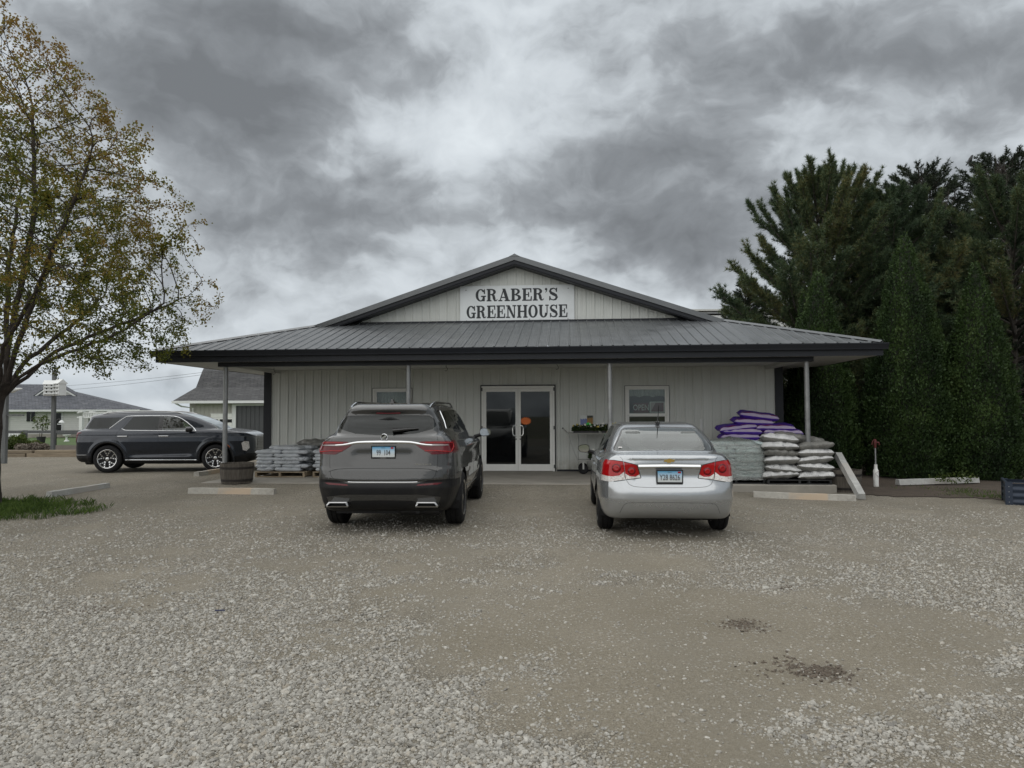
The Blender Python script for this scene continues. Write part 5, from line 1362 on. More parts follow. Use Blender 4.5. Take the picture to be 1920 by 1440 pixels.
        o = [link(name, mesh(name, V, Fc, material, sm), parent)]
        if mode == 'both': o.append(link(name, mesh(name, V * [1, -1, 1], [f[::-1] for f in Fc], material, sm), parent))
        return o
    def disc(s, name, view, c, r, h, material, parent, mode='both', rings=4, n=22, ry=None, dome=0.0):
        ry = ry or r; P2 = [c]
        for k in range(1, rings + 1):
            for i in range(n):
                t = 2 * math.pi * i / n; P2.append((c[0] + r * k / rings * math.cos(t), c[1] + ry * k / rings * math.sin(t)))
        p, nr = s.project(view, P2)
        kk = np.concatenate([[0], np.repeat(np.arange(1, rings + 1), n)]) / rings
        V = p + nr * (h + dome * (1 - kk ** 2) - (kk > .99) * (h + .003))[:, None]
        Fc = [(0, 1 + i, 1 + (i + 1) % n) for i in range(n)]
        for k in range(rings - 1):
            for i in range(n): Fc.append((1 + k * n + i, 1 + (k + 1) * n + i, 1 + (k + 1) * n + (i + 1) % n, 1 + k * n + (i + 1) % n))
        c0 = V[list(Fc[0])]
        if np.cross(c0[1] - c0[0], c0[2] - c0[0]) @ nr[0] < 0: Fc = [f[::-1] for f in Fc]
        o = [link(name, mesh(name, V, Fc, material, True), parent)]
        if mode == 'both': o.append(link(name, mesh(name, V * [1, -1, 1], [f[::-1] for f in Fc], material, True), parent))
        return o

def paint(name, col, metal=.5, rough=.32, dust=1.0):
    m, t, p, o = new_mat(name)
    tcx = t.new('ShaderNodeTexCoord'); g = t.new('ShaderNodeNewGeometry')
    n = t.noise(tcx.outputs['Object'], 900, 2); d = t.noise(tcx.outputs['Object'], 2.2, 6, .65)
    c = t.mix(1.0, col, t.ramp(n, [(.3, .88), (.7, 1.12)]), 'MULTIPLY')
    sx = t.new('ShaderNodeSeparateXYZ'); t.l.new(tcx.outputs['Object'], sx.inputs[0])
    road = t.math('MULTIPLY', t.ramp(sx.outputs[2], [(.0, .34), (.35, .14), (.75, .0)]), t.ramp(d, [(.3, .3 * dust), (.7, dust)]))
    c = t.mix(road, c, (.20, .185, .155))                      # road dust low on the flanks
    c = t.mix(g.outputs['Backfacing'], c, (.03, .03, .03))     # trim on the inside of the shell
    t.set(p, 'Specular IOR Level', .25)
    t.set(p, 'Base Color', c); t.set(p, 'Metallic', t.math('MULTIPLY', t.math('SUBTRACT', 1, g.outputs['Backfacing']), metal))
    t.set(p, 'Roughness', t.math('MULTIPLY_ADD', road, .5, rough)); t.set(p, 'Coat Weight', t.math('SUBTRACT', .9, t.math('MULTIPLY', road, 1.2, clamp=True), clamp=True)); t.set(p, 'Coat Roughness', .05)
    return m
M_BLKPL = mat('black_plastic', (.012, .012, .013), .45, var=.15, vscale=5, spec=.25, dirt=((.06, .056, .047), .3))
M_GLOSSBLK = mat('gloss_black', (.008, .008, .009), .12, coat=.5)
M_SEAM = mat('panel_gap_or_shade', (.004, .004, .004), .8)
M_CHR = mat('chrome', (.72, .73, .74), .12, metal=1.0, var=.03)
M_SATIN = mat('satin_metal', (.42, .42, .42), .28, metal=1.0, var=.05)
M_RED = mat('red_lens', (.33, .004, .006), .10, var=.15, vscale=30, coat=.0, spec=.45)
M_REDD = mat('dark_red_lens', (.10, .002, .006), .08, var=.15, vscale=30, coat=.0, spec=.45)
M_CLR = mat('clear_lens', (.70, .68, .66), .12, var=.25, vscale=60, coat=.3, dirt=((.25,.12,.11),.8))
M_ORANGE = mat('amber_lens', (.55, .13, .02), .15, coat=.5)
M_TYRE = mat('tyre_rubber', (.010, .010, .011), .75, var=.25, vscale=20, spec=.25, bump=.3, bscale=120, dirt=((.04, .038, .033), .4))
M_RIM = mat('machined_alloy', (.55, .55, .55), .25, metal=1.0, var=.05)
M_RIMD = mat('dark_alloy', (.03, .03, .033), .4, metal=.6)
M_SEATG = mat('seat_grey', (.16, .165, .16), .85, var=.1)
M_SEATB = mat('seat_black', (.018, .018, .02), .8, var=.1)
GL_DARK = glass_mat('privacy_glass', (.03, .032, .035), alpha=.5, refl=.85)
GL_MID = glass_mat('green_tint_glass', (.50, .58, .54), alpha=.12, refl=1.9)
M_PLATE = None
def plate_material():
    m, t, p, o = new_mat('licence_plate')
    tcx = t.new('ShaderNodeTexCoord'); sx = t.new('ShaderNodeSeparateXYZ'); t.l.new(tcx.outputs['Object'], sx.inputs[0])
    c = t.ramp(t.math('MULTIPLY_ADD', sx.outputs[2], 6.5, .5), [(.25, (.55, .58, .58)), (.55, (.45, .58, .68)), (.95, (.08, .30, .50))])
    t.set(p, 'Base Color', c); t.set(p, 'Roughness', .35); return m
M_PLATE = plate_material()
M_PLTXT = mat('plate_ink', (.03, .03, .035), .5)

def make_wheel(car, x, y, Rw, wd, rimR, style, name='wheel'):
    """axle along y; outer face looks to sign(y)"""
    s = 1 if y > 0 else -1
    e = empty(name, (x, y, Rw)); e.parent = car
    Mx = Matrix.Rotation(-s * math.pi / 2, 4, 'X')           # lathe z -> outwards
    h = wd / 2
    prof = [(rimR - .012, -h + .02), (rimR + .01, -h + .004), (rimR + .05, -h - .002), (Rw - .035, -h + .008), (Rw - .010, -h + .028)]
    g = [(-h + .045, 0), (-.045, 0), (-.04, 1), (-.03, 1), (-.025, 0), (.025, 0), (.03, 1), (.04, 1), (.045, 0), (h - .045, 0)]
    prof += [(Rw - .009 * dp - .001, z) for z, dp in g] + [(Rw - .010, h - .028), (Rw - .035, h - .008), (rimR + .05, h + .002), (rimR + .01, h - .004), (rimR - .012, h - .02)]
    t_ = MB(); t_.lathe(prof, 44, M=Mx); ty = t_.build('tyre', M_TYRE, e, smooth=35)
    r_ = MB()
    r_.lathe([(rimR - .03, -h + .02), (rimR - .002, -h + .01), (rimR - .03, -h + .035), (rimR - .04, .0), (rimR - .025, h - .03), (rimR + .004, h - .008), (rimR - .004, h - .004), (rimR - .03, h - .018), (rimR - .035, h - .04), (rimR - .05, .02), (.10, .0), (0, .0)], 40, m=1, M=Mx)
    r_.lathe([(rimR - .018, h - .013), (rimR + .003, h - .003), (rimR - .003, h - .0005), (rimR - .022, h - .010)], 40, m=0, M=Mx, closed=True)
    for k in range(5):
        A = Mx @ Matrix.Rotation(2 * math.pi * k / 5 + math.pi / 2 * (1 if style else .3), 4, 'Z')
        if style == 'Y':
            for sg_ in (-1, 1):
                a_, b_ = R(5) * sg_, R(19) * sg_
                pts = [(.03, 0), (.12, a_), (rimR - .08, b_ * .75), (rimR - .022, b_)]
                for (r0, t0), (r1, t1) in zip(pts, pts[1:]):
                    p0 = Vector((r0 * math.cos(t0), r0 * math.sin(t0), 0)); p1 = Vector((r1 * math.cos(t1), r1 * math.sin(t1), 0))
                    d_ = (p1 - p0).normalized(); n_ = Vector((-d_.y, d_.x, 0)) * .0155
                    z0 = h - .022 - .004 * (r0 < .1); z1 = h - .016
                    Vv = [p0 - n_ + Vector((0, 0, z0)), p0 + n_ + Vector((0, 0, z0)), p1 + n_ + Vector((0, 0, z1)), p1 - n_ + Vector((0, 0, z1))]
                    Vv += [v - Vector((0, 0, .03)) for v in Vv]
                    r_.add(Vv, [(0, 3, 2, 1), (0, 1, 5, 4), (1, 2, 6, 5), (2, 3, 7, 6), (3, 0, 4, 7)], 0, A)
        else:
            Vv = [(.04, -.035, h - .03), (.04, .035, h - .03), (rimR - .02, .05, h - .018), (rimR - .02, -.05, h - .018)]
            Vv += [(a, b, c - .03) for a, b, c in Vv]
            r_.add(Vv, [(0, 3, 2, 1), (0, 1, 5, 4), (1, 2, 6, 5), (2, 3, 7, 6), (3, 0, 4, 7)], 0, A)
    r_.lathe([(.062, h - .045), (.058, h - .022), (.03, h - .016), (0, h - .016)], 20, m=0, M=Mx)
    r_.build('rim', [M_RIM, M_RIMD], e, smooth=30)
    return e
def soft_box(name, lo, hi, r, material, parent, tilt=0.0):
    mb = MB(); mb.box(lo, hi, b=r); o = mb.build(name, material, parent)
    md = o.modifiers.new('soft', 'BEVEL'); md.width = r * .6; md.segments = 3; md.limit_method = 'ANGLE'
    return o
def seat(car, x, y, m, tilt=R(14), head=True, base=.62):
    s_ = MB(); T = Matrix.Translation((x, y, base)) @ Matrix.Rotation(-tilt, 4, 'Y')
    def rb(lo, hi, b): s_.box(lo, hi, M=T, b=b)
    rb((-.06, -.24, -.1), (.07, .24, .56), .05); rb((.0, -.24, -.25), (.5, .24, -.08), .05)
    o = s_.build('seat', m, car)
    if head:
        h = MB(); h.box((-.05, -.13, .60), (.05, .13, .80), M=T, b=.04); h.tube([T @ Vector((0, -.05, .5)), T @ Vector((0, -.05, .63))], .008, 6); h.tube([T @ Vector((0, .05, .5)), T @ Vector((0, .05, .63))], .008, 6)
        h.build('headrest', m, o)
    return o
def mirror(car, x, y, z, pm, w=.19, hgt=.13):
    s = 1 if y > 0 else -1
    o = empty('wing_mirror', (x, y, z)); o.parent = car
    V = []; n = 14; Fc = []
    rings = [(-.045, .96), (-.03, 1.0), (.02, .96), (.07, .78), (.11, .42), (.125, .08)]
    for dx, k in rings:
        for i in range(n):
            t = 2 * math.pi * i / n; c, q = math.cos(t), math.sin(t)
            c = math.copysign(abs(c) ** .75, c); q = math.copysign(abs(q) ** .8, q)
            V.append((dx, c * w / 2 * k, q * hgt / 2 * k * (1.0 - .12 * c * s)))
    for k in range(len(rings) - 1):
        for i in range(n): Fc.append((k * n + i, k * n + (i + 1) % n, (k + 1) * n + (i + 1) % n, (k + 1) * n + i))
    Fc.append(tuple(range(len(V) - n, len(V))))
    link('mirror_shell', mesh('mirror_shell', V, Fc, pm, True), o)
    link('mirror_glass', mesh('mirror_glass', [(-.040, v[1] * .93, v[2] * .91) for v in V[:n]], [tuple(range(n - 1, -1, -1))], GL_MIRROR), o)
    a = MB(); a.tube([(0, -s * w * .35, -hgt * .3), (.01, -s * (w * .5 + .10), -hgt * .55)], [.03, .035], 8); a.build('mirror_arm', M_BLKPL, o, smooth=True)
    return o
GL_MIRROR = mat('mirror_silver', (.5, .52, .53), .05, metal=1.0)
def circle(cx, cz, r, n=28): return [(cx + r * math.cos(2 * math.pi * i / n), cz + r * math.sin(2 * math.pi * i / n)) for i in range(n)]
def plate(car, cx, cz, x, txt, frame_m, low=None, xs=.72):
    """plate on the rear; x = rearmost position, faces -x"""
    e = MB(); frame_rect(e, -.166, -.085, .166, .085, .012, .012, .016, .012, -.008, .004)
    Mr = Matrix.Translation((x, cx, cz)) @ Matrix.Rotation(-math.pi / 2, 4, 'Z')
    o = e.build('licence_plate_frame', frame_m, car); o.matrix_local = Mr
    MB().box((-.153, -.004, -.068), (.153, .003, .072)).build('licence_plate', M_PLATE, o)
    MT = Matrix.Translation((0, -.0052, -.012)) @ Matrix.Rotation(math.pi / 2, 4, 'X')
    text_obj('plate_number', txt, .072, M_PLTXT, o, MT, .0004, xs, .0012)
    text_obj('plate_heading', 'Illinois', .015, M_PLTXT, o, Matrix.Translation((0, -.0052, .056)) @ Matrix.Rotation(math.pi / 2, 4, 'X'), .0003)
    if low: text_obj('frame_lettering', low, .012, M_CLR, o, Matrix.Translation((0, -.0088, -.077)) @ Matrix.Rotation(math.pi / 2, 4, 'X'), .0003)
    MB().box((.10, -.0058, .044), (.138, -.0045, .066)).build('plate_sticker', M_RED, o)
    return o
def underbody(car, L, W, wx, Rw, yw):
    """dark floor pan, wheel wells"""
    u = MB(); u.box((.35, -W * .36, .24), (L - .3, W * .36, .36))
    for x in wx:
        u.tube([(x, -yw, Rw), (x, yw, Rw)], .035, 8)
    u.tube([(.25, -W * .22, .28), (.5, -W * .22, .27), (1.6, -.2, .30), (2.6, -.1, .30)], .032, 8); u.box((.3, -W * .38, .22), (.75, -W * .08, .36), b=.04)
    u.build('underbody', M_BLKPL, car)
    for x in wx:
        for s in (-1, 1):
            lw = MB(); n = 14; ra = Rw + .055; y0, y1 = s * W * .28, s * (W * .5 - .028)
            Vv = []; Fc = []
            for i in range(n + 1):
                t = math.pi * (i / n) * 1.16 - .25
                Vv += [(x + ra * math.cos(t), y0, Rw + ra * math.sin(t)), (x + ra * math.cos(t), y1, Rw + ra * math.sin(t))]
            for i in range(n): Fc.append((2 * i, 2 * i + 1, 2 * i + 3, 2 * i + 2))
            Vv.append((x, y0, Rw)); c = len(Vv) - 1
            for i in range(n): Fc.append((c, 2 * i, 2 * i + 2))
            link('wheel_well', mesh('wheel_well', Vv, Fc, M_BLKPL), car)
def build_car(name, sp, loc, heading, label, group):
    """heading: direction of travel, radians from +x"""
    cr = Car(sp); car = empty(name, loc, heading, label, 'car', group)
    regs = sp['regions']
    V, N_, out = cr.cut(regs)
    pm = sp['paint']
    body = cr.part('body', V, N_, out.get(0, []), pm, car)[0]
    done = {}
    for ri, rg in enumerate(regs):
        fs = out.get(ri + 1)
        if not fs or rg['name'] is None: continue
        par = car
        done.setdefault(rg['name'], []).extend(cr.part(rg['name'], V, N_, fs, rg['mat'], par, rg.get('mode', 'both'), rg.get('off', 0.0)))
    return cr, car, body
ANY = lambda c, n: True

# ------------------------------------------------------------------ silver saloon
P_SILVER = paint('silver_paint', (.43, .445, .46), .75, .24)
WX = (.985, 3.67); SR = .325
rearc = lambda c, n: c.x < .62 and c.z > .6
sp = dict(L=4.60, paint=P_SILVER,
    side_low=[(.25, .22), (.05, .33), (-.015, .46), (-.015, .62), (.045, .70), (.075, .84), (.06, 1.0), (.045, 1.07), (.16, 1.085), (.55, 1.09), (1.2, 1.01), (3.2, 1.0), (3.6, .985), (4.2, .88), (4.54, .74), (4.62, .55), (4.57, .28), (4.3, .18), (2.3, .17)],
    side_green=[(.30, 1.0), (.46, 1.10), (.84, 1.31), (1.14, 1.44), (1.55, 1.478), (2.1, 1.485), (2.62, 1.45), (3.02, 1.28), (3.58, 1.02), (3.5, .9), (.5, .9)],
    plan_low=[(-.03, 0), (-.02, .42), (.04, .66), (.20, .84), (.75, .90), (2.3, .905), (3.6, .89), (4.2, .81), (4.52, .6), (4.62, .0)],
    plan_green=[(.30, 0), (.36, .52), (.60, .72), (1.0, .80), (2.2, .835), (3.0, .79), (3.5, .66), (3.7, .3), (3.7, 0)],
    off_low=[(.18, .09), (.34, .035), (.52, .0), (.66, .0), (.80, .012), (.95, .03), (1.05, .085), (1.1, .12)], off_green=[(.95, 0), (1.1, .035), (1.25, .11), (1.42, .22), (1.48, .27)],
    features=[lambda x, y, z: .016 * np.exp(-((z - .80) / .09) ** 2) * sstep(.48, .40, y) * sstep(.5, .3, x) * 1.0,
              lambda x, y, z: -.012 * sstep(.05, .0, np.abs(z - 1.06)) * sstep(.3, .1, x),
              lambda x, y, z: .010 * np.exp(-((z - .62) / .05) ** 2) * sstep(.8, .86, y) * sstep(.7, 1.2, x) * sstep(4.2, 3.6, x)],
    regions=[
        dict(name='rear_window', view='rear', poly=[(-.05, 1.118), (.665, 1.108), (.66, 1.15), (.525, 1.385), (.48, 1.405), (-.05, 1.418)], cond=lambda c, n: c.x < 1.5 and n.x < -.15 and c.z > 1.08, mat=GL_MID, mode='merge', off=-.004),
        dict(name='windscreen', view='front', poly=[(-.05, 1.03), (.64, 1.02), (.60, 1.15), (.48, 1.40), (-.05, 1.425)], cond=lambda c, n: c.x > 2.4 and n.x > .2, mat=GL_MID, mode='merge', off=-.004),
        dict(name='side_window', view='side', poly=[(1.02, 1.075), (1.98, 1.045), (1.98, 1.415), (1.62, 1.41), (1.34, 1.33)], cond=lambda c, n: n.y > .35, mat=GL_DARK, off=-.004),
        dict(name='side_window', view='side', poly=[(2.05, 1.043), (3.22, 1.02), (2.78, 1.29), (2.52, 1.395), (2.05, 1.418)], cond=lambda c, n: n.y > .35, mat=GL_DARK, off=-.004),
        dict(name='window_pillar', view='side', poly=[(1.98, 1.045), (2.05, 1.043), (2.05, 1.418), (1.98, 1.415)], cond=lambda c, n: n.y > .35, mat=M_GLOSSBLK, off=-.002),
        dict(name='tail_light', view='rear', poly=[(.36, .785), (.405, .95), (.572, .99), (.548, .765)], cond=rearc, mat=M_RED, off=.006),
        dict(name='reversing_light', view='rear', poly=[(.36, .785), (.372, .832), (.43, .800), (.50, .805), (.557, .842), (.548, .765)], cond=rearc, mat=M_CLR, off=.005),
        dict(name='tail_light', view='rear', poly=[(.556, .762), (.582, .992), (.76, 1.005), (1.0, .99), (1.0, .73), (.74, .735)], cond=lambda c, n: c.x < .36 and c.z > .6, mat=M_RED, off=.006),
        dict(name='indicator_light', view='rear', poly=[(.556, .762), (.572, .862), (.63, .815), (.72, .80), (1.0, .815), (1.0, .73), (.74, .735)], cond=lambda c, n: c.x < .36 and c.z > .6, mat=M_CLR, off=.005),
        dict(name=None, view='side', poly=circle(WX[0], SR + .01, .372), cond=lambda c, n: c.y > .55 and c.z < .8),
        dict(name=None, view='side', poly=circle(WX[1], SR + .01, .372), cond=lambda c, n: c.y > .55 and c.z < .8),
    ])
CH = R(85.5)                                            # heading of the saloon
ax = B(0, 0) * 0 + Vector((2.07, 9.98, 0))              # middle of its rear axle on the ground
def place(axle, heading, xa): 
    d = Vector((math.cos(heading), math.sin(heading), 0)); p = axle - d * xa; p.z = gzf(axle.x, axle.y) + .004; return p
cr, car, body = build_car('parked_saloon', sp, place(ax, CH, WX[0]), CH, 'silver saloon with round red tail lamps parked beside the wrapped pallet', 'cars parked in front of the shop')
underbody(car, 4.6, 1.79, WX, SR, .72)
for x in WX:
    for y in (-.775, .775): make_wheel(car, x, y, SR, .215, .21, '')
for nm, vw, pth, w_ in [('panel_gap_or_shade', 'rear', [(0, .668), (.38, .670), (.50, .69), (.545, .76)], .009), ('panel_gap_or_shade', 'rear', [(.578, .995), (.60, 1.04), (.66, 1.085)], .008),
                        ('panel_gap_or_shade', 'rear', [(0, .482), (.52, .478), (.58, .455), (.63, .335)], .007), ('panel_gap_or_shade', 'rear', [(.553, .77), (.580, .99)], .010),
                        ('panel_gap_or_shade', 'side', [(2.02, 1.03), (2.02, .60), (2.04, .28)], .008), ('panel_gap_or_shade', 'side', [(1.0, 1.06), (1.12, .85), (1.36, .55), (1.42, .28)], .008), ('panel_gap_or_shade', 'side', [(3.2, 1.0), (3.15, .6), (3.15, .28)], .008)]:
    cr.ribbon(nm, vw, pth, w_, .0012, M_SEAM, body, 'merge' if vw == 'rear' and pth[0][0] == 0 else 'both')
for pth in ([(.36, .785), (.405, .95), (.572, .99)], [(.36, .785), (.548, .765)], [(.582, .992), (.70, 1.006), (.76, 1.0)], [(.556, .762), (.70, .738)]):
    cr.ribbon('lamp_edge', 'rear', pth, .014, .008, M_GLOSSBLK, body, 'both', smooth_it=0)
cr.ribbon('chrome_bar', 'rear', [(0, .930), (.39, .925)], .062, .016, M_CHR, body, 'merge', smooth_it=0)
for c_, r_ in (((.475, .872), .058), ((.665, .905), .068)):
    cr.disc('lamp_ring', 'rear', c_, r_, .011, M_REDD, body); cr.disc('lamp_core', 'rear', c_, r_ * .72, .016, M_RED, body)
    
for pth in ([(-.0, 1.118), (.665, 1.108), (.66, 1.15), (.525, 1.385), (.48, 1.405), (0, 1.418)],): cr.ribbon('window_seal', 'rear', pth, .035, .001, M_GLOSSBLK, body, 'both', smooth_it=0)
for x in (1.50, 2.42): cr.ribbon('door_handle', 'side', [(x - .10, .86), (x + .10, .865)], .032, .032, P_SILVER, body, 'both', smooth_it=0, step=.02)
cr.ribbon('roof_channel', 'top', [(1.28, .515), (1.5, .54), (2.0, .56), (2.4, .565)], .022, .001, M_GLOSSBLK, body, 'both')
an = MB(); an.box((1.17, -.03, 1.445), (1.30, .03, 1.495), b=.015); an.tube([(1.20, 0, 1.49), (1.06, .0, 1.72)], [.007, .0035], 6); an.build('antenna', M_GLOSSBLK, car)
pr_, nr_ = cr.project('rear', [(0, .80)])
plate(car, 0, .805, pr_[0][0] - .040, 'Y28 8626', M_BLKPL, xs=.66)
# emblem: a broad gold cross with slanted arms in a bright rim
def emblem_poly(k): return [(-.075 * k, -.012), (-.066 * k, .020 * k), (-.026, .020 * k), (-.022, .030 * k), (.032, .030 * k), (.028, .020 * k), (.075 * k, .020 * k), (.064 * k, -.016 * k), (.024, -.016 * k), (.020, -.030 * k), (-.034, -.030 * k), (-.030, -.016 * k), (-.073 * k, -.016 * k)]
pr_, nr_ = cr.project('rear', [(0, 1.005)])
Mr = Matrix.Translation((pr_[0][0] - .004, 0, 1.005)) @ Matrix.Rotation(-math.pi / 2, 4, 'Z')
M_GOLD = mat('gold_emblem', (.50, .34, .10), .3, metal=.8)
e1 = MB(); e1.prism(emblem_poly(1.0), 'y', -.006, .006); o = e1.build('emblem_rim', M_CHR, body); o.matrix_local = Mr
e1 = MB(); e1.prism([(x * .9, z * .82) for x, z in emblem_poly(1.0)], 'y', -.009, -.0065); o = e1.build('emblem', M_GOLD, body); o.matrix_local = Mr
def badge(cr, body, txt, y, z, size, xs=1.0):
    p_, n_ = cr.project('rear', [(y, z)])
    text_obj('badge', txt, size, M_CHR, body, Matrix.Translation((p_[0][0] - .006, y, z)) @ Matrix.Rotation(-math.pi / 2, 4, 'Z') @ Matrix.Rotation(math.pi / 2, 4, 'X'), .002, xs)
badge(cr, body, 'Cruze', .455, 1.02, .030, 1.0); badge(cr, body, 'LT', -.475, 1.02, .030)
mirror(car, 2.98, 1.02, 1.02, M_GLOSSBLK, .20, .14); mirror(car, 2.98, -1.02, 1.02, M_GLOSSBLK, .20, .14)
for y in (-.38, .38): seat(car, 2.0, y, M_SEATG, base=.62); seat(car, 1.12, y, M_SEATG, base=.58)
MB().box((.55, -.62, 1.02), (1.02, .62, 1.06), b=.01).build('parcel_shelf', M_SEATG, car)
MB().box((1.0, -.7, .3), (3.4, .7, .42)).build('cabin_floor', M_SEATB, car)
MB().box((2.9, -.68, .75), (3.4, .68, .98), b=.05).build('dashboard', M_SEATB, car)
pr_, nr_ = cr.project('rear', [(.58, 1.15)])
st_ = MB().box((-.025, -.003, -.010), (.025, 0, .010)).build('window_sticker', M_CLR, body); st_.matrix_local = Matrix.Translation((pr_[0][0] - .002, .58, 1.15)) @ Matrix.Rotation(-math.pi / 2, 4, 'Z') @ Matrix.Rotation(-R(60), 4, 'X')

# ------------------------------------------------------------------ dark grey SUV seen from behind
P_GREY = paint('grey_paint', (.058, .058, .057), .55, .24, .6)
WX = (1.06, 4.13); SR = .385
rearc = lambda c, n: c.x < .55 and c.z > .9
lowc = lambda c, n: c.x < .75
sp = dict(L=5.19, paint=P_GREY,
    side_low=[(.35, .26), (.08, .34), (.0, .50), (-.015, .64), (.03, .72), (.045, .80), (.07, 1.0), (.10, 1.22), (.14, 1.35), (1.0, 1.31), (3.6, 1.22), (4.2, 1.17), (4.9, 1.02), (5.17, .80), (5.21, .55), (5.13, .28), (4.9, .22), (2.5, .22)],
    side_green=[(.10, 1.15), (.16, 1.33), (.24, 1.46), (.42, 1.60), (.32, 1.655), (.11, 1.685), (.24, 1.73), (.7, 1.768), (1.3, 1.785), (2.1, 1.785), (2.9, 1.74), (3.3, 1.62), (3.9, 1.3), (4.15, 1.12), (3.9, 1.0), (.3, 1.0)],
    plan_low=[(-.03, 0), (-.01, .52), (.06, .80), (.22, .945), (.7, .985), (2.5, .995), (4.3, .97), (4.9, .80), (5.17, .5), (5.21, 0)],
    plan_green=[(.06, 0), (.10, .56), (.26, .80), (.6, .885), (2.2, .925), (3.3, .89), (4.0, .7), (4.2, .3), (4.2, 0)],
    off_low=[(.25, .12), (.42, .05), (.62, .0), (.8, .0), (1.0, .01), (1.12, .012), (1.22, .05), (1.33, .12)], off_green=[(1.15, .03), (1.3, .06), (1.5, .15), (1.66, .25), (1.72, .29), (1.79, .34)],
    features=[lambda x, y, z: -.014 * sstep(.895, .865, z) * sstep(.70, .74, z) * sstep(.6, .3, x) * sstep(.98, .7, y),
              lambda x, y, z: .016 * np.exp(-((z - 1.05) / .10) ** 2) * sstep(.50, .34, y) * sstep(.5, .3, x),
              lambda x, y, z: -.012 * np.exp(-((z - 1.08) / .06) ** 2) * sstep(.7, 1.4, x) * sstep(.8, .9, y),
              lambda x, y, z: .014 * np.exp(-((z - .70) / .12) ** 2) * sstep(1.5, 1.9, x) * sstep(3.7, 3.3, x) * sstep(.8, .9, y)],
    regions=[
        dict(name='rear_window', view='rear', poly=[(-.05, 1.325), (.12, 1.325), (.42, 1.345), (.64, 1.405), (.68, 1.45), (.64, 1.54), (.57, 1.59), (-.05, 1.605)], cond=lambda c, n: c.x < .55 and c.z > 1.28 and n.x < -.1, mat=GL_DARK, mode='merge', off=-.003),
        dict(name='windscreen', view='front', poly=[(-.05, 1.22), (.70, 1.18), (.66, 1.35), (.52, 1.66), (-.05, 1.69)], cond=lambda c, n: c.x > 2.9 and n.x > .2, mat=GL_DARK, mode='merge', off=-.003),
        dict(name='side_window', view='side', poly=[(.62, 1.42), (.90, 1.64), (1.62, 1.665), (1.62, 1.37)], cond=lambda c, n: n.y > .35 and c.z > 1.25, mat=GL_DARK, off=-.003),
        dict(name='side_window', view='side', poly=[(1.70, 1.365), (1.70, 1.667), (2.55, 1.67), (2.55, 1.335)], cond=lambda c, n: n.y > .35 and c.z > 1.25, mat=GL_DARK, off=-.003),
        dict(name='side_window', view='side', poly=[(2.63, 1.333), (3.82, 1.28), (3.35, 1.52), (3.0, 1.65), (2.63, 1.67)], cond=lambda c, n: n.y > .35 and c.z > 1.2, mat=GL_DARK, off=-.003),
        dict(name='window_pillar', view='side', poly=[(1.62, 1.37), (1.70, 1.365), (1.70, 1.667), (1.62, 1.665)], cond=lambda c, n: n.y > .35 and c.z > 1.25, mat=M_GLOSSBLK, off=-.001),
        dict(name='window_pillar', view='side', poly=[(2.55, 1.335), (2.63, 1.333), (2.63, 1.67), (2.55, 1.67)], cond=lambda c, n: n.y > .35 and c.z > 1.25, mat=M_GLOSSBLK, off=-.001),
        dict(name='tail_light', view='rear', poly=[(.44, 1.19), (.50, 1.238), (.75, 1.245), (1.05, 1.235), (1.05, 1.09), (.86, 1.075), (.66, 1.066), (.53, 1.13)], cond=rearc, mat=M_REDD, off=.007),
        dict(name='lower_bumper', view='rear', poly=[(-.05, .2), (-.05, .685), (.46, .685), (.62, .725), (.86, .735), (1.1, .70), (1.1, .2)], cond=lambda c, n: c.x < .68, mat=M_BLKPL, mode='merge', off=.0),
        dict(name='bumper_insert', view='rear', poly=[(-.05, .46), (-.05, .535), (.50, .535), (.78, .50), (.74, .40), (.66, .38), (.40, .45)], cond=lambda c, n: c.x < .5, mat=P_GREY, mode='merge', off=.004),
        dict(name='reflector', view='rear', poly=[(.46, .652), (.48, .672), (.74, .692), (.80, .690), (.74, .665)], cond=lowc, mat=M_REDD, off=.004),
        dict(name=None, view='side', poly=circle(WX[0], SR + .015, .435), cond=lambda c, n: c.y > .55 and c.z < .95),
        dict(name=None, view='side', poly=circle(WX[1], SR + .015, .435), cond=lambda c, n: c.y > .55 and c.z < .95),
    ])
SH = R(87.6)
ax = Vector((-1.70, 10.60, 0))
cr, car, body = build_car('parked_suv', sp, place(ax, SH, WX[0]), SH, 'dark grey SUV with a chrome bar across its tailgate and roof rails', 'cars parked in front of the shop')
underbody(car, 5.19, 1.99, WX, SR, .8)
for x in WX:
    for y in (-.862, .862): make_wheel(car, x, y, SR, .255, .255, '')
for vw, pth, w_ in [('rear', [(0, .712), (.44, .714), (.56, .735)], .010), ('rear', [(.735, 1.072), (.735, .92), (.70, .74), (.56, .735)], .009), ('rear', [(.735, 1.245), (.70, 1.34), (.69, 1.42)], .008),
                    ('rear', [(0, .884), (.50, .882), (.66, .868), (.74, .835)], .012), ('side', [(2.59, 1.32), (2.58, .8), (2.60, .35)], .008), ('side', [(1.66, 1.35), (1.58, 1.0), (1.62, .6), (1.75, .35)], .008), ('side', [(3.75, 1.25), (3.70, .8), (3.68, .35)], .008),  # first path: shadow of the tailgate crease, drawn as a dark ribbon
                    ('rear', [(.735, 1.07), (.737, 1.24)], .008), ('rear', [(.20, .40), (.20, .55)], .006)]:
    cr.ribbon('panel_gap_or_shade', vw, pth, w_, .0012, M_SEAM, body, 'merge' if vw == 'rear' and pth[0][0] == 0 else 'both')
cr.ribbon('chrome_bar', 'rear', [(0, 1.232), (.34, 1.230), (.44, 1.215), (.54, 1.195), (.66, 1.188)], .052, .020, M_CHR, body, 'merge', wend=.036)
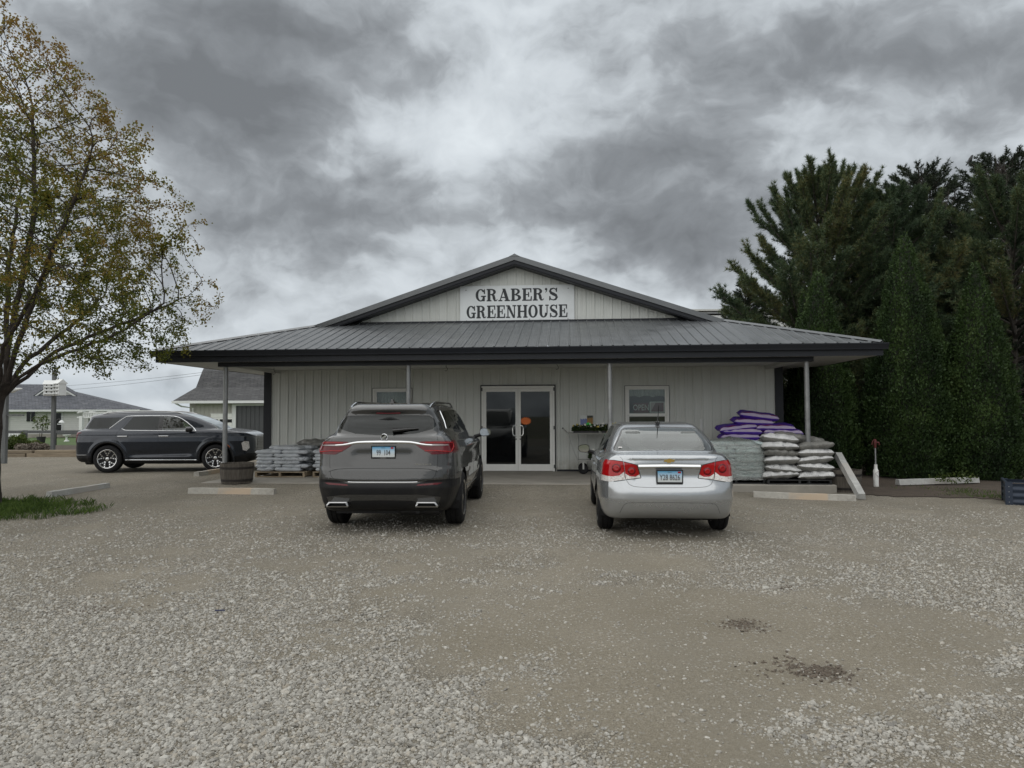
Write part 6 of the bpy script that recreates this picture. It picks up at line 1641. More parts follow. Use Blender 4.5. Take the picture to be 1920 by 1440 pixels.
cr.ribbon('chrome_bar', 'rear', [(.66, 1.188), (.86, 1.186)], .034, .016, M_SATIN, body, 'both', smooth_it=0, wend=.016)
cr.ribbon('bumper_chrome', 'rear', [(0, .698), (.40, .698), (.47, .702)], .020, .008, M_CHR, body, 'merge')
for z0, z1 in ((1.222, 1.215), (1.115, 1.10)):
    cr.ribbon('lamp_bar', 'rear', [(.56, z0 - .0), (.72, z0 + .002), (.90, z1)], .020, .013, M_RED, body, 'both', smooth_it=0)
cr.ribbon('lamp_bar', 'rear', [(.90, 1.215), (.925, 1.16), (.90, 1.10)], .022, .013, M_RED, body, 'both')
cr.ribbon('side_trim', 'side', [(1.60, .50), (2.6, .47), (3.60, .46)], .02, .008, M_SATIN, body, 'both')
cr.ribbon('window_trim', 'side', [(.70, 1.40), (.95, 1.655)], .014, .006, M_CHR, body, 'both', smooth_it=0)
for x in (1.95, 2.85): cr.ribbon('door_handle', 'side', [(x - .11, 1.14), (x + .11, 1.145)], .034, .034, P_GREY, body, 'both', smooth_it=0, step=.02); cr.ribbon('handle_chrome', 'side', [(x - .10, 1.152), (x + .10, 1.157)], .010, .040, M_CHR, body, 'both', smooth_it=0, step=.02)
for s_ in (-1, 1):
    rl = MB(); pts = []
    xs_ = np.linspace(.50, 2.95, 22); p_, n_ = cr.project('top', np.stack([xs_, np.full(22, .60) - .03 * np.abs(xs_ - 1.8)], 1))
    for i, (p, t) in enumerate(zip(p_, np.linspace(0, 1, 22))): pts.append((p[0], s_ * p[1], p[2] + .052 * min(1, 7 * t, 7 * (1 - t)) ** .6))
    rl.tube(pts, .017, 8); rl.build('roof_rail', M_CHR, car, smooth=True)
    et = MB(); yo = s_ * .60
    Me = Matrix.Translation((.012, yo, .405))
    out_ = [(-.15, -.035), (.14, -.035), (.15, -.02), (.13, .035), (-.12, .035), (-.155, -.01)]
    if s_ > 0: out_ = [(-a, b) for a, b in out_][::-1]
    inn = [(a * .84, b * .62) for a, b in out_]
    n = len(out_)
    Vv = [(-.02, a, b) for a, b in out_] + [(-.025, a, b) for a, b in inn] + [(.10, a, b) for a, b in out_] + [(.06, a, b) for a, b in inn]
    Fc = [(i, (i + 1) % n, n + (i + 1) % n, n + i) for i in range(n)] + [(i, 2 * n + i, 2 * n + (i + 1) % n, (i + 1) % n) for i in range(n)] + [(n + i, n + (i + 1) % n, 3 * n + (i + 1) % n, 3 * n + i) for i in range(n)]
    et.add(Vv, Fc, 0, Me); et.add([(.055, a, b) for a, b in inn], [tuple(range(n))], 1, Me); et.build('exhaust_tip', [M_SATIN, M_SEAM], car)
wp_ = MB(); pts, _ = cr.project('rear', [(-.10, 1.388), (-.25, 1.402), (-.45, 1.415)]); wp_.tube([(p[0] - .02, p[1], p[2]) for p in pts], [.026, .020, .010], 8); wp_.build('rear_wiper', M_GLOSSBLK, car, smooth=True)
p_, _ = cr.project('rear', [(0, 1.63)])
MB().box((p_[0][0] - .0, -.17, 1.615), (p_[0][0] + .03, .17, 1.64), b=.005).build('high_brake_light', M_REDD, car)
fn = MB(); fn.add([(.62, -.03, 1.765), (.62, .03, 1.765), (.80, .03, 1.775), (.80, -.03, 1.775), (.63, -.006, 1.835), (.63, .006, 1.835), (.70, .004, 1.825), (.70, -.004, 1.825)], [(0, 3, 2, 1), (4, 5, 6, 7), (0, 1, 5, 4), (1, 2, 6, 5), (2, 3, 7, 6), (3, 0, 4, 7)]); fn.build('antenna_fin', M_GLOSSBLK, car)
p_, _ = cr.project('rear', [(0, 1.10)])
plate(car, 0, 1.10, p_[0][0] - .014, '99  104', M_GLOSSBLK, 'Dan Hecht', xs=.62)
badge(cr, body, 'ENCLAVE', -.545, .935, .022, 1.7)
p_, _ = cr.project('rear', [(0, 1.298)])
Me = Matrix.Translation((p_[0][0] - .006, 0, 1.298)) @ Matrix.Rotation(-math.pi / 2, 4, 'Z') @ Matrix.Rotation(math.pi / 2, 4, 'X')
eb = MB(); eb.lathe([(.040, -.004), (.048, -.004), (.049, .004), (.045, .008), (.040, .004)], 28, M=Me, closed=True)
eb.lathe([(.039, .001), (.0, .001)], 28, m=1, M=Me)
for k in (-1, 0, 1):
    sh = [(-.008, .016), (.009, .018), (.008, -.004), (-.001, -.018), (-.009, -.004)]
    eb.add([(x * 1.1 + k * .019 , y + k * .012, .005 + .001 * k) for x, y in sh], [tuple(range(len(sh)))], 0, Me)
eb.build('emblem', [M_CHR, M_GLOSSBLK], body)
for s_ in (-1, 1): mirror(car, 3.62, s_ * 1.10, 1.275, P_GREY, .22, .155)
for y in (-.42, .42): seat(car, 2.7, y, M_SEATB, base=.85); seat(car, 1.8, y, M_SEATB, base=.85)
MB().box((.9, -.8, .4), (3.9, .8, .52)).build('cabin_floor', M_SEATB, car)

# ------------------------------------------------------------------ blue-black SUV seen from the side
P_BLUE = paint('blue_black_paint', (.013, .018, .028), .25, .2, .3)
WX = (1.0, 3.90); SR = .385
rearc = lambda c, n: c.x < .40 and c.z > .7
sp = dict(L=4.98, paint=P_BLUE,
    side_low=[(.30, .28), (.10, .33), (.03, .50), (.02, .70), (.08, .78), (.055, .95), (.07, 1.12), (.14, 1.20), (.6, 1.21), (2.0, 1.19), (3.8, 1.21), (4.15, 1.185), (4.72, 1.09), (4.95, .99), (5.0, .75), (4.98, .5), (4.91, .30), (4.6, .22), (2.5, .22)],
    side_green=[(.13, 1.1), (.16, 1.20), (.40, 1.54), (.34, 1.585), (.48, 1.64), (1.2, 1.70), (1.9, 1.715), (2.6, 1.70), (3.1, 1.605), (3.7, 1.36), (4.08, 1.16), (3.9, 1.0), (.3, 1.0)],
    plan_low=[(.0, 0), (.02, .6), (.08, .86), (.30, .965), (1, .985), (2.5, .99), (4.2, .985), (4.75, .90), (4.96, .66), (5.0, 0)],
    plan_green=[(.10, 0), (.14, .6), (.32, .82), (.8, .90), (2.2, .92), (3.3, .89), (3.9, .75), (4.1, .4), (4.1, 0)],
    off_low=[(.22, .10), (.42, .03), (.7, .01), (.85, .0), (1.0, .008), (1.15, .04), (1.22, .08)], off_green=[(1.1, .0), (1.25, .04), (1.55, .15), (1.65, .24), (1.73, .31)],
    features=[lambda x, y, z: .024 * np.exp(-((z - (.52 + .015 * (x - 2.4))) / .085) ** 2) * sstep(1.45, 1.75, x) * sstep(3.4, 3.1, x) * sstep(.7, .85, y),
              lambda x, y, z: -.020 * np.exp(-((np.hypot(x - 1.0, z - .385) - .50) / .05) ** 2) * sstep(.7, .85, y) * sstep(.2, .35, z),
              lambda x, y, z: -.020 * np.exp(-((np.hypot(x - 3.9, z - .385) - .50) / .05) ** 2) * sstep(.7, .85, y) * sstep(.2, .35, z),
              lambda x, y, z: -.010 * np.exp(-((z - 1.08) / .035) ** 2) * sstep(.7, .85, y)],
    regions=[
        dict(name='windscreen', view='front', poly=[(-.05, 1.22), (.70, 1.20), (.66, 1.36), (.54, 1.62), (-.05, 1.665)], cond=lambda c, n: c.x > 2.8 and n.x > .2, mat=GL_MID, mode='merge', off=-.003),
        dict(name='rear_window', view='rear', poly=[(-.05, 1.25), (.62, 1.25), (.56, 1.55), (-.05, 1.57)], cond=lambda c, n: c.x < .6 and n.x < -.1, mat=GL_DARK, mode='merge', off=-.003),
        dict(name='side_window', view='side', poly=[(.30, 1.225), (.52, 1.525), (1.27, 1.54), (1.0, 1.235)], cond=lambda c, n: n.y > .3 and c.z > 1.1, mat=GL_DARK, off=-.003),
        dict(name='side_window', view='side', poly=[(1.36, 1.235), (1.42, 1.205), (2.30, 1.19), (2.30, 1.565), (1.60, 1.56)], cond=lambda c, n: n.y > .3 and c.z > 1.1, mat=GL_DARK, off=-.003),
        dict(name='side_window', view='side', poly=[(2.42, 1.188), (3.30, 1.18), (3.05, 1.37), (2.86, 1.49), (2.66, 1.557), (2.42, 1.565)], cond=lambda c, n: n.y > .3 and c.z > 1.1, mat=GL_MID, off=-.003),
        dict(name='window_pillar', view='side', poly=[(2.30, 1.19), (2.42, 1.188), (2.42, 1.565), (2.30, 1.565)], cond=lambda c, n: n.y > .3 and c.z > 1.1, mat=M_GLOSSBLK, off=-.001),
        dict(name='tail_light', view='side', poly=[(-.1, 1.145), (.30, 1.125), (.20, 1.085), (.13, .84), (-.1, .83)], cond=lambda c, n: c.x < .4 and c.y > .5, mat=M_REDD, off=.005),
        dict(name='rear_bumper', view='side', poly=[(-.1, .2), (-.1, .50), (.46, .50), (.62, .40), (.60, .2)], cond=lambda c, n: c.x < .7, mat=M_BLKPL, mode='merge', off=.002),
        dict(name='sill', view='side', poly=[(1.40, .15), (1.44, .335), (3.46, .315), (3.50, .15)], cond=lambda c, n: c.y > .4 and c.z < .5, mat=M_BLKPL, off=.003),
        dict(name='grille', view='front', poly=[(-.05, 1.01), (.42, 1.0), (.60, .90), (.56, .62), (.42, .52), (-.05, .52)], cond=lambda c, n: c.x > 4.5 and n.x > .2, mat=M_GLOSSBLK, mode='merge', off=-.004),
        dict(name='front_bumper', view='side', poly=[(4.40, .15), (4.42, .42), (4.75, .50), (5.1, .50), (5.1, .15)], cond=lambda c, n: c.x > 4.3, mat=M_BLKPL, mode='merge', off=.002),
        dict(name='headlight', view='side', poly=[(4.36, 1.055), (4.72, .985), (4.80, .93), (4.62, .955)], cond=lambda c, n: c.y > .5, mat=M_GLOSSBLK, off=.002),
        dict(name='headlight', view='side', poly=[(4.60, .80), (4.66, .85), (4.78, .84), (4.80, .66), (4.72, .57), (4.63, .60)], cond=lambda c, n: c.y > .5, mat=M_CLR, off=.004),
        dict(name=None, view='side', poly=circle(WX[0], SR + .015, .432), cond=lambda c, n: c.y > .55 and c.z < .95),
        dict(name=None, view='side', poly=circle(WX[1], SR + .015, .432), cond=lambda c, n: c.y > .55 and c.z < .95),
    ])
PH = R(6.5)
ax = Vector((-11.42, 20.85, 0))
cr, car, body = build_car('parked_suv', sp, place(ax, PH, WX[0]), PH, 'blue-black SUV parked side-on beyond the barrel planter, chrome window trim', 'cars parked by the shop')
underbody(car, 4.98, 1.97, WX, SR, .8)
for x in WX:
    for y in (-.862, .862): make_wheel(car, x, y, SR, .25, .262, 'Y')
for pth in [[(2.36, 1.17), (2.345, .8), (2.34, .31)], [(3.42, 1.14), (3.41, .8), (3.42, .33)], [(1.30, 1.22), (1.215, 1.08), (1.24, .92), (1.42, .66), (1.56, .46), (1.57, .33)], [(1.52, 1.57), (1.30, 1.22)]]:
    cr.ribbon('panel_gap_or_shade', 'side', pth, .008, .0012, M_SEAM, body)
cr.ribbon('window_trim', 'side', [(1.0, 1.235), (1.36, 1.55), (1.46, 1.585), (2.0, 1.59), (2.66, 1.585), (2.88, 1.525), (3.12, 1.36), (3.36, 1.15)], .024, .009, M_CHR, body)
cr.ribbon('window_trim', 'side', [(3.36, 1.152), (2.36, 1.165), (1.44, 1.182), (1.335, 1.225)], .020, .009, M_CHR, body, smooth_it=0)
cr.ribbon('sill_trim', 'side', [(1.48, .352), (3.38, .332)], .026, .010, M_CHR, body, smooth_it=0)
cr.ribbon('bumper_trim', 'side', [(.06, .50), (.44, .50)], .014, .006, M_SATIN, body, smooth_it=0)
cr.ribbon('side_marker', 'side', [(4.15, .80), (4.24, .75), (4.30, .68)], .016, .006, M_ORANGE, body)
for x in (1.40, 2.50): cr.ribbon('door_handle', 'side', [(x - .13, 1.012), (x + .13, 1.012)], .034, .040, M_CHR, body, smooth_it=0, step=.02)
for c_ in WX:
    cr.ribbon('arch_trim', 'side', [(c_ + .445 * math.cos(t), SR + .015 + .445 * math.sin(t)) for t in np.linspace(-.25, math.pi + .25, 30)], .05, .008, M_BLKPL, body, smooth_it=0)
cr.ribbon('lamp_ring', 'side', [(4.68, .83), (4.77, .80), (4.78, .68), (4.70, .58)], .022, .010, M_CHR, body)
for k in range(-9, 10):                                   # woven grille bars
    for sg_ in (-1, 1):
        y0 = k * .085; pts = [(y0 - sg_ * .20, .55), (y0 + sg_ * .20, .98)]
        pts = [(y, z) for y, z in [(y0 + sg_ * (z - .765) * .9, z) for z in np.linspace(.55, .985, 9)] if abs(y) < .54]
        if len(pts) >= 2: cr.ribbon('grille_bar', 'front', pts, .013, .008, M_SATIN, body, 'one', smooth_it=0)
cr.ribbon('grille_frame', 'front', [(.0, 1.015), (.42, 1.005), (.61, .905), (.57, .61), (.43, .505), (0, .505)], .035, .012, M_SATIN, body, 'merge', smooth_it=0)
for s_ in (-1, 1):
    mirror(car, 3.20, s_ * 1.10, 1.20, M_GLOSSBLK, .22, .16)
    rl = MB(); xs_ = np.linspace(.7, 2.9, 16); p_, n_ = cr.project('top', np.stack([xs_, np.full(16, .60)], 1))
    rl.tube([(p[0], s_ * p[1], p[2] + .035 * min(1, 6 * t, 6 * (1 - t)) ** .6) for p, t in zip(p_, np.linspace(0, 1, 16))], .015, 8); rl.build('roof_rail', M_SATIN, car, smooth=True)
for y in (-.42, .42): seat(car, 2.55, y, M_SEATB, base=.85); seat(car, 1.6, y, M_SEATB, base=.85)
MB().box((.7, -.8, .4), (3.7, .8, .52)).build('cabin_floor', M_SEATB, car)
MB().box((3.2, -.75, .9), (3.75, .75, 1.14), b=.05).build('dashboard', M_SEATB, car)
# ================================================================== PROPS
# ---- half barrels
M_STAVE = wood_mat('barrel_stave', (.055, .045, .036), (.13, .115, .095), 3.0, axis=(7, 7, 1))
M_HOOP = mat('rusty_hoop', (.035, .030, .027), .6, metal=.4, var=.3, vscale=15)
def half_barrel(loc, rt_, rb_, h, label, rot=0.0):
    e = empty('barrel_planter', loc, rot, label, 'planter', 'half-barrel planters'); n = 20; dth = 2 * math.pi / n
    V = []; k = 6
    for i in range(k + 1):
        t = i / k; r = rb_ + (rt_ - rb_) * t + .025 * math.sin(math.pi * (t * .5 + .35)); z = h * t; w2 = math.tan(dth / 2 * .975)
        for rr in (r, r - .025): V += [(rr, -rr * w2, z), (rr, rr * w2, z)]
    F_ = []
    for i in range(k):
        a = 4 * i; b = a + 4
        F_ += [(a, a + 1, b + 1, b), (a + 3, a + 2, b + 2, b + 3), (a + 2, a, b, b + 2), (a + 1, a + 3, b + 3, b + 1)]
    F_ += [(0, 2, 3, 1), (4 * k, 4 * k + 1, 4 * k + 3, 4 * k + 2)]
    me = mesh('stave', V, F_, M_STAVE)
    for i in range(n): link('stave', me, e, (0, 0, rnd.uniform(0, .006)), (0, 0, i * dth))
    for t in (.16, .78):
        r = rb_ + (rt_ - rb_) * t + .025 * math.sin(math.pi * (t * .5 + .35)); hb = MB(); dr_ = (rt_ - rb_) / h * .03
        hb.lathe([(r + .002 - dr_, h * t - .025), (r + .007 - dr_, h * t - .025), (r + .007 + dr_, h * t + .025), (r + .002 + dr_, h * t + .025)], 40, closed=True); hb.build('hoop', M_HOOP, e, smooth=30)
    s_ = MB(); s_.lathe([(rt_ - .03, h - .07), (rt_ * .5, h - .05), (0, h - .045)], 24); s_.build('soil', M_SOIL, e)
    return e
half_barrel(tuple(B(-5.93, -3.28 + .0, SLAB + .001)), .345, .295, .43, 'dark half-barrel planter in front of the porch post')
bq = Vector((6.98, 15.05, 0)); half_barrel((bq.x, bq.y, gzf(bq.x, bq.y)), .345, .29, .45, 'dark half-barrel planter behind the leaning beam', .3)

# ---- beams used as parking stops
def stop_material(name, col, patch):
    m, t, p, o = new_mat(name); tcx = t.new('ShaderNodeTexCoord'); v = tcx.outputs['Object']; sx = t.new('ShaderNodeSeparateXYZ'); t.l.new(v, sx.inputs[0])
    c = t.mix(t.ramp(t.noise(v, 6, 7, .7), [(.35, 0), (.65, 1)]), tuple(x * .72 for x in col), col)
    c = t.mix(t.ramp(t.noise(v, 22, 4, .7), [(.55, 0), (.75, .6)]), c, (.17, .16, .14))
    f = t.ramp(t.math('ABSOLUTE', t.math('ADD', sx.outputs[0], -.08)), [(.33, 1), (.36, 0)])
    f = t.math('MULTIPLY', f, t.ramp(t.math('ADD', t.noise(v, 3.5, 4), t.math('MULTIPLY', sx.outputs[2], 0)), [(.35, .35), (.55, .95)]))
    c = t.mix(f, c, patch); t.set(p, 'Base Color', c); t.set(p, 'Roughness', .9)
    b = t.new('ShaderNodeBump', i_Strength=.5, i_Distance=.01, i_Height=t.noise(v, 30, 5, .7)); t.l.new(b.outputs[0], p.inputs['Normal']); return m
M_STOP = stop_material('worn_beam', (.44, .42, .375), (.47, .37, .27)); M_STOP2 = stop_material('pale_beam', (.44, .44, .42), (.40, .38, .35))
def stop(a, b, label, m=M_STOP, za=None, zb=None, h=.118, wd=.16, sink=.012):
    a = Vector((a[0], a[1], gzf(*a) if za is None else za)); b = Vector((b[0], b[1], gzf(*b) if zb is None else zb)); d = b - a; L = d.length
    mb = MB(); pr = [(-wd / 2, 0), (wd / 2, 0), (wd / 2 - .02, h), (-wd / 2 + .02, h)]; c = .02
    n = 8; V = []; F_ = []
    for i in range(n + 1):
        x = -L / 2 + L * i / n; jit = .004
        for (y, z) in pr: V.append((x, y + rnd.uniform(-jit, jit), z + rnd.uniform(-jit, jit) * (z > 0)))
    for i in range(n):
        for k in range(4): F_.append((4 * i + k, 4 * i + 4 + k, 4 * i + 4 + (k + 1) % 4, 4 * i + (k + 1) % 4))
    F_ += [(0, 1, 2, 3), (4 * n + 3, 4 * n + 2, 4 * n + 1, 4 * n)]
    me = mesh('parking_stop', V, F_, m); bm = bmesh.new(); bm.from_mesh(me); bmesh.ops.recalc_face_normals(bm, faces=bm.faces); bm.to_mesh(me); bm.free()
    o = link('parking_stop', me); o.rotation_mode = 'QUATERNION'
    xa = d.normalized(); ya = Vector((0, 0, 1)).cross(xa).normalized(); zv = xa.cross(ya)
    o.rotation_quaternion = Matrix((xa, ya, zv)).transposed().to_quaternion(); o.location = (a + b) / 2 - Vector((0, 0, sink))
    tag(o, label, 'beam', 'beams laid as parking stops'); return o
def gp(px, py, z=0.0): p = on_z(px, py, z); return (p.x, p.y)
stop(gp(92, 932), gp(201, 917), 'grey beam on the gravel between the maple and the blue-black SUV', M_STOP2)
stop(gp(356, 921, .07), gp(516, 921, .085), 'beam with a tan patch in front of the left porch post', M_STOP)
stop((4.72, 13.98), (6.44, 13.40), 'beam with a tan patch lying in front of the silver bag pallet', M_STOP)
stop((6.63, 13.56), (7.02, 15.34), 'grey beam leaning up against the half barrel', M_STOP2, za=gzf(6.63, 13.56) + .02, zb=.655)
stop((8.66, 16.05), (10.65, 16.35), 'pale beam lying in the soil under the arborvitae', M_STOP2, za=-.01, zb=.01)
stop(gp(368, 893), gp(420, 884), 'tan beam under the nose of the blue-black SUV', M_STOP)

# ---- right-hand soil strip with grass
def strip_edge(x): return 14.55 - .55 * (x - 6.6) + .045 * (x - 6.6) ** 2 + .12 * math.sin(x * 3.1) + .08 * math.sin(x * 7.3)
xs_ = np.linspace(6.9, 19.5, 80)
grid_sheet('soil_strip', np.linspace(7.0, 30, 110), np.linspace(10.0, 34, 130), lambda x, y: gz(x, y) * (y < 33) + .012 + .03 * (fbm(x * 1.5, y * 1.5, 9, 3) - .4) * sstep(0, .6, y - np.vectorize(strip_edge)(np.minimum(x, 12.8))), M_SOIL, keep=lambda x, y: (y > np.vectorize(strip_edge)(np.minimum(x, 12.8))) & ((x > 7.3) | (y > 19) | (y < 16.0)))
M_GRASS = foliage_mat('grass_blades', [(.030, .055, .010), (.055, .095, .016), (.085, .13, .026), (.14, .15, .05)], trans=.2, sc=2.0)
def grass(name, label, n, region, h0, h1, seed, zf):
    r_ = np.random.default_rng(seed); P = region(r_, n); m_ = len(P); z = zf(P[:, 0], P[:, 1]); P = np.stack([P[:, 0], P[:, 1], z - .005], 1)
    a = r_.uniform(0, 6.283, m_); s = np.stack([np.cos(a), np.sin(a), np.zeros(m_)], 1) * r_.uniform(.002, .0045, (m_, 1)); h = r_.uniform(h0, h1, (m_, 1)) * (.5 + 1.0 * fbm(P[:, 0] * 2.2, P[:, 1] * 2.2, seed, 2))[:, None]
    ln = r_.normal(0, .35, (m_, 2)); tipv = np.concatenate([ln * h, h], 1)
    V = np.stack([P - s, P + s, P + tipv * .6 * [.6, .6, 1] + s * .7, P + tipv], 1).reshape(-1, 3)
    me = np_mesh(name, V, np.arange(4 * m_).reshape(-1, 4), M_GRASS, 4); o = link(name, me); tag(o, label, 'grass', kind='stuff')
def reg_left(r_, n):
    x = r_.uniform(-13.5, -6.9, n); y = r_.uniform(9.8, 14.2, n); d = ((x + 9.9) / 2.75) ** 2 + ((y - 12.05) / 1.55) ** 2 + (fbm(x * 1.7, y * 1.7, 2, 3) - .45) * 1.5
    k = r_.random(n) < np.clip((1.02 - d) * 2.4, 0, 1); return np.stack([x[k], y[k]], 1)
grass('grass_patch', 'tuft of green grass round the foot of the maple', 60000, reg_left, .06, .15, 3, gz)
def reg_right(r_, n):
    x = r_.uniform(7.0, 14, n); y = r_.uniform(10.5, 17, n); e_ = np.vectorize(strip_edge)(np.minimum(x, 12.8)); d = y - e_
    den = np.clip(d * 3, 0, 1) * np.clip((2.3 - d) * 1.2, 0, 1) * np.clip((x - 8.1) * .9 + .22, 0, 1) * np.clip((fbm(x * 1.2, y * 1.2, 12, 3) - .30) * 4, 0, 1)
    k = r_.random(n) < den; return np.stack([x[k], y[k]], 1)
grass('grass_strip', 'thin grass along the edge of the gravel by the evergreens', 42000, reg_right, .03, .09, 5, lambda x, y: gz(x, y) + .012)
e = empty('weed_plant', (9.95, 16.0, .0), 0, 'small leafy weed growing over the pale beam under the evergreens', 'plant')
V, Q = leaf_quads(leaf_cloud(260, (0, 0, .14), (.55, .12, .13), .05, 8), .05, 8); link('foliage', np_mesh('foliage', V, Q, M_SHRUB), e)

# ---- yard hydrant
hp = Vector((8.08, 15.85, gzf(8.08, 15.85) + .0)); hy = empty('yard_hydrant', hp, 0, 'red-headed yard hydrant on a steel pipe in a white sleeve', 'hydrant')
M_PVC = mat('white_pvc', (.66, .66, .63), .5, var=.08, vscale=6, dirt=((.3, .28, .22), .4)); M_REDP = mat('red_cast_iron', (.085, .012, .011), .55, var=.2, vscale=12)
t_ = MB(); t_.lathe([(.055, -.05), (.058, .36), (.048, .38), (.036, .41), (.034, .50), (.03, .50), (.03, .45), (0, .45)], 18); t_.build('sleeve', M_PVC, hy, smooth=30)
t_ = MB(); t_.tube([(0, 0, .3), (0, 0, .92)], .017, 10); t_.build('pipe', M_POST, hy, smooth=True)
t_ = MB(); t_.lathe([(.022, .86), (.03, .92), (.034, 1.0), (.028, 1.04), (.0, 1.05)], 12); t_.box((-.03, -.012, 1.02), (.02, .012, 1.06)); t_.tube([(0, 0, .99), (.07, -.02, .985), (.085, -.02, .93)], .016, 8); t_.build('head', M_REDP, hy, smooth=30)
t_ = MB(); t_.tube([(-.03, 0, 1.04), (-.06, 0, 1.0), (-.075, 0, .93)], .010, 6); t_.tube([(.035, -.06, .02), (.06, -.06, .2), (-.05, -.06, .30), (.055, -.06, .36)], .003, 5); t_.build('lever', M_REDP, hy)
# ---- metal raised bed
c0 = on_z(1888, 947, -.03); rbx = empty('raised_garden_bed', (c0.x, c0.y, gzf(c0.x, c0.y) - .01), R(-31), 'dark blue ribbed metal raised bed at the edge of the gravel', 'raised bed')
M_BEDM = mat('navy_steel', (.022, .032, .052), .42, metal=.3, var=.15, vscale=3)
L_, W2, hh = 1.8, .95, .39
def ribbed(name, L, axis, off):
    pr = []; n = 20
    for i in range(n + 1): z = hh * i / n; pr.append((-.014 * (.5 - .5 * math.cos(2 * math.pi * z / (hh / 3.5))), z))
    V = []; F_ = []
    for o_, z in pr:
        V += [(0, o_ + off, z), (L, o_ + off, z)] if axis == 'x' else [(o_ + off, 0, z), (o_ + off, L, z)]
    for i in range(n): F_.append((2 * i, 2 * i + 1, 2 * i + 3, 2 * i + 2))
    link(name, mesh(name, V, F_, M_BEDM, True), rbx)
ribbed('side_panel', L_, 'x', 0.0); ribbed('side_panel', W2, 'y', 0.0); ribbed('side_panel', L_, 'x', W2); ribbed('side_panel', W2, 'y', L_)
for (x, y) in ((0, 0), (L_, 0), (0, W2), (L_, W2)):
    sx, sy_ = (1 if x == 0 else -1), (1 if y == 0 else -1); cp = MB(); cp.box((min(x - sx * .02, x + sx * .09), min(y - sy_ * .02, y - sy_ * .016), 0), (max(x - sx * .02, x + sx * .09), max(y - sy_ * .02, y - sy_ * .016), hh + .01)); cp.box((min(x - sx * .02, x - sx * .016), min(y - sy_ * .0155, y + sy_ * .09), 0), (max(x - sx * .02, x - sx * .016), max(y - sy_ * .0155, y + sy_ * .09), hh + .01)); cp.build('corner_post', M_BEDM, rbx)
for z in (.06, .15, .24, .33):
    b_ = MB(); b_.lathe([(.008, 0), (.007, .004), (0, .005)], 8, M=Matrix.Translation((.035, -.0202, z)) @ Matrix.Rotation(math.pi / 2, 4, 'X')); b_.build('bolt', M_POST, rbx)
MB().box((-.02, -.02, hh + .0105), (L_ + .02, .02, hh + .022)).build('top_rim', M_BEDM, rbx); MB().box((-.02, .021, hh + .0105), (.02, W2, hh + .022)).build('top_rim', M_BEDM, rbx)
MB().box((.015, .015, 0), (L_ - .015, W2 - .02, hh - .06)).build('soil', M_SOIL, rbx)

# ---- bags
def bag_mesh(name, L, W, H, mats, seed, stripe=False, wr=1.0, nx=18, ny=12, lens=False):
    """filled sack: pillow with pinched ends, puckers and creases; x long"""
    r_ = np.random.default_rng(seed); V = []; F_ = []; mi = []; ph = r_.uniform(0, 6.28, 8)
    for s in (1, -1):
        for i in range(nx + 1):
            u = -1 + 2 * i / nx
            for j in range(ny + 1):
                v = -1 + 2 * j / ny
                prof = (1 - abs(u) ** 7) ** .42 * (1 - abs(v) ** 6) ** .40 if not lens else (1 - abs(u) ** 4.5) ** .6 * (1 - abs(v) ** 3.5) ** .62
                x = u * L / 2 * (1 - .03 * (1 - abs(v))); y = v * W / 2 * (1 - .05 * abs(u) ** 6 - .02 * math.sin(u * 7 + ph[0]))
                z = s * H / 2 * prof
                q3 = Vector((u * 1.5 + ph[1], v * 1.1 + ph[2], s * .7)); rd = 1 - abs(mnoise.noise(q3)) * 2.2; rd2 = 1 - abs(mnoise.noise(q3 * 2.3)) * 2.2
                wrk = .013 * wr * (max(rd, -.4) - .5) + .008 * wr * (max(rd2, -.4) - .4) + .006 * wr * math.sin(u * 9 + v * 3 + ph[3])
                z += wrk * (prof > .2) * (1 if s > 0 else .5); y += .008 * wr * math.sin(u * 14 + ph[5]); x += .010 * wr * math.sin(v * 9 + ph[6]) * abs(u)
                z += .012 * wr * math.sin(v * 5 + ph[7]) * abs(u) ** 6
                V.append((x, y, z))
    n1 = (nx + 1) * (ny + 1)
    for s in (0, 1):
        for i in range(nx):
            for j in range(ny):
                a = s * n1 + i * (ny + 1) + j; q = (a, a + ny + 1, a + ny + 2, a + 1); F_.append(q if s == 0 else q[::-1])
                vv = abs(-1 + 2 * (j + .5) / ny); mi.append((s if lens else 0) if not stripe else (0 if s or vv > .95 else (2 if vv > .89 else (1 if vv > .66 else 0))))
    me = mesh(name, V, F_, mats, True, mi)
    bm = bmesh.new(); bm.from_mesh(me); bmesh.ops.remove_doubles(bm, verts=bm.verts, dist=.0015); bm.to_mesh(me); bm.free()
    me.polygons.foreach_set('use_smooth', [True] * len(me.polygons)); return me
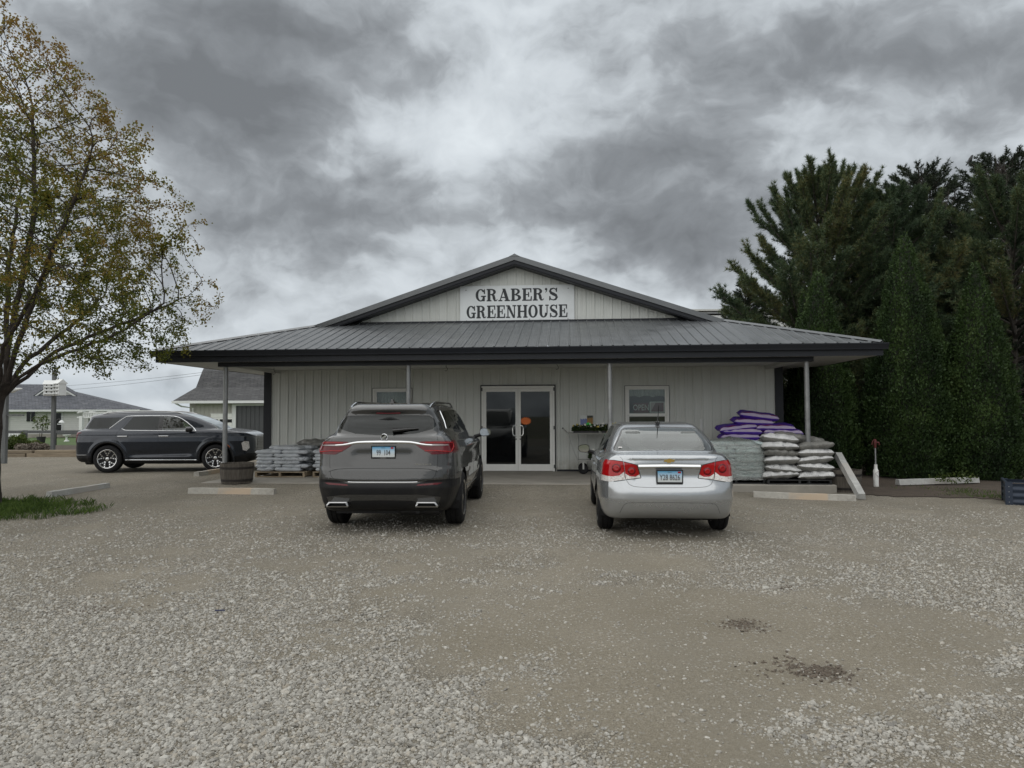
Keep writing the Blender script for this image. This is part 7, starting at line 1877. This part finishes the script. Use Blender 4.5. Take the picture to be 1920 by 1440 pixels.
def sack_material(name, a, b, rough=.35, printc=None, scale=5):
    m, t, p, o = new_mat(name); tcx = t.new('ShaderNodeTexCoord'); v = tcx.outputs['Object']; oi = t.new('ShaderNodeObjectInfo')
    off = t.vmath('ADD', v, t.vmath('SCALE', (1, 1, 1), scale=t.math('MULTIPLY', oi.outputs['Random'], 30)))
    c = t.mix(t.ramp(t.noise(off, scale, 5, .6, .5), [(.35, 0), (.65, 1)]), a, b)
    if printc:
        f = t.math('MULTIPLY', t.ramp(t.noise(t.vmath('MULTIPLY', off, (6, 1.5, 14)), 4, 2), [(.60, 0), (.63, .8)]), t.ramp(t.noise(off, 2.2, 1), [(.5, 0), (.55, 1)])); c = t.mix(f, c, printc)
    t.set(p, 'Base Color', c); t.set(p, 'Roughness', rough); t.set(p, 'Specular IOR Level', .35)
    h = t.math('ADD', t.noise(off, 14, 4, .6, 1.5), t.math('MULTIPLY', t.noise(off, 5, 3, .6, 2.0), 1.5))
    bp_ = t.new('ShaderNodeBump', i_Strength=.55, i_Distance=.012, i_Height=h); t.l.new(bp_.outputs[0], p.inputs['Normal']); return m
M_SACKW = sack_material('grey_white_sack', (.36, .38, .40), (.46, .48, .50), .42, (.12, .13, .16))
M_SACKS = sack_material('silver_white_sack', (.46, .46, .455), (.60, .60, .59), .32, (.22, .22, .23), 3)
M_SACKSD = sack_material('grey_sack', (.13, .13, .12), (.20, .195, .18), .4)
M_SACKG = sack_material('pale_green_sack', (.36, .44, .43), (.50, .57, .56), .35, (.10, .12, .22))
M_PUR = sack_material('purple_sack', (.060, .022, .26), (.085, .032, .34), .5); M_MAG = sack_material('magenta_band', (.18, .018, .075), (.07, .018, .19), .5, (.34, .22, .30), 9); M_LIL = sack_material('pale_band', (.42, .36, .52), (.50, .42, .56), .5)
M_PALW = wood_mat('pallet_wood', (.20, .15, .095), (.33, .27, .19), 2.5, axis=(1, 6, 6)); M_PALD = mat('black_pallet', (.014, .014, .015), .6)
def pallet(u, v, L, W, label, m=M_PALW, z=SLAB, h=.13, rz=0.0):
    e = empty('pallet', B(u, v, z), -PSI + rz, label, 'pallet', 'pallets on the porch')
    for k in range(7): y = -W / 2 + (W - .09) * k / 6; MB().box((-L / 2, y, h - .022), (L / 2, y + .09, h), b=.003).build('deck_board', m, e)
    for x in (-L / 2, -.02, L / 2 - .045):
        MB().box((x, -W / 2, .023), (x + .045, W / 2, h - .0225)).build('stringer', m, e)
    for k in range(3): y = -W / 2 + (W - .09) * k / 2; MB().box((-L / 2, y, 0), (L / 2, y + .09, .0225), b=.003).build('base_board', m, e)
    return e
bagc = {}
def bag(kind, u, v, z, rz, label, group, tilt=(0, 0), sc=1.0, name='soil_bag'):
    me = bagc[kind][rnd.randrange(len(bagc[kind]))]; o = link(name, me, None, B(u, v, z), (tilt[0], tilt[1], rz - PSI), (sc, sc, 1)); tag(o, label, 'bag', group); return o
bagc['w'] = [bag_mesh('soil_bag', .66, .42, .105, M_SACKW, 100 + i, wr=.7) for i in range(4)]
bagc['s'] = [bag_mesh('soil_bag', .74, .56, .20, [M_SACKS, M_SACKSD], 120 + i, wr=1.5, nx=26, ny=16, lens=True) for i in range(6)]  # upper half silver-white, lower half grey
bagc['sd'] = [bag_mesh('soil_bag', .74, .56, .18, [M_SACKSD, M_SACKSD], 140 + i, wr=1.5, nx=26, ny=16, lens=True) for i in range(3)]
bagc['g'] = [bag_mesh('soil_bag', .62, .42, .105, M_SACKG, 160 + i, wr=.8) for i in range(3)]
bagc['p'] = [bag_mesh('soil_bag', .92, .52, .17, [M_PUR, M_MAG, M_LIL], 180 + i, True, wr=.9, ny=20) for i in range(4)]
ORD = ['bottom', 'second', 'third', 'fourth', 'fifth', 'sixth', 'seventh', 'eighth', 'ninth']
def where(k, du, dv, ends):
    return f"{ORD[k]} layer, {ends[0] if du < -.2 else (ends[1] if du > .2 else 'middle')}, {'lot side' if dv < 0 else 'wall side'}"
# left pallet: layers of flat grey-white sacks
LB1 = 'grey-white sack stacked flat on the pallet left of the dark grey SUV'; G1 = 'sacks on the pallet beside the barrel planter'
pallet(-5.52, -1.45, 1.22, 1.0, 'wooden pallet under the grey-white sacks nearest the barrel planter')
for k in range(7):
    z = SLAB + .13 + .048 + k * .083
    if k % 2: cells = [(-.30, -.27, 0), (.33, -.27, 0), (-.31, .24, 0), (.32, .24, 0)]
    else: cells = [(-.40, -.14, R(90)), (.17, -.27, 0), (.0, -.17, R(90)), (.42, .2, R(90)), (-.2, .28, 0)] if False else [(-.39, -.14, R(90)), (.16, -.27, 0), (-.22, .27, 0), (.44, .18, R(90))]
    if k == 6: cells = cells[1:]
    for (du, dv, rz) in cells: bag('w', -5.52 + du + rnd.uniform(-.02, .02), -1.45 + dv + rnd.uniform(-.02, .02), z, rz + rnd.uniform(-.05, .05), 'grey-white sack, pallet by the barrel: ' + where(k, du, dv, ('barrel end', 'car end')), G1, (0, rnd.uniform(-.02, .02)))
for du, dv, zz, lb_ in ((.30, .30, 7, 'slumped dark grey sack behind the grey-white stack by the barrel'), (.62, .22, 6.6, 'slumped dark grey sack bridging the two grey-white stacks')): bag('sd', -5.40 + du, -1.1 + dv, SLAB + .15 + zz * .083 + .04, rnd.uniform(-.2, .2), lb_, 'slumped dark grey sacks')
pallet(-4.12, -1.40, 1.22, 1.0, 'wooden pallet half hidden behind the dark grey SUV')
for k in range(6):
    z = SLAB + .13 + .048 + k * .083
    for (du, dv, rz) in ([(-.30, -.27, 0), (.33, -.27, 0), (-.3, .24, 0)] if k % 2 else [(-.39, -.14, R(90)), (.16, -.27, 0), (-.2, .27, 0)]): bag('w', -4.12 + du + rnd.uniform(-.02, .02), -1.40 + dv, z, rz + rnd.uniform(-.05, .05), 'grey-white sack, pallet behind the SUV: ' + where(k, du, dv, ('barrel end', 'door end')), 'sacks on the half hidden pallet')
# silver-white sacks
pallet(6.12, -2.72, 1.30, 1.05, 'black pallet under the silver-white sacks', M_PALD, h=.10)
lay = 5
for k in range(lay):
    z = SLAB + .10 + .085 + k * .148
    for (du, dv) in ((-.34, -.26), (.34, -.26), (-.33, .26), (.34, .26)):
        kd_ = 's' if rnd.random() < .72 else 'sd'
        bag(kd_, 6.12 + du + rnd.uniform(-.04, .04), -2.72 + dv + rnd.uniform(-.03, .03), z + (.02 if dv > 0 else 0), rnd.uniform(-.12, .12), ('crumpled silver-white sack by the porch post: ' if kd_ == 's' else 'grey sack by the porch post: ') + where(k, du, dv, ('car end', 'post end')), 'silver-white sacks' if kd_ == 's' else 'grey sacks', (rnd.uniform(-.16, .10), rnd.uniform(-.11, .11)))
for du, dv, zz, kd_, lb_ in ((-.30, -.18, 0, 's', 'white sack slumped on top of the silver-white stack, car end'), (.02, .15, .03, 'sd', 'grey sack slumped across the middle of the silver-white stack top'), (.36, .1, -.04, 'sd', 'grey sack slumped on the stack top against the porch post')): bag(kd_, 6.12 + du, -2.72 + dv, SLAB + .10 + .09 + lay * .148 + zz, rnd.uniform(-.4, .4), lb_, 'top sacks of the silver-white stack', (rnd.uniform(-.12, .12), R(6)))
# wrapped pallet
pallet(4.86, -2.62, 1.20, 1.0, 'black pallet under the plastic-wrapped sacks', M_PALD, h=.10)
for k in range(9):
    z = SLAB + .10 + .05 + k * .086
    for (du, dv, rz) in ([(-.29, -.25, 0), (.30, -.25, 0), (-.29, .25, 0), (.30, .25, 0)] if k % 2 == 0 else [(-.36, -.12, R(90)), (.06, -.12, R(90)), (.42, -.12, R(90)), (-.1, .30, 0)]):
        bag('g', 4.86 + du, -2.62 + dv, z, rz + rnd.uniform(-.03, .03), 'pale green sack under clear wrap: ' + where(k, du, dv, ('car end', 'post end')), 'sacks under clear wrap')
def wrap_material():
    m = bpy.data.materials.new('clear_wrap'); m.use_nodes = True; t = NT(m.node_tree); t.n.clear(); o = t.new('ShaderNodeOutputMaterial')
    tcx = t.new('ShaderNodeTexCoord'); v = tcx.outputs['Object']; h = t.math('ADD', t.noise(t.vmath('MULTIPLY', v, (1, 1, 2.2)), 5, 5, .6, 2.5), t.math('MULTIPLY', t.noise(v, 17, 4, .6, 1.5), .4))
    bp_ = t.new('ShaderNodeBump', i_Strength=.9, i_Distance=.03, i_Height=h)
    gl = t.new('ShaderNodeBsdfGlossy', i_Roughness=.16, i_Color=(.85, .87, .86)); t.l.new(bp_.outputs[0], gl.inputs['Normal'])
    df = t.new('ShaderNodeBsdfDiffuse', i_Color=(.42, .43, .41)); t.l.new(bp_.outputs[0], df.inputs['Normal']); tr = t.new('ShaderNodeBsdfTransparent', i_Color=(.93, .96, .95))
    m1 = t.new('ShaderNodeMixShader', i_0=t.ramp(h, [(.55, .10), (.95, .55)])); t.l.new(tr.outputs[0], m1.inputs[1]); t.l.new(df.outputs[0], m1.inputs[2])
    fr = t.new('ShaderNodeFresnel', i_IOR=1.45); t.l.new(bp_.outputs[0], fr.inputs['Normal']); m2 = t.new('ShaderNodeMixShader', i_0=t.math('MULTIPLY_ADD', fr.outputs[0], .9, .06)); t.l.new(m1.outputs[0], m2.inputs[1]); t.l.new(gl.outputs[0], m2.inputs[2]); t.l.new(m2.outputs[0], o.inputs[0]); return m
M_WRAP = wrap_material()
def wrap_cover():
    V = []; F_ = []; n = 64; rows = [(-.02, 1.03), (.12, 1.0), (.3, 1.015), (.5, 1.0), (.68, 1.01), (.80, .99), (.90, .93), (.96, .78), (.985, .55), (1.02, .3), (1.03, .02)]
    for (t, s) in rows:
        for i in range(n):
            a = 2 * math.pi * i / n; c, q = math.cos(a), math.sin(a); ex = .32; x = .655 * math.copysign(abs(c) ** ex, c); y = .55 * math.copysign(abs(q) ** ex, q)
            w_ = .018 * mnoise.noise(Vector((x * 4, y * 4, t * 5))) + .012 * mnoise.noise(Vector((x * 11, y * 11, t * 12)))
            k = s + w_ * 1.6; zz = t * .82 + (.05 * mnoise.noise(Vector((x * 3 + 7, y * 3, 2))) + .03 * mnoise.noise(Vector((x * 8, y * 8, 5)))) * (t > .85) + (.05 * max(0, 1 - abs(x + .1) * 2) if t > .95 else 0)
            V.append((x * k, y * k, zz))
    for r in range(len(rows) - 1):
        for i in range(n): F_.append((r * n + i, r * n + (i + 1) % n, (r + 1) * n + (i + 1) % n, (r + 1) * n + i))
    F_.append(tuple(range((len(rows) - 1) * n, len(rows) * n)))
    o = link('plastic_wrap', mesh('plastic_wrap', V, F_, M_WRAP, True), None, B(4.86, -2.62, SLAB + .10), (0, 0, -PSI)); tag(o, 'clear crumpled plastic wrap over the pale green sacks', 'plastic wrap')
wrap_cover()
# purple sacks against the wall
pallet(5.88, -.85, 1.25, 1.1, 'wooden pallet under the purple sacks against the wall', z=SLAB)
GP = 'purple sack with a magenta band in the pile against the shop wall'
for k in range(8):
    for (du, dv) in ((-.46, -.18), (.47, -.18)):
        bag('p', 5.88 + du + rnd.uniform(-.04, .04) + (.05 if k % 2 else -.03), -.85 + dv, SLAB + .13 + .075 + k * .118, rnd.uniform(-.08, .08), 'purple sack by the wall: ' + where(k, du, dv, ('window end', 'post end')), 'purple sacks in the pile', (rnd.uniform(-.05, .10), rnd.uniform(-.05, .05)))
zt = SLAB + .13 + .075 + 8 * .118
for du, dv, dz_, rz, tl, lab in ((-.52, -.16, .0, .08, -.10, 'purple sack at the window end of the pile, drooping over its edge'), (.36, -.18, .0, -.02, .02, 'purple sack lying level near the porch post end of the pile'), (-.14, -.10, .135, .02, .05, 'second purple sack from the top of the pile'), (.02, -.05, .27, -.06, .13, 'topmost purple sack, sloping towards the porch post')):
    bag('p', 5.88 + du, -.85 + dv, zt + dz_, rz, lab, 'top purple sacks', (.12, tl))

# ---- flower cart
M_CARTP = mat('cart_metal', (.45, .45, .43), .4, metal=.7, var=.1)
ct = empty('garden_cart', B(1.95, -.62, SLAB), -PSI, 'two-tier steel garden cart with rubber wheels by the shop door', 'cart')
for nm, x0, x1, z in (('lower_deck', -.38, .50, .33), ('top_shelf', -.62, .74, 1.00)):
    MB().box((x0, -.28, z), (x1, .28, z + .012)).build(nm, M_CARTP, ct); fr_ = MB(); fr_.tube([(x0, -.28, z), (x1, -.28, z), (x1, .28, z), (x0, .28, z), (x0, -.28, z)], .014, 6); fr_.build(nm + '_rail', M_CARTP, ct)
for y in (-.28, .28):
    for xa, xb in ((-.38, -.64), (.5, .76)): t_ = MB(); t_.tube([(xa, y, .32), (xb, y, 1.02)] + ([(xb - .1, y, 1.12)] if xb < 0 else []), .013, 6); t_.build('upright', M_CARTP, ct)
t_ = MB(); t_.tube([(-.74, -.28, 1.12), (-.74, .28, 1.12)], .018, 8); t_.build('handle', M_BLACK, ct)
for x in (-.24, .36):
    for y in (-.23, .23):
        wl = MB(); Mw = Matrix.Translation((x, y, .125)) @ Matrix.Rotation(math.pi / 2, 4, 'X'); wl.lathe([(.06, -.03), (.10, -.035), (.123, -.02), (.123, .02), (.10, .035), (.06, .03)], 22, M=Mw); w_ = wl.build('wheel', M_TYRE, ct, smooth=35)
        hb = MB(); hb.lathe([(0, -.028), (.062, -.02), (.062, .02), (0, .028)], 16, M=Mw); hb.build('hub', M_CARTP, w_)
        fk = MB(); fk.box((x - .02, y - .045, .12), (x + .02, y - .04, .325)); fk.box((x - .02, y + .04, .12), (x + .02, y + .045, .325)); fk.build('fork', M_CARTP, ct)
M_PETW = mat('white_petals', (.75, .75, .70), .6); M_PETY = mat('yellow_petals', (.60, .48, .10), .6); M_PLANT = foliage_mat('bedding_leaves', [(.015, .030, .008), (.035, .06, .014), (.07, .095, .025)])
def plant_tray(loc, L, W, hgt, nf, label, seed):
    e = empty('plant_tray', loc, -PSI, label, 'plants', 'trays of bedding plants'); r_ = np.random.default_rng(seed)
    MB().box((-L / 2, -W / 2, 0), (L / 2, W / 2, .06), b=.005).build('tray', M_BLACK, e)
    n = int(L * W * 9000); P = np.stack([r_.uniform(-L / 2 - .03, L / 2 + .03, n), r_.uniform(-W / 2 - .03, W / 2 + .03, n), .05 + hgt * r_.uniform(0, 1, n) * (.6 + .5 * np.sin(r_.uniform(0, 6, n)))], 1); P[:, 2] = .05 + (P[:, 2] - .05) * (.55 + .6 * fbm(P[:, 0] * 9, P[:, 1] * 9, seed, 2))
    V, Q = leaf_quads(P, .045, seed); link('foliage', np_mesh('foliage', V, Q, M_PLANT), e)
    fl = MB()
    for k in range(nf):
        c = Vector((r_.uniform(-L / 2, L / 2), r_.uniform(-W / 2 - .02, 0), .06 + hgt * r_.uniform(.4, 1.0))); s_ = r_.uniform(.018, .032); a0 = r_.uniform(0, 6)
        nrm = Vector((r_.normal(0, .3), -1, r_.uniform(.2, .9))).normalized(); ta = nrm.cross(Vector((0, 0, 1))).normalized(); tb = nrm.cross(ta)
        for j in range(5):
            a = a0 + j * 1.257; d0 = ta * math.cos(a) + tb * math.sin(a); d1 = ta * math.cos(a + .55) + tb * math.sin(a + .55); d2 = ta * math.cos(a - .55) + tb * math.sin(a - .55)
            fl.add([c, c + d1 * s_ * .8, c + d0 * s_ * 1.2 + nrm * .006, c + d2 * s_ * .8], [(0, 1, 2, 3)], int(k % 3 == 0))
    o = fl.build('flowers', [M_PETW, M_PETY], e); o['kind'] = 'stuff'; return e
plant_tray(B(1.78, -.66, SLAB + 1.013), .62, .40, .17, 16, 'tray of white-flowered bedding plants on the cart shelf near the door', 5)
plant_tray(B(2.42, -.66, SLAB + 1.013), .50, .40, .19, 8, 'tray of leafy bedding plants on the cart shelf near the window', 6)
plant_tray(B(2.12, -.66, SLAB + .343), .50, .38, .20, 9, 'small tray of pale flowers on the lower deck of the cart', 7)
# ---- notices
def paper(name, u, z, w2, h2, m, label, v=-.026, cat='poster', rz=0.0):
    o = MB().box((-w2 / 2, -.002, -h2 / 2), (w2 / 2, 0, h2 / 2)).build(name, m, None, B(u, v, z), (0, rz, -PSI)); tag(o, label, cat); return o
def star(name, u, z, rx, ry, m, label, v, n=18):
    pts = [((rx if i % 2 == 0 else rx * .78) * math.cos(math.pi * i / n), (ry if i % 2 == 0 else ry * .76) * math.sin(math.pi * i / n)) for i in range(2 * n)]
    o = MB().prism(pts, 'y', -.0015, 0).build(name, m, None, B(u, v, z), (0, 0, -PSI)); tag(o, label, 'sticker'); return o
def two_tone(name, a, b, z):
    m, t, p, o = new_mat(name); tcx = t.new('ShaderNodeTexCoord'); sx = t.new('ShaderNodeSeparateXYZ'); t.l.new(tcx.outputs['Object'], sx.inputs[0])
    n = t.noise(tcx.outputs['Object'], 30, 3); f = t.ramp(t.math('ADD', t.math('MULTIPLY', sx.outputs[2], 6), t.math('MULTIPLY_ADD', n, .6, .2 - z)), [(.45, 0), (.5, 1)]); t.set(p, 'Base Color', t.mix(f, a, b)); t.set(p, 'Roughness', .4); return m
M_NEONO = mat('neon_orange_card', (.75, .17, .03), .6, var=.06); M_NEONG = mat('neon_green_card', (.04, .62, .08), .6, var=.06)
star('starburst_notice', .245, 1.42, .150, .105, M_NEONO, 'neon orange starburst card stuck on the glass door', -.014)
paper('notice', 1.745, 1.42, .17, .28, two_tone('blue_white_print', (.16, .20, .42), (.62, .64, .62), .3), 'blue and white printed notice on the wall by the cart')
paper('notice', 1.905, 1.445, .15, .22, two_tone('dark_yellow_print', (.30, .16, .03), (.03, .035, .02), .3), 'dark printed notice with yellow-brown picture on the wall', -.0275)
star('starburst_notice', 1.87, 1.29, .10, .10, M_NEONG, 'neon green starburst card on the wall above the cart', -.031, 12)
th = MB(); th.box((-.035, -.02, 0), (.035, 0, .34), b=.01); o = th.build('wall_thermometer', M_WHITE, None, B(4.72, -.022, 1.12), (0, 0, -PSI)); tag(o, 'narrow white thermometer on the wall beside the purple sacks', 'thermometer')
# signs behind the window
M_SIGNRED = mat('sign_red', (.15, .03, .035), .5); M_SIGNPINK = mat('sign_pink', (.50, .40, .40), .5)
e = empty('open_sign', B(3.22, .05, 1.625), -PSI, 'red OPEN sign with pale letters behind the window', 'sign')
MB().box((-.19, -.004, 0), (.19, .004, .25)).build('board', M_SIGNRED, e); text_obj('lettering', 'OPEN', .155, M_PETW, e, Matrix.Translation((0, -.0065, .125)) @ Matrix.Rotation(math.pi / 2, 4, 'X'), .0008, .74)
e = empty('window_sign', B(3.63, .05, 1.625), -PSI, 'white-bordered dark red sign next to the OPEN sign', 'sign')
MB().box((-.19, -.004, 0), (.19, .004, .28)).build('board', M_PETW, e); MB().box((-.165, -.008, .02), (.165, -.0045, .26)).build('panel', M_SIGNPINK, e)
link('panel', mesh('panel', [(-.16, -.010, .025), (.16, -.010, .025), (.16, -.010, .25), (-.04, -.010, .25)], [(0, 1, 2, 3)], M_SIGNRED), e)
vl = drape('curtain', 0, 1.0, 0, .22, 0, .02, 40, None, M_LACE); vl.location = B(2.86, .14, 2.02); vl.rotation_euler = (0, 0, -PSI); tag(vl, 'pale valance at the top of the window with the OPEN sign', 'curtain')
# ---- litter
p = on_z(412, 1149, 0); t_ = MB(); t_.tube([(-.04, 0, .006), (.04, .004, .006)], .006, 6); o = t_.build('dark_stick', mat('navy_plastic', (.02, .025, .07), .5), None, (p.x, p.y, gzf(p.x, p.y) + .012)); tag(o, 'small dark blue stick lying on the gravel', 'litter')
